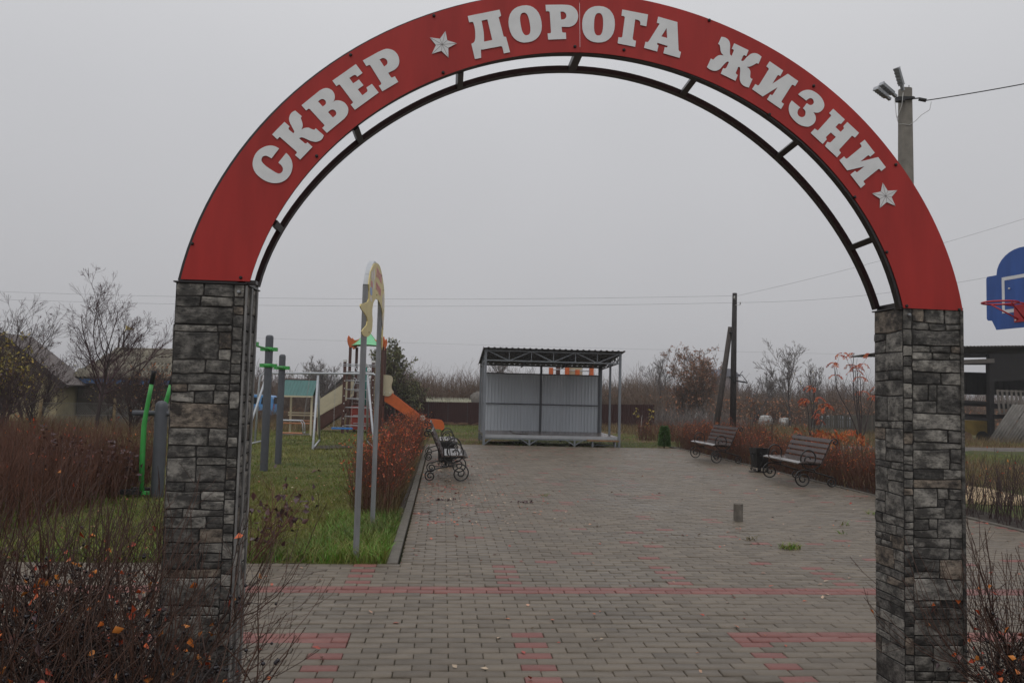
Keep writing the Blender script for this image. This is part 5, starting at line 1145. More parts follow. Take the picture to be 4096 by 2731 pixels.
# ------------------------------------------------------------------ car and houses on the left
car = thing('parked_car', 'light blue minivan parked beyond the lawn behind the exercise posts', 'car', (-12.3, 52, 0)); z0 = float(ground_z(52)) + .02
M_car = mat('blue_car_paint', (.10, .30, .62), .3, var=.05); M_glass = mat('car_glass', (.015, .02, .028), .12, var=.1)
pf = [(-14.0, .35), (-14.0, .80), (-13.7, .92), (-13.3, 1.38), (-12.9, 1.52), (-10.9, 1.52), (-10.55, 1.40), (-10.45, .95), (-10.42, .55), (-10.5, .32)]
b = MB(); b.prism(smooth2(pf, 3), (0, 51.1, z0), (1, 0, 0), (0, 0, 1), (0, 1.65, 0)); b.build('body', M_car, car)
for (x0, x1) in ((-13.05, -12.2), (-12.1, -11.3), (-11.2, -10.68)):
    b = MB(); b.prism([(x0, .98), (x1, .98), (x1 - .03, 1.40), (x0 + .06, 1.40)], (0, 51.09, z0), (1, 0, 0), (0, 0, 1), (0, .008, 0)); b.build('window', M_glass, car)
b = MB(); b.prism([(0.15, 1.0), (1.5, 1.0), (1.4, 1.42), (.25, 1.42)], (-10.445, 51.1, z0), (0, 1, 0), (0, 0, 1), (.01, 0, 0)); b.build('rear_window', M_glass, car)
for y in (51.2, 52.6): b = MB(); b.box(-10.47, -10.41, y, y + .12, z0 + .7, z0 + .98); b.build('tail_light', M_rim, car)
for x in (-13.3, -11.1):
    b = MB(); b.tube([(x, 51.06, z0 + .3), (x, 51.28, z0 + .3)], .31, 16); wh = b.build('wheel', M_black, car)
    b = MB(); b.tube([(x, 51.055, z0 + .3), (x, 51.07, z0 + .3)], .18, 12); b.build('rim', M_lampm, wh)
b = MB(); b.tube([(-12.8, 51.3, z0 + 1.58), (-11.0, 51.3, z0 + 1.58)], .02, 6); b.build('roof_rail', M_lampm, car)

M_slate = mat('weathered_slate', (.125, .108, .080), .85, var=.28, scale=1.6, col2=(.22, .195, .145))
M_slate2 = mat('purple_slate', (.13, .11, .105), .85, var=.2, scale=1.5)
h2 = thing('hipped_house', 'low house with hipped grey slate roof and blue fascia behind the bare tree', 'house', (-13.5, 40.5, 0)); zg = float(ground_z(40))
b = MB(); b.box(-16.4, -11.0, 37.9, 44, zg - .2, 1.5); b.build('wall', mat('dull_plank_wall', (.075, .065, .052), .85, var=.35, scale=1.5), h2)
b = MB(); b.box(-12.75, -11.02, 37.865, 37.898, .86, 1.49); b.build('painted_wall', mat('green_painted_wall', (.03, .17, .05), .7, var=.3, scale=1.5), h2)
b = MB(); b.box(-16.5, -10.9, 37.6, 37.63, 1.50, 1.72); b.build('fascia', mat('blue_board', (.05, .14, .32), .6, var=.15), h2)
b = MB(); b.box(-16.6, -10.8, 37.55, 37.9, 1.49, 1.515); b.build('soffit', mat('dark_soffit', (.05, .04, .04), .8), h2)
b = MB(); b.box(-12.6, -11.9, 37.86, 37.895, zg - .1, .85); b.build('white_corner', mat('whitewash', (.34, .33, .31), .85, var=.3, scale=4), h2)
for r in range(4):
    t0, t1 = r / 4, (r + 1) / 4 + .02
    y0, zz0 = 37.45 + 2.55 * t0, 1.76 + 1.41 * t0; y1, zz1 = 37.45 + 2.55 * t1, 1.76 + 1.41 * t1
    xl0 = -16.6 + 1.05 * t0
    b = MB(); b.wave((xl0 + .1, y0, zz0 + .03), (1, 0, 0), (0, y1 - y0, zz1 - zz0), 5.75 - 1.05 * t0, math.hypot(y1 - y0, zz1 - zz0), .17, .03, (0, -.48, .87)); b.build('slate_row', M_slate, h2)
b = MB(); b.add([(-16.75, 37.4, 1.73), (-15.6, 40.05, 3.18), (-16.75, 44.3, 1.73)], [(0, 1, 2)]); b.add([(-15.6, 40.05, 3.18), (-10.8, 40.05, 3.18), (-10.8, 44.3, 1.73), (-16.75, 44.3, 1.73)], [(0, 1, 2, 3)]); b.build('roof_slope', M_slate, h2)
b = MB(); b.tube([(-15.65, 40.05, 3.2), (-10.8, 40.05, 3.22)], .06, 6); b.build('ridge', M_slate, h2)
for (x, h) in ((-15.62, 3.75), (-15.40, 4.05)): b = MB(); b.tube([(x, 40.2, 3.0), (x, 40.2, h)], .04, 6); b.build('vent_pipe', M_dark, h2)
b = MB(); b.prism([(-14.9, 3.98), (-14.45, 4.02), (-14.9, 4.22)], (-.45, 40.2, .12), (1, 0, 0), (0, 0, 1), (0, .02, 0)); b.bar((-15.4, 40.2, 4.0), (-15.35, 40.2, 4.12), .03, .03); b.build('weather_vane', M_yel, h2)

h1 = thing('gabled_house', 'house with broad grey roof and pale yellow wall at the left edge', 'house', (-18.5, 39, 0)); zg = float(ground_z(36))
b = MB(); b.prism([(-23.6, zg - .2), (-16.5, zg - .2), (-16.5, 1.62), (-18.9, 3.38), (-21, 3.38), (-23.6, 1.6)], (0, 36.2, 0), (1, 0, 0), (0, 0, 1), (0, 2, 0)); b.build('wall', mat('cream_render', (.34, .29, .17), .85, var=.25, scale=1.2), h1)
b = MB(); b.prism([(-15.9, 1.42), (-18.7, 3.55), (-20.4, 3.55), (-20.4, 3.45), (-18.75, 3.43), (-16.0, 1.34)], (0, 35.7, 0), (1, 0, 0), (0, 0, 1), (0, 2.6, 0)); b.build('roof', M_slate2, h1)
b = MB(); b.prism([(-15.9, 1.43), (-18.7, 3.56), (-20.4, 3.56), (-20.4, 3.36), (-18.78, 3.36), (-16.05, 1.26)], (0, 35.66, 0), (1, 0, 0), (0, 0, 1), (0, .04, 0)); b.build('barge_board', mat('dark_board', (.04, .03, .028), .8), h1)
for (x, z) in ((-18.9, .5),):
    b = MB(); b.box(x, x + .8, 36.15, 36.19, z, z + 1.1); wn_ = b.build('window', M_glass, h1)
    b = MB()
    for q in ((x - .05, x + .85, z - .06, z), (x - .05, x + .85, z + 1.1, z + 1.16), (x - .05, x, z, z + 1.1), (x + .8, x + .85, z, z + 1.1), (x + .38, x + .42, z, z + 1.1)): b.box(q[0], q[1], 36.12, 36.16, q[2], q[3])
    b.build('frame', mat('faded_frame', (.20, .18, .14), .7), wn_)
# brick gable
M_brk = bpy.data.materials.new('old_grey_brick'); M_brk.use_nodes = True
t = M_brk.node_tree; bs_ = t.nodes['Principled BSDF']; bt = t.nodes.new('ShaderNodeTexBrick'); gp = t.nodes.new('ShaderNodeNewGeometry'); mp = t.nodes.new('ShaderNodeMapping'); mp.inputs['Rotation'].default_value = (PI / 2, 0, 0)
t.links.new(gp.outputs['Position'], mp.inputs['Vector']); t.links.new(mp.outputs[0], bt.inputs['Vector']); bt.inputs['Scale'].default_value = 2.4; bt.inputs['Color1'].default_value = (.25, .21, .18, 1); bt.inputs['Color2'].default_value = (.20, .13, .105, 1); bt.inputs['Mortar'].default_value = (.12, .11, .10, 1); bt.inputs['Mortar Size'].default_value = .03
t.links.new(bt.outputs['Color'], bs_.inputs['Base Color']); bs_.inputs['Roughness'].default_value = .9
h3 = thing('brick_barn', 'grey brick gable with steep dark roof edge behind the beige ramp', 'house', (-7, 62, 0)); zg = float(ground_z(60))
b = MB(); b.prism([(-9.6, zg - .2), (-4.0, zg - .2), (-4.0, .1), (-6.9, 2.75), (-9.6, .1)], (0, 60, 0), (1, 0, 0), (0, 0, 1), (0, 6, 0)); b.build('wall', M_brk, h3)
b = MB(); b.prism([(-9.9, -.25), (-6.9, 2.72), (-3.8, -.1), (-3.8, .02), (-6.9, 2.84), (-9.9, -.13)], (0, 59.7, 0), (1, 0, 0), (0, 0, 1), (0, 6.6, 0)); b.build('roof', mat('dark_felt', (.06, .055, .052), .85, var=.2), h3)
fh = thing('distant_house', 'small hazy house with grey roof on the skyline by the wooden pole', 'house', (47.2, 130, 0))
b = MB(); b.box(45.6, 48.8, 130, 134, -.7, 5.3); b.build('wall', mat('far_wall', (.22, .18, .18), .9), fh)
b = MB(); b.prism([(45.2, 5.2), (49.2, 5.2), (47.8, 6.5), (46.4, 6.5)], (0, 129.6, 0), (1, 0, 0), (0, 0, 1), (0, 7, 0)); b.build('roof', mat('far_roof', (.16, .16, .19), .9), fh)
b = MB(); b.box(46.3, 46.8, 131, 131.5, 6, 6.95); b.build('chimney', mat('far_wall', (.22, .18, .18), .9), fh)

# net fence with timber posts by the houses
nf = thing('net_fence', 'sagging wire net fence on timber posts in front of the hipped house', 'fence', (-11, 28.5, 0))
pp = [(-15.4, 26.6), (-13.0, 27.4), (-11.0, 28.2), (-9.9, 28.6), (-8.6, 29.2)]
for (x, y) in pp: b = MB(); b.tube([(x, y, -.2), (x + .03, y, 1.02 if x > -14 else .9)], .05, 6); b.build('post', mat('pale_post', (.27, .20, .11), .8, var=.3, scale=8), nf)
b = MB()
for (a, c) in zip(pp[1:], pp[2:]):
    n = 36
    for i in range(n + 1):
        t0 = i / n
        for sgn in (0, 1):
            t1 = min(1, max(0, t0 + (.42 if sgn else -.42)))
            b.bar((a[0] + (c[0] - a[0]) * t0, a[1] + (c[1] - a[1]) * t0, .02), (a[0] + (c[0] - a[0]) * t1, a[1] + (c[1] - a[1]) * t1, .82), .0045, .0045)
    for z in (.1, .45, .84): b.bar((*a, z), (*c, z), .01, .01)
b.build('net', mat('net_wire', (.22, .22, .21), .6), nf)

# ------------------------------------------------------------------ grey board fence, hay wraps, tarpaulin on the right
gf = thing('board_fence', 'weathered grey board fence beyond the rowan on the right', 'fence', (27, 50, 0)); rq = random.Random(9)
M_gb = mat('grey_board', (.072, .062, .050), .9, var=.3, scale=2.5, rand=.3); zg = float(ground_z(50))
for i in range(46):
    x = 23.4 + i * .155; h = .58 + .004 * i + rq.uniform(-.05, .05); a = rq.uniform(-.012, .012)
    b = MB(); b.add([(x, 50, zg - .1), (x + .14, 50, zg - .1), (x + .14, 50.02, zg - .1), (x, 50.02, zg - .1), (x + a, 50, h), (x + .14 + a, 50, h + rq.uniform(-.02, .02)), (x + .14 + a, 50.02, h), (x + a, 50.02, h)], [(3, 2, 1, 0), (4, 5, 6, 7), (0, 1, 5, 4), (1, 2, 6, 5), (2, 3, 7, 6), (3, 0, 4, 7)]); b.build('board', M_gb, gf)
b = MB(); b.bar((23.4, 50.05, .35), (30.5, 50.05, .35), .05, .08); b.bar((23.4, 50.05, -.2), (30.5, 50.05, -.2), .05, .08); b.build('rail', M_gb, gf)
def wrap(name, label, cat, x, y, z0, rx, ry, h, m, seed):
    r_ = np.random.default_rng(seed); b = MB(); n, k = 16, 7; vs = []
    for i in range(k):
        t = i / (k - 1); rr = math.cos(t * PI / 2 * .96) ** .45
        for j in range(n): a = 2 * PI * j / n; q = 1 + r_.uniform(-.07, .07); vs.append((x + rx * rr * q * math.cos(a), y + ry * rr * q * math.sin(a), z0 + h * math.sin(t * PI / 2)))
    b.add(vs, [(i * n + j, i * n + (j + 1) % n, (i + 1) * n + (j + 1) % n, (i + 1) * n + j) for i in range(k - 1) for j in range(n)] + [tuple(range((k - 1) * n, k * n))]); tag(b.build(name, m), label, cat)
M_wrap = mat('white_wrap', (.40, .40, .39), .6, var=.45, scale=3); M_wrap2 = mat('blue_tarp', (.40, .52, .70), .5, var=.4, scale=2, col2=(.75, .80, .86))
wrap('wrapped_bale', 'white wrapped bale in the field left of the wooden pole', 'bale', 21.6, 66, -.75, .6, .5, 1.15, M_wrap, 1)
wrap('wrapped_bale', 'white wrapped heap under the leaning bare trees, leftmost of two', 'bale', 27.2, 66, -.75, .65, .5, .95, M_wrap, 2)
wrap('wrapped_bale', 'lower white wrapped heap, rightmost of two under the bare trees', 'bale', 28.6, 65.5, -.75, .55, .45, .8, M_wrap, 3)
wrap('tarpaulin_heap', 'heap under pale blue tarpaulin at the end of the board fence', 'tarpaulin', 26.9, 53.5, -.6, 1.6, .8, 1.12, M_wrap2, 4)

# ------------------------------------------------------------------ barn on the right
barn = thing('open_barn', 'dark open timber barn with corrugated roof at the right edge', 'barn', (28, 37, 0)); zg = float(ground_z(36))
M_bt = mat('dark_timber', (.012, .010, .010), .9, var=.3, scale=4); M_br = mat('barn_slate', (.075, .068, .062), .9, var=.25, scale=2)
dv = Vector((1, .12, 0)).normalized()
for i in range(4):
    b = MB(); b.wave((21.7 + i * 3.02, 35.3 + i * .36, 4.10 + .135 * i * 1.0), (1, .12, .045), (0, 1, -.03), 3.0, 6.2, .19, .035, (0, .03, .99)); b.build('roof_sheet', M_br, barn)
for (x, y) in ((21.9, 36), (25.05, 40.8), (25.9, 36.2), (29.9, 36.6), (29.2, 40.9), (23.3, 40.7), (33, 37)): b = MB(); b.box(x - .11, x + .11, y - .11, y + .11, zg - .2, 3.95); b.build('post', M_bt, barn)
b = MB(); b.bar((21.5, 36, 3.72), (33.5, 37, 4.15), .15, .2); b.bar((23.1, 40.8, 3.6), (33.5, 41.4, 3.9), .15, .2); b.build('beam', M_bt, barn)
b = MB(); b.bar((23.0, 35.85, 3.42), (26.0, 36.05, 3.62), .05, .2); b.build('loose_board', mat('worn_board', (.11, .10, .09), .85), barn)
def plank(nm, p, q, w, h, m=M_bt): b = MB(); b.bar(p, q, w, h); b.build(nm, m, barn)
for i in range(26):
    x = 25.85 + i * .30; plank('wall_board', (x + .14, 36.10 + .085 * (x - 25.9), 2.62 + .02 * i), (x + .14, 36.10 + .085 * (x - 25.9), 3.86 + .03 * i), .28, .03, M_bt)
for i in range(5, 40): x = 21.7 + i * .3; plank('back_board', (x + .14, 41.0, 2.05), (x + .14, 41.0, 3.25), .285, .03)
for z in (1.55, .95): plank('rail', (23.1, 40.9, z), (34, 41.2, z - .05), .05, .18)
plank('rail', (21.5, 36.3, 1.05), (26.0, 36.3, .82), .06, .16); plank('rail', (21.5, 36.3, 1.72), (26.0, 36.3, 1.62), .05, .13); plank('loft_edge', (25.9, 36.05, .98), (33.5, 36.5, 1.05), .12, .2); plank('rail', (26, 36.3, 1.4), (33.5, 36.8, 1.45), .05, .12)
pal = thing('pallet', 'grey slatted wooden pallet standing upright on the barn edge', 'pallet', (26.9, 35.9, 0)); M_pal = mat('pallet_wood', (.14, .125, .11), .9, var=.3, scale=6)
for i in range(7): x = 26.15 + i * .23; b = MB(); b.bar((x, 35.92, 1.10), (x - .06, 35.98, 2.25), .11, .025); b.build('slat', M_pal, pal)
for z in (1.15, 1.65, 2.2): b = MB(); b.bar((26.05, 35.96 + (z - 1.1) * .05, z), (27.65, 35.96 + (z - 1.1) * .05, z), .03, .08); b.build('crosspiece', M_pal, pal)
M_asb = mat('grey_wavy_slate', (.165, .155, .140), .9, var=.25, scale=3)
spec = [((24.75, 34.9, zg), .80, 1.78, .95, 'leftmost grey wavy slate sheet leaning on the barn'), ((25.55, 34.95, zg), .95, 1.78, 1.0, 'wide grey wavy slate sheet leaning second from left on the barn'), ((26.25, 34.75, zg), .55, .95, .45, 'short grey wavy slate sheet leaning in front on the barn'), ((26.75, 35.0, zg), 1.25, 1.82, .95, 'rightmost grey wavy slate sheet leaning on the barn')]
for (o_, w, h, ln, lab) in spec:
    ev = Vector((ln + .75, .55, h)); b = MB(); b.wave(o_, (1, .05, 0), ev, w, ev.length, .17, .03, (0, -.85, .35)); tag(b.build('slate_sheet', M_asb), lab, 'slate sheet', 'slate sheets leaning on the barn')
bs2 = thing('block_stack', 'stack of reddish blocks inside the barn beside the right pillar', 'block stack', (23.9, 36.2, 0))
for i in range(4):
    for j in range(2): b = MB(); b.box(23.05 + j * .60, 23.63 + j * .60, 35.9, 36.5, zg + .33 * i, zg + .325 * (i + 1) + .0); b.build('block', mat('salmon_block', (.23, .115, .085), .9, var=.3, scale=3, rand=.2), bs2)
ct = thing('yellow_cart', 'yellow metal cart box standing inside the barn', 'cart', (25.4, 37.4, 0))
b = MB(); b.box(24.8, 26.3, 37, 38, .05, .75); b.build('cart_box', mat('faded_yellow', (.22, .15, .03), .6, var=.3, scale=3), ct)
for x in (25.0, 26.0): b = MB(); b.tube([(x, 36.92, -.02), (x, 37.02, -.02)], .28, 14); b.build('wheel', M_black, ct)
lg = MB(); lg.tube([(24.75, 36.2, zg + .18), (24.78, 37.0, zg + .2)], .22, 12); tag(lg.build('log', mat('log_end', (.14, .085, .05), .9, var=.3, scale=12)), 'short cut log lying by the slate sheets', 'log')
# ------------------------------------------------------------------ vegetation
def blades(rng, P, h, w, lean=.35, tint=(0, 1), simple=False):
    n = len(P); a = rng.uniform(0, 2 * PI, n); b = rng.uniform(0, 2 * PI, n); L = np.abs(rng.normal(lean, lean * .5, n)) * h
    side = np.stack([np.cos(a), np.sin(a), 0 * a], 1) * (w / 2)[:, None]; ln = np.stack([np.cos(b), np.sin(b), 0 * b], 1) * L[:, None]
    up = np.array([0, 0, 1.])[None] * h[:, None]
    V = np.stack([P - side, P + side, P + up * .6 + ln * .35 + side * .8, P + up * .6 + ln * .35 - side * .8, P + up * .95 + ln + side * .08, P + up * .95 + ln - side * .08], 1)
    k = np.arange(n)[:, None] * 6
    F = k + np.array([[0, 1, 4, 5]]) if simple else np.concatenate([k + np.array([[0, 1, 2, 3]]), k + np.array([[3, 2, 4, 5]])])
    return V.reshape(-1, 3), F, np.repeat(rng.uniform(tint[0], tint[1], n), 6)
def patch(P): return .5 + .25 * np.sin(P[:, 0] * 1.3 + 2 * np.sin(P[:, 1] * .5)) + .25 * np.sin(P[:, 1] * .9 + 1.7 * P[:, 0] * .6)
def merge(parts):
    V, F = join([(p[0], p[1]) for p in parts]); return V, F, np.concatenate([p[2] for p in parts])

rng = np.random.default_rng(42)
def scatter(n, x0, x1, y0, y1, z=None):
    P = np.stack([rng.uniform(x0, x1, n), rng.uniform(y0, y1, n), np.zeros(n)], 1); P[:, 2] = ground_z(P[:, 1]) - .015; return P
gp_ = []
for (n, x0, x1, y0, y1, h, w) in ((27000, -3.9, -.46, 7.24, 10.5, .050, .006), (20000, -4.6, -.95, 10.5, 15, .050, .009), (20000, -7.5, -.95, 15, 23, .055, .014), (14000, -9.4, -.5, 23, 33, .06, .026), (7000, -6.5, -3.9, 7.24, 11.5, .06, .009)):
    P = scatter(n, x0, x1, y0, y1); q = np.clip(patch(P), 0, 1)
    hh = h * rng.uniform(.5, 1.3, n) * (.6 + .7 * q); t = np.clip(.25 + .45 * q + rng.normal(0, .16, n), 0, .72)
    bare = rng.uniform(0, 1, n) < .35 * (1 - q); t[bare] = .66
    V, F, _ = blades(rng, P, hh, w * rng.uniform(.7, 1.3, n), .6, simple=y0 >= 10.5); gp_.append((V, F, np.repeat(t, 6)))
# lush fresh tufts near the kerb corner and along the lawn edge
P = np.concatenate([scatter(5500, -1.25, -.46, 7.24, 9.9), scatter(900, -3.4, -.46, 7.22, 7.5), scatter(700, -2.6, -2.0, 7.6, 8.0)]); n = len(P)
V, F, _ = blades(rng, P, rng.uniform(.06, .16, n), rng.uniform(.004, .008, n), .7); gp_.append((V, F, np.repeat(np.clip(rng.normal(.82, .16, n), 0, 1), 6)))
V, F, T = merge(gp_); o = npobj('lawn_grass', V, F, M_grass, tint=T, kind='stuff'); tag(o, 'short wet green lawn grass left of the square', 'grass')
gp_ = []
P = np.concatenate([scatter(12000, -.3, 12, 23.6, 36), scatter(5000, 0, 7, 36, 47), scatter(4000, 19, 34, 30.5, 34.5), scatter(3500, 12, 24, 21.2, 23.5), scatter(5000, 7.8, 12, 8.5, 21), scatter(6000, 10, 34, 52, 68)]); n = len(P)
V, F, _ = blades(rng, P, rng.uniform(.03, .075, n) * (P[:, 1] / 26).clip(1, 2.4), rng.uniform(.008, .018, n) * (P[:, 1] / 26).clip(1, 2.4), .7, simple=True); gp_.append((V, F, np.repeat(np.clip(rng.normal(.5, .22, n), 0, 1), 6)))
V, F, T = merge(gp_); o = npobj('verge_grass', V, F, M_grass, tint=T, kind='stuff'); tag(o, 'patchy green grass around the stage and along the track', 'grass')
P = np.concatenate([scatter(15000, 8.2, 24, 28.2, 52), scatter(5000, 7.9, 14, 14, 23.5), scatter(12000, -17, -8.6, 19, 36), scatter(2500, -9, -4.4, 12.5, 18), scatter(2500, 14, 40, 52, 66), scatter(3000, -14, -4, 36, 50), scatter(1500, -9.5, -5.0, 28.5, 36)]); n = len(P)
V, F, _ = blades(rng, P, rng.uniform(.12, .48, n) * np.where(P[:, 1] > 52, 1.2, 1), rng.uniform(.010, .022, n) * (P[:, 1] / 26).clip(.6, 2.2), .55, simple=True)
o = npobj('dry_grass', V, F, M_dryg, tint=np.repeat(rng.uniform(0, 1, n), 6), kind='stuff'); tag(o, 'rough dead grass and weeds on the open ground', 'dry grass')

def hedge(name, label, x0, x1, y0, y1, h, n, nl, twig, leafm, seed, lt=(0, 1), group=None, r=.004, lsize=(.02, .045), grassy=0, cat='hedge', top=.6):
    g = np.random.default_rng(seed); t = thing(name, label, cat, ((x0 + x1) / 2, (y0 + y1) / 2, 0), 0, group)
    P0 = np.stack([g.uniform(x0, x1, n), g.uniform(y0, y1, n), np.full(n, -.02)], 1)
    cxm = (x0 + x1) / 2; D = np.stack([(P0[:, 0] - cxm) / max(x1 - x0, .1) * .30 + g.normal(0, .10, n), g.normal(0, .14, n), np.ones(n)], 1)
    hv_ = 1 + .09 * np.sin(P0[:, 1] * 2.1 + P0[:, 0] * 1.3 + seed) + .07 * np.sin(P0[:, 1] * 5.3 + seed * 2)
    P, Rr = grow(g, P0, D, h * hv_ * g.uniform(.62, 1.06, n), g.uniform(r * .8, r * 1.6, n), np.full(n, r * .45), 4, .11, .06)
    P2, R2 = sprout(g, P, Rr, 5, .2, .95, .55, .34, .65, 3, .14, .14, .08)
    P3, R3 = sprout(g, P2, R2, 1, .3, .9, .6, .6, .7, 2, .1, .1, .05)
    V, F = join([tubes(P, Rr), ribbons(P2, R2, g) if y0 > 20 else tubes(P2, R2), ribbons(P3, R3, g)]); npobj('stems', V, F, twig, t, kind='stuff')
    if nl:
        pt, dr = on_lines(g, P2, nl, .2, 1); up = pt[:, 2] > g.uniform(0, top, nl) * h; pt, dr = pt[up], dr[up]
        d = nrm(dr + g.normal(0, .8, dr.shape) + np.array([0, 0, -.1])); V, F = leaves(g, pt, d, g.uniform(*lsize, len(pt))); npobj('leaves', V, F, leafm, t, np.repeat(g.uniform(*lt, len(pt)), 5), kind='stuff')
    if grassy:
        q = np.stack([g.uniform(x0 - .05, x1 + .08, grassy), g.uniform(y0, y1, grassy), np.zeros(grassy)], 1)
        V, F, T = blades(g, q, g.uniform(.15, .55, grassy), g.uniform(.006, .011, grassy), .6); npobj('dead_grass', V, F, M_dryg, t, T, kind='stuff')
    return t
hedge('clipped_hedge', 'long clipped red-leaved hedge between the lawn and the left benches', -.98, -.58, 9.65, 22.6, .90, 1500, 10500, M_twigr, M_leafo, 1, (0, .60), r=.0042, lsize=(.022, .05), grassy=4600, top=1.1)
hedge('clipped_hedge', 'long low red-brown hedge behind the two right benches', 7.12, 7.72, 11.8, 24.2, .80, 2200, 8500, M_twigr, M_leafo, 2, (0, .75), r=.0042, lsize=(.025, .052), grassy=500, top=1.3)
hedge('clipped_hedge', 'thin bare hedge along the paving to the right of the right pillar', 7.12, 7.72, 7.0, 11.7, .84, 330, 200, M_twigp, M_leafo, 3, (0, .7), r=.0045, lsize=(.03, .05), top=1.1)
hedge('clipped_hedge', 'brown leafless hedge across the lawn behind the purple shrubs', -9.6, -4.25, 11.4, 13.0, .98, 2000, 800, M_twigr, M_leafo, 4, (0, .8), r=.0045, lsize=(.03, .055), grassy=0, top=1.3)
hedge('clipped_hedge', 'red-brown bare hedge at the left edge of the lawn beside the purple shrubs', -6.2, -4.15, 8.0, 11.3, 1.0, 900, 300, M_twigr, M_leafo, 7, (0, .6), r=.0048, lsize=(.03, .055), top=1.2)
hedge('clipped_hedge', 'sparse dark hedge on the grass right of the stage', 6.9, 11.6, 27.5, 28.3, .75, 520, 900, M_twigr, M_leafo, 5, (0, .5), r=.006, lsize=(.03, .05), grassy=500)
hedge('clipped_hedge', 'brown hedge row in front of the blue minivan', -12, -5.6, 36.0, 37.0, .75, 600, 700, M_twigb, M_leafr, 6, r=.008, lsize=(.05, .08), grassy=400)

def shrub(name, label, base, h, spread, seed, nst=6, leafn=26, berries=60, leafm=None, twig=None, lt=(0, .8), lsize=(.022, .04), dirv=(0, 0), cat='shrub', group=None, up=.10, shoots=5, r=.011, third=6):
    g = np.random.default_rng(seed); t = thing(name, label, cat, base, 0, group); leafm = leafm or M_leafo; twig = twig or M_twigp
    P0 = np.tile(np.array(base, float), (nst, 1)) + np.stack([g.normal(0, .06, nst), g.normal(0, .06, nst), np.full(nst, -.03)], 1)
    a = g.uniform(0, 2 * PI, nst); D = np.stack([np.cos(a) * spread + dirv[0], np.sin(a) * spread + dirv[1], np.ones(nst)], 1)
    P, Rr = grow(g, P0, D, h * g.uniform(.6, .85, nst), g.uniform(r * .8, r * 1.3, nst), np.full(nst, r * .45), 7, .13, .03)
    P2, R2 = sprout(g, P, Rr, 7, .2, 1., .75, .55, .62, 6, .14, up, .12)
    P3, R3 = sprout(g, P2, R2, third, .2, 1., .7, .48, .62, 4, .13, .05, .05)
    lines = [tubes(P, Rr, 5), tubes(P2, R2, 4), tubes(P3, R3, 3)]
    if shoots:
        P4, R4 = sprout(g, P2, R2, shoots, .35, .9, .5, .75, .55, 6, .05, .30, .18); lines.append(tubes(P4, R4, 3)); src = P4
    else: src = P3
    V, F = join(lines); npobj('stems', V, F, twig, t, kind='stuff')
    if leafn:
        pt, dr = on_lines(g, np.concatenate([src[:, :4], P3[:, :4]]), leafn, .3, 1); d = nrm(dr * .4 + g.normal(0, .6, dr.shape) + np.array([0, 0, -.35]))
        V, F = leaves(g, pt, d, g.uniform(*lsize, len(pt)), .62); npobj('leaves', V, F, leafm, t, np.repeat(g.uniform(*lt, len(pt)), 5), kind='stuff')
    if berries:
        pt, _ = on_lines(g, P3, berries, .4, 1); b = MB(); v0 = []
        for p in pt: b.lathe([(.0005, -.0065), (.0055, -.004), (.0068, 0), (.0055, .004), (.0005, .0062)], (p[0], p[1], p[2] - .008), 6, False)
        o = b.build('berries', M_berry, t); o['kind'] = 'stuff'
    return t
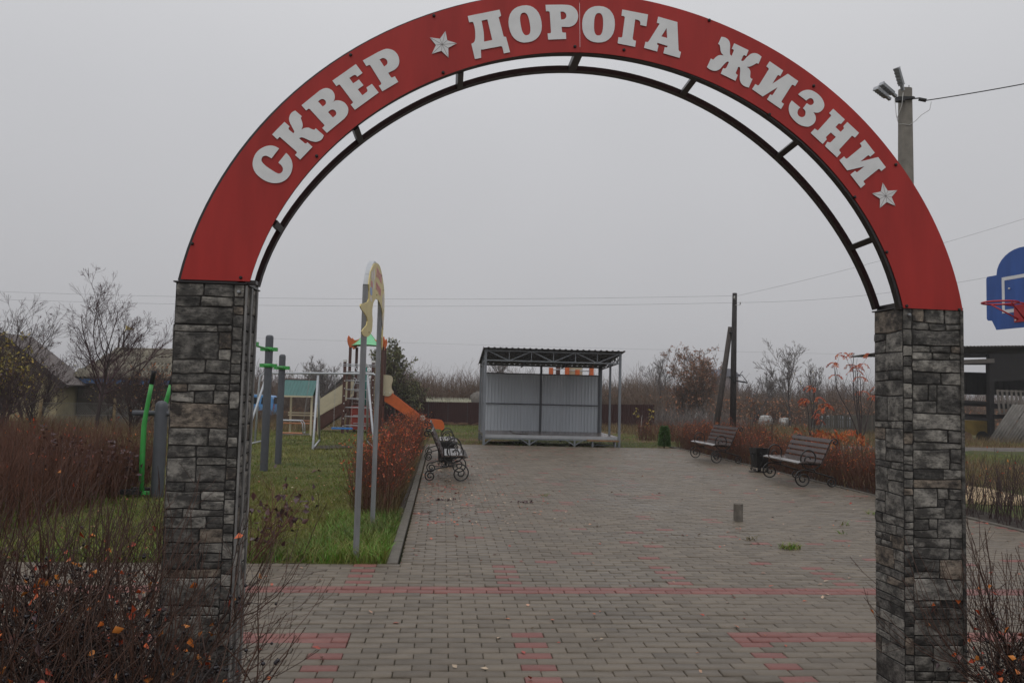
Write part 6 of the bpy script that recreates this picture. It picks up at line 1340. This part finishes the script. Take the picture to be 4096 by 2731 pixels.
def berry(lab, x, y, h, seed, dirv=(0, 0), leafn=72, berries=150):
    """clipped shrub: crooked dark stems low down hung with berries, long straight regrowth shoots above."""
    g = np.random.default_rng(seed); t = thing('berry_shrub', lab, 'shrub', (x, y, 0), 0, 'berry shrubs in front of the arch'); nst = 6
    P0 = np.array([[x, y, -.03]]) + np.stack([g.normal(0, .09, nst), g.normal(0, .09, nst), 0 * np.arange(nst)], 1)
    a = g.uniform(0, 2 * PI, nst); D = np.stack([np.cos(a) * .45 + dirv[0], np.sin(a) * .45 + dirv[1], np.ones(nst)], 1)
    P, Rr = grow(g, P0, D, h * g.uniform(.55, .75, nst), g.uniform(.009, .015, nst), np.full(nst, .006), 8, .20, .03)
    P2, R2 = sprout(g, P, Rr, 9, .15, 1., .85, .68, .52, 7, .24, .05, .14)
    P3, R3 = sprout(g, P2, R2, 7, .2, 1., .85, .55, .60, 6, .26, .02, .07); R3 = np.maximum(R3, .0011)
    Q, RQ = np.concatenate([P[:, :7], P2]), np.concatenate([Rr[:, :7], R2])
    P4, R4 = sprout(g, Q[::2], np.maximum(np.minimum(RQ[::2], .0055), .0036), 3, .40, 1., .55, 0, .70, 7, .11, .20, .1)
    up_ = P4[:, 0, 2] > .30 * h; P4, R4 = P4[up_], R4[up_]
    base = P4[:, 0, 2]; want = np.clip(h * g.uniform(.80, 1.20, len(P4)) - base, .10, .65)
    L0 = np.linalg.norm(np.diff(P4, axis=1), axis=2).sum(1); P4 = P4[:, :1] + (P4 - P4[:, :1]) * (want / L0)[:, None, None]; R4 = np.maximum(R4, .0013)
    P5, R5 = sprout(g, P4, R4, 3, .2, .9, .65, .32, .65, 4, .15, .12, .04); R5 = np.maximum(R5, .001)
    V, F = join([tubes(P, Rr, 6), tubes(P2, R2, 5), tubes(P3, R3, 3)]); npobj('stems', V, F, M_btwig, t, kind='stuff')
    V, F = join([tubes(P4, R4, 4), tubes(P5, R5, 3)]); npobj('shoots', V, F, M_shoot, t, kind='stuff')
    pt, dr = on_lines(g, np.concatenate([P4[:, :6], P3]), leafn, .4, 1); d = nrm(dr * .3 + g.normal(0, .6, dr.shape) + np.array([0, 0, -.4]))
    V, F = leaves(g, pt, d, g.uniform(.022, .040, leafn), .66); npobj('leaves', V, F, M_leafo, t, np.repeat(g.uniform(0, .8, leafn), 5), kind='stuff')
    pt, dr = on_lines(g, P3, 26, .2, 1); V, F = leaves(g, pt, nrm(g.normal(0, .6, dr.shape) + np.array([0, 0, -.7])), g.uniform(.03, .045, 26), .6); npobj('dead_leaves', V, F, M_leafd, t, np.repeat(g.uniform(0, 1, 26), 5), kind='stuff')
    pt, _ = on_lines(g, P3, berries, .4, 1); b = MB()
    for p in pt: b.lathe([(.0005, -.007), (.0055, -.004), (.007, 0), (.0055, .004), (.0005, .0064)], (p[0], p[1], p[2] - .008), 6, False)
    o = b.build('berries', M_berry, t); o['kind'] = 'stuff'
M_shoot = mat('brown_shoot', (0.066, 0.031, 0.020), 0.6, var=.45, scale=7)
M_btwig = mat('dark_wet_twig', (0.024, 0.014, 0.012), 0.5, var=.4, scale=7)
for i, (x, y, h, dv_, lab) in enumerate((
    (-1.30, 2.45, .86, (0, 0), 'bare berry shrub lowest in the left foreground, nearest the camera'), (-1.02, 2.80, .92, (.1, 0), 'berry shrub just left of the left pillar with orange-red leaves at its tips'),
    (-1.0, 3.15, .80, (.22, -.05), 'berry shrub leaning right across the foot of the left pillar'), (-1.36, 3.05, 1.06, (0, 0), 'tall berry shrub in the middle of the left foreground row'),
    (-1.58, 2.78, 1.08, (0, 0), 'dense berry shrub at the left edge of the picture'), (-1.72, 3.35, 1.14, (0, 0), 'berry shrub at the left edge behind the dense one'),
    (-1.20, 3.55, 1.05, (0, 0), 'berry shrub beside the left pillar, rearmost of its row'), (-1.98, 3.0, 1.12, (0, 0), 'berry shrub outermost on the left, only its twigs in view'),
    (-1.44, 3.50, 1.08, (0, 0), 'tall berry shrub behind the middle one, reaching over the lawn'), (-2.12, 3.62, 1.16, (0, 0), 'tallest berry shrub at the far left edge, rearmost'))):
    berry(lab, x, y, h, 60 + i, dv_)
berry('berry shrub with orange leaves in the lower right corner', 2.52, 3.02, .86, 71, (.0, 0), 105, 60)
berry('berry shrub at the right edge behind the one in the lower right corner', 2.74, 3.45, .92, 72, (.05, 0), 70, 60)
berry('berry shrub cut by the right edge below the basketball hoop', 2.84, 2.98, .90, 73, (.0, 0), 70, 60)
shrub('arching_shrub', 'shrub with arching red twigs and dark leaves beside the left pillar', (-1.66, 7.32, 0), .90, .18, 81, 11, 95, 0, M_leafd, M_twigr, (0, 1), (.05, .08), (.38, 0), up=.03, shoots=0, r=.0055, third=1)
for i, (x, y, h, lab) in enumerate(((-5.15, 11.2, .80, 'left one of the dark purple-leaved shrubs on the lawn'), (-4.75, 10.9, .85, 'middle dark purple-leaved shrub on the lawn'), (-4.38, 11.25, .78, 'dark purple-leaved shrub nearest the green trainer'))):
    shrub('purple_shrub', lab, (x, y, 0), h * 1.1, .34, 90 + i, 14, 190, 0, M_leafd, M_twigr, (0, 1), (.05, .085), up=.10, shoots=2, r=.007, third=2, group='purple-leaved shrubs')

def tree(name, label, base, h, seed, lean=(0, 0), limbs=7, twig=M_twigp, bark=M_bark, ang=.62, leafn=0, leafm=None, lt=(0, 1), lsize=(.05, .09), r=.09, fork=.25, up=.09, lv=(6, 7, 4), group=None, multi=1, cat='tree', min_r=.0035, droop=-.5, white=0, limb_l=.80):
    g = np.random.default_rng(seed); t = thing(name, label, cat, base, 0, group)
    a = g.uniform(0, 2 * PI, multi); sp = .35 if multi > 1 else 0
    D = np.stack([np.cos(a) * sp + lean[0], np.sin(a) * sp + lean[1], np.ones(multi)], 1)
    P0 = np.tile(np.array(base, float), (multi, 1)); P0[:, 2] -= .15
    P, Rr = grow(g, P0, D, h * g.uniform(.68, .80, multi), np.full(multi, r), np.full(multi, r * .22), 8, .05, .03)
    V, F = tubes(P, Rr, 8); tr_ = npobj('trunk', V, F, bark, t, smooth=True)
    P1, R1 = sprout(g, P, Rr, limbs, fork, .92, ang, limb_l, .62, 8, .10, up)
    P2, R2 = sprout(g, P1, R1, lv[0], .25, 1., .6, .50, .62, 6, .11, up * .9)
    P3, R3 = sprout(g, P2, R2, lv[1], .2, 1., .6, .48, .65, 5, .10, up * .8); R3 = np.maximum(R3, min_r)
    far = base[1] > 28; ls = [tubes(P1, R1, 5), tubes(P2, np.maximum(R2, min_r), 3), ribbons(P3, R3, g) if far else tubes(P3, R3, 3)]; tip = P3
    if lv[2]:
        P4, R4 = sprout(g, P3, R3, lv[2], .2, 1., .55, .55, .7, 3, .08, up * .6); R4 = np.maximum(R4, min_r * .7); ls.append(ribbons(P4, R4, g) if base[1] > 20 else tubes(P4, R4, 3)); tip = P4
    V, F = join(ls); npobj('branches', V, F, twig, t, kind='stuff')
    if leafn:
        pt, dr = on_lines(g, tip, leafn, .2, 1); d = nrm(dr * .5 + g.normal(0, .5, dr.shape) + np.array([0, 0, droop])); V, F = leaves(g, pt, d, g.uniform(*lsize, leafn), .5)
        npobj('leaves', V, F, leafm, t, np.repeat(g.uniform(*lt, leafn), 5), kind='stuff')
    return t
gz_ = lambda y: float(ground_z(y))
tree('bare_tree', 'bare purple-twigged tree in front of the hipped house on the left', (-11.05, 27, gz_(27)), 4.15, 101, twig=M_twigred, limbs=18, fork=.13, ang=.88, lv=(9, 8, 4), r=.075, leafn=60, leafm=M_leafd, lsize=(.06, .10), min_r=.0032, limb_l=.98, up=.075)
tree('bare_tree', 'bare shrubby tree with a few leaves at the far left edge', (-13.3, 25.8, gz_(25.8)), 3.9, 102, limbs=10, fork=.1, multi=4, ang=.6, lv=(6, 6, 3), r=.045, leafn=260, leafm=M_leafd, lsize=(.05, .09), min_r=.0035)
tree('yellow_leaf_shrub', 'tall shrub with sparse yellow leaves before the gabled house', (-12.55, 23.6, 0), 2.5, 103, limbs=8, fork=.08, multi=4, ang=.6, lv=(6, 5, 2), r=.035, leafn=1100, leafm=M_leafy, lsize=(.07, .13), min_r=.004, cat='shrub')
tree('yellow_leaf_shrub', 'tall thin shrub with yellow-green leaves cut by the left edge', (-13.75, 24.2, 0), 2.7, 104, limbs=8, fork=.08, multi=4, ang=.5, lv=(6, 5, 2), r=.035, leafn=800, leafm=M_leafy, lsize=(.07, .12), min_r=.004, cat='shrub')
for i, (x, y, h, lab, lm, n) in enumerate(((-14.9, 30.5, 2.6, 'bushy shrub hiding the wall of the gabled house', M_leafy, 300), (-13.7, 28.6, 2.2, 'purple twiggy bush left of the bare tree trunk', M_leafd, 200), (-9.6, 26.0, 2.1, 'bare bush right of the bare tree, before the net fence', M_leafr, 60), (-11.9, 22.6, 1.9, 'dark bare bush under the bare tree on the left', M_leafd, 120), (-10.3, 30.5, 2.2, 'rust-leaved bush behind the net fence', M_leafr, 700), (-9.0, 32.0, 2.3, 'olive bush close to the left pillar under the blue fascia', M_leafg, 500), (-12.3, 31, 2.3, 'twiggy bush before the left end of the hipped house', M_leafy, 160))):
    tree('bush', lab, (x, y, gz_(y)), h, 110 + i, limbs=7, fork=.05, multi=5, ang=.6, lv=(6, 5, 2), r=.03, leafn=n, leafm=lm, lsize=(.06, .11), min_r=.0045, cat='bush')
tree('leafy_tree', 'bushy olive-green tree behind the play tower', (-2.75, 46, gz_(46)), 4.5, 121, limbs=12, fork=.10, multi=3, ang=.45, lv=(7, 6, 2), r=.07, leafn=8000, leafm=M_leafg, lsize=(.08, .15), min_r=.008, droop=-1.0, limb_l=.66)
tree('leafy_tree', 'olive bush with yellowing leaves below the green tree', (-1.9, 47, gz_(47)), 2.5, 122, limbs=9, fork=.05, multi=5, ang=.6, lv=(6, 5, 2), r=.04, leafn=2600, leafm=M_leafg, lsize=(.09, .15), min_r=.008, droop=-1.0)
tree('rust_tree', 'rust-leaved tree left of the leaning pole brace', (20.0, 60, gz_(60)), 5.6, 131, limbs=14, fork=.10, multi=3, ang=.55, lv=(8, 7, 2), r=.08, twig=M_twigb, leafn=4600, leafm=M_leafr, lsize=(.09, .16), min_r=.010, droop=-.6, lean=(-.05, 0))
tree('rust_tree', 'lower rust-leaved bush left of the rust tree', (18.3, 61, gz_(60)), 3.6, 132, twig=M_twigb, limbs=10, fork=.05, multi=4, ang=.6, lv=(6, 6, 2), r=.06, leafn=2400, leafm=M_leafr, lsize=(.09, .16), min_r=.010)
tree('bare_tree', 'bare tree with a straight trunk in the middle of the right skyline', (26.6, 60, gz_(60)), 5.6, 141, limbs=12, fork=.3, ang=.5, lv=(7, 6, 3), r=.12, twig=M_twigg, min_r=.011)
tree('bare_tree', 'bare tree leaning right beside the straight-trunked one', (23.4, 60, gz_(60)), 4.8, 142, lean=(.62, 0), limbs=12, fork=.35, ang=.5, lv=(7, 6, 3), r=.11, twig=M_twigg, min_r=.011)
tree('bare_tree', 'bare tree rightmost of the three, behind the tarpaulin', (29.3, 62, gz_(60)), 4.7, 143, lean=(.15, 0), limbs=10, fork=.3, ang=.5, lv=(7, 6, 2), r=.10, twig=M_twigg, min_r=.011)
tree('bare_tree', 'bare tree left of the rust tree on the skyline', (16.9, 62, gz_(60)), 5.2, 144, limbs=10, fork=.3, ang=.45, lv=(7, 6, 2), r=.10, twig=M_twigg, min_r=.011)
tree('bare_tree', 'faint bare tree seen through the gap over the stage wall', (6.6, 84, -.7), 6.2, 145, limbs=10, fork=.3, ang=.45, lv=(7, 6, 2), r=.10, twig=M_twigg, min_r=.015)
tree('bare_tree', 'bare bushy treetop left of the green hut', (-9.4, 66, -.7), 4.4, 146, limbs=10, fork=.2, multi=3, ang=.4, lv=(7, 6, 2), r=.07, twig=M_twigg, min_r=.013)
tree('sapling', 'small white-stemmed sapling with yellow leaves right of the stage', (8.25, 33, gz_(33)), 1.45, 151, limbs=7, fork=.2, ang=.75, lv=(4, 3, 0), r=.035, bark=mat('whitewashed_stem', (.33, .31, .29), .8), leafn=36, leafm=M_leafy, lt=(0, .55), lsize=(.09, .14), droop=-1.2, min_r=.006)
tree('sapling', 'thin bare sapling between the right bench and the wooden pole', (10.2, 26, 0), 1.9, 152, limbs=4, fork=.3, ang=.35, lv=(3, 2, 0), r=.014, leafn=26, leafm=M_leafr, lsize=(.06, .09), min_r=.004)
tree('sapling', 'slim bare sapling left of the board fence', (17.6, 37, gz_(37)), 2.9, 153, limbs=5, fork=.3, ang=.3, lv=(3, 3, 0), r=.022, leafn=18, leafm=M_leafy, lsize=(.06, .1), min_r=.005)
for i, (x, y, h) in enumerate(((11.6, 27.5, 1.5), (15.5, 34, 1.8))): tree('sapling', ('short thin bare sapling just right of the wooden pole', 'short bare sapling in the dead grass before the wrapped heaps')[i], (x, y, gz_(y)), h, 155 + i, limbs=5, fork=.25, ang=.4, lv=(3, 2, 0), r=.014, leafn=14, leafm=M_leafr, lsize=(.05, .08), min_r=.004)

def rowan(name, label, base, h, seed, ns=6, spread=.5, leafn=16):
    """slender stems with pinnate orange leaves hanging at the tips."""
    g = np.random.default_rng(seed); t = thing(name, label, 'tree', base)
    a = g.uniform(0, 2 * PI, ns); P0 = np.tile(np.array(base, float), (ns, 1)); P0[:, 2] -= .1
    P, Rr = grow(g, P0, np.stack([np.cos(a) * spread, np.sin(a) * spread * .5, np.ones(ns)], 1), h * g.uniform(.65, 1.0, ns), np.full(ns, .028), np.full(ns, .009), 8, .08, .07)
    P2, R2 = sprout(g, P, Rr, 4, .35, .95, .6, .38, .6, 5, .1, .14)
    V, F = join([tubes(P, Rr, 6), tubes(P2, R2, 4)]); npobj('trunk', V, F, M_bark, t)
    pl, ld, lb = [], [], []
    ends = np.concatenate([P[:, -1], P2[:, -1][::2]])
    for e in ends:
        for k in range(g.integers(2, 4)):
            b_ = g.uniform(0, 2 * PI); d = np.array([math.cos(b_), math.sin(b_), .15]); q = e.copy()
            for j in range(7):
                q = q + d * .045; d = nrm(d + np.array([0, 0, -.22])); s_ = nrm(np.cross(d, [0, 0, 1.]))
                for sg in (-1, 1): pl.append(q); ld.append(d * .5 + s_ * sg * .7 + np.array([0, 0, -.45]))
    pl, ld = np.array(pl), np.array(ld); V, F = leaves(g, pl, ld, g.uniform(.07, .11, len(pl)), .34)
    npobj('leaves', V, F, M_leafo, t, np.repeat(np.clip(g.normal(.3, .2, len(pl)), 0, 1), 5), kind='stuff')
    return t
rowan('rowan', 'slender rowan with hanging orange leaves left of the right pillar', (15.1, 28, gz_(28)), 3.5, 161, 6, .35)
rowan('rowan', 'smaller orange-leaved rowan left of the slender one', (13.5, 28.6, gz_(28)), 2.5, 162, 4, .4)
su = thing('sumac_clump', 'low sumac with feathery orange and yellow fronds behind the near right bench', 'shrub', (10.0, 20.3, 0)); g = np.random.default_rng(171)
pl, ld, st_ = [], [], []
for i in range(34):
    x, y = 9.2 + g.uniform(0, 1.9), 20.3 + g.uniform(-.4, .4); b_ = g.uniform(0, 2 * PI); q = np.array([x, y, g.uniform(.25, .55)]); d = nrm(np.array([math.cos(b_) * .6, math.sin(b_) * .6, 1.0])); st_.append([np.array([x, y, -.05]), q])
    for j in range(11):
        q = q + d * .04; d = nrm(d + np.array([math.cos(b_) * .06, math.sin(b_) * .06, -.10])); s_ = nrm(np.cross(d, [math.sin(b_), -math.cos(b_), .2]))
        for sg in (-1, 1): pl.append(q); ld.append(d * .5 + s_ * sg + np.array([0, 0, -.2]))
V, F = leaves(g, np.array(pl), np.array(ld), g.uniform(.07, .12, len(pl)), .26); npobj('leaves', V, F, M_leafo, su, np.repeat(np.clip(g.normal(.5, .22, len(pl)), 0, 1), 5), kind='stuff')
b = MB()
for a_, c_ in st_: b.tube([a_, c_], .008, 4)
b.build('stems', M_bark, su)
cn = thing('dwarf_conifer', 'small dense green conifer at the end of the right hedge', 'conifer', (6.72, 24.0, 0)); g = np.random.default_rng(181); n = 2600
zz = g.uniform(.02, .62, n); rr2 = .17 * np.sin(np.clip((.66 - zz) / .66, 0, 1) ** .45 * PI / 2) * np.sqrt(g.uniform(.3, 1, n)); aa = g.uniform(0, 2 * PI, n)
P = np.stack([6.72 + rr2 * np.cos(aa), 24.0 + rr2 * np.sin(aa), zz], 1); D = np.stack([np.cos(aa), np.sin(aa), np.full(n, .9)], 1) + g.normal(0, .3, (n, 3))
V, F = leaves(g, P, D, g.uniform(.04, .075, n), .4); npobj('foliage', V, F, M_conif, cn, np.repeat(g.uniform(0, 1, n), 5), kind='stuff')
b = MB(); b.tube([(6.72, 24, -.05), (6.72, 24, .4)], .02, 6); b.build('trunk', M_bark, cn)

def thicket(name, label, boxes, hts, seed, twig, dens, rs, tw=10, cat='thicket'):
    g = np.random.default_rng(seed); ls = []
    for (x0, x1, y0, y1), k, (h0, h1) in zip(boxes, dens, hts):
        nb = k; bx, by = g.uniform(x0, x1, nb), g.uniform(y0, y1, nb); m = 6
        hh = g.uniform(h0, h1, nb) * (.82 + .25 * np.sin(bx * .55 + seed) * np.sin(bx * .23))
        P0 = np.stack([np.repeat(bx, m) + g.normal(0, .18, nb * m), np.repeat(by, m) + g.normal(0, .18, nb * m), ground_z(np.repeat(by, m)) - .1], 1)
        a = g.uniform(0, 2 * PI, nb * m); D = np.stack([np.cos(a) * .32, np.sin(a) * .32, np.ones(nb * m)], 1)
        P, Rr = grow(g, P0, D, np.repeat(hh, m) * g.uniform(.55, 1.0, nb * m), np.full(nb * m, rs * 1.4), np.full(nb * m, rs * .45), 5 if y0 < 72 else 4, .15, .05)
        P2, R2 = sprout(g, P, Rr, tw, .15, 1., .6, .36, .7, 3, .18, .12); R2 = np.maximum(R2, rs * .38)
        ls += [tubes(P, Rr), ribbons(P2, R2 * 1.25, g)]
    V, F = join(ls); o = npobj(name, V, F, twig, kind='stuff'); return tag(o, label, cat)
thicket('brown_thicket', 'dense bare brown thicket behind the brown fence', [(-4, 15, 53, 60), (-18, -9.5, 62, 70), (-3.4, 0, 60, 68)], [(3.0, 4.6), (3.0, 4.6), (3, 4.4)], 201, M_twigb, (560, 220, 90), .011)
thicket('low_brush', 'low dead brush in the field before the wrapped heaps', [(13, 34, 60.5, 63.5), (12.8, 22, 55, 60)], [(.7, 1.25), (.5, .95)], 205, M_twigb, (190, 90), .010, 5)
thicket('grey_thicket', 'bare grey-brown scrub along the right field edge', [(12, 33, 68, 76), (29, 54, 60, 72)], [(3.2, 5.2), (3.0, 5.0)], 202, M_twigb, (520, 480), .012)
thicket('far_woodland', 'far belt of leafless woodland along the horizon', [(-60, 90, 92, 118), (-70, 40, 75, 92)], [(4.2, 6.2), (3.2, 4.6)], 203, M_twigp, (780, 340), .034, 7, 'woodland')
thicket('pale_scrub', 'pale silvery scrub right of the end of the brown fence', [(12.6, 17.5, 44, 50)], [(1.1, 2.1)], 204, M_twigg, (60,), .012)
g = np.random.default_rng(210); n = 9000; P = np.stack([g.uniform(-4, 52, n), g.uniform(55, 74, n), np.zeros(n)], 1); P[:, 2] = ground_z(P[:, 1]) + g.uniform(.1, 2.3, n)
V, F = leaves(g, P, g.normal(size=(n, 3)), g.uniform(.10, .22, n), .6); o = npobj('thicket_leaves', V, F, M_leafr, tint=np.repeat(g.uniform(0, 1, n), 5), kind='stuff'); tag(o, 'sparse dead brown leaves caught in the thickets', 'dead leaves')

# ------------------------------------------------------------------ small litter on the paving
g = np.random.default_rng(301)
P = np.concatenate([np.stack([np.clip(g.gamma(1.5, .42, 900) - .3, -.3, 3), g.uniform(9.2, 20, 900), np.zeros(900)], 1), np.stack([g.uniform(-3, 6.8, 330), g.uniform(4.3, 12, 330), np.zeros(330)], 1), np.stack([g.uniform(0, 7, 300), g.uniform(12, 23.3, 300), np.zeros(300)], 1), np.stack([7 - g.gamma(1.2, .3, 120), g.uniform(8, 22, 120), np.zeros(120)], 1), np.stack([g.uniform(-4, -.6, 150), g.uniform(7.4, 14, 150), np.full(150, .03)], 1)])
P[:, 2] += .003; n = len(P); D = np.stack([g.normal(size=n), g.normal(size=n), np.abs(g.normal(0, .12, n))], 1)
s_ = g.uniform(.024, .055, n); side = nrm(np.stack([-D[:, 1], D[:, 0], g.normal(0, .25, n)], 1)); D = nrm(D); s3 = s_[:, None]
V = np.stack([P, P + D * s3 * .4 + side * s3 * .28 + np.array([0, 0, .004]), P + D * s3 + np.array([0, 0, .002]), P + D * s3 * .5, P + D * s3 * .4 - side * s3 * .28 + np.array([0, 0, .005])], 1); V[:, :, 2] = np.maximum(V[:, :, 2], P[:, 2:3])
k = np.arange(n)[:, None] * 5; F = np.concatenate([k + np.array([[0, 1, 2, 3]]), k + np.array([[0, 3, 2, 4]])])
o = npobj('fallen_leaves', V.reshape(-1, 3), F, M_fallen, tint=np.repeat(g.uniform(0, 1, n), 5), kind='stuff'); tag(o, 'small fallen red and pale leaves scattered on the paving', 'leaves')
def weed(lab, x, y, rad, n, dry=False):
    g = np.random.default_rng(int(x * 100)); a = g.uniform(0, 2 * PI, n); q = rad * np.sqrt(g.uniform(0, 1, n)); P = np.stack([x + q * np.cos(a), y + q * np.sin(a) * .8, np.full(n, .001)], 1)
    V, F, T = blades(g, P, g.uniform(.02, .07, n), g.uniform(.006, .012, n), 1.2, (.6, .75) if dry else (.3, 1)); o = npobj('weed', V, F, M_dryg if dry else M_grass, tint=T); tag(o, lab, 'weed', 'weeds growing in the paving joints')
weed('bright green weed tuft on the paving in front of the right pillar', 3.57, 8.05, .11, 130); weed('faint green weed tuft left of the right pillar near the hedge', 5.85, 10.55, .10, 22)
weed('thin green weed nearest the right pillar base', 4.6, 8.95, .05, 10); weed('flat brown dead weed tuft behind the bright green one', 3.35, 8.5, .09, 24, True); weed('second faint weed tuft closer to the right pillar', 4.95, 9.6, .07, 14); weed('tiny weed in the paving joints left of the pipe stub', 1.55, 12.0, .05, 14)
def clump(lab, x, y, seed):
    g = np.random.default_rng(seed); n = 18; P = np.stack([x + g.normal(0, .07, n), y + g.normal(0, .03, n), np.full(n, .012)], 1); V, F = leaves(g, P, np.stack([g.normal(size=n), g.normal(size=n), np.abs(g.normal(0, .4, n))], 1), g.uniform(.035, .06, n), .5)
    o = npobj('leaf_clump', V, F, M_leafd, tint=np.repeat(g.uniform(0, 1, n), 5)); tag(o, lab, 'leaf clump')
clump('dark curled leaf clump on the paving nearest the left hedge', .10, 11.35, 5); clump('dark curled leaf clump on the paving right of the other', 1.15, 11.2, 6)

# ------------------------------------------------------------------ thin damp haze over the whole place
hz_ = MB(); hz_.box(-262, 302, -42, 402, -1.9, 11.5); haze = hz_.build('haze', None); haze['kind'] = 'stuff'
M_haze = bpy.data.materials.new('haze_air'); M_haze.use_nodes = True
t = M_haze.node_tree; t.nodes.clear(); ho = t.nodes.new('ShaderNodeOutputMaterial'); hv = t.nodes.new('ShaderNodeVolumePrincipled')
hv.inputs['Color'].default_value = (.86, .86, .88, 1); hv.inputs['Density'].default_value = 0.0011; hv.inputs['Anisotropy'].default_value = .2
t.links.new(hv.outputs[0], ho.inputs['Volume']); haze.data.materials.append(M_haze)
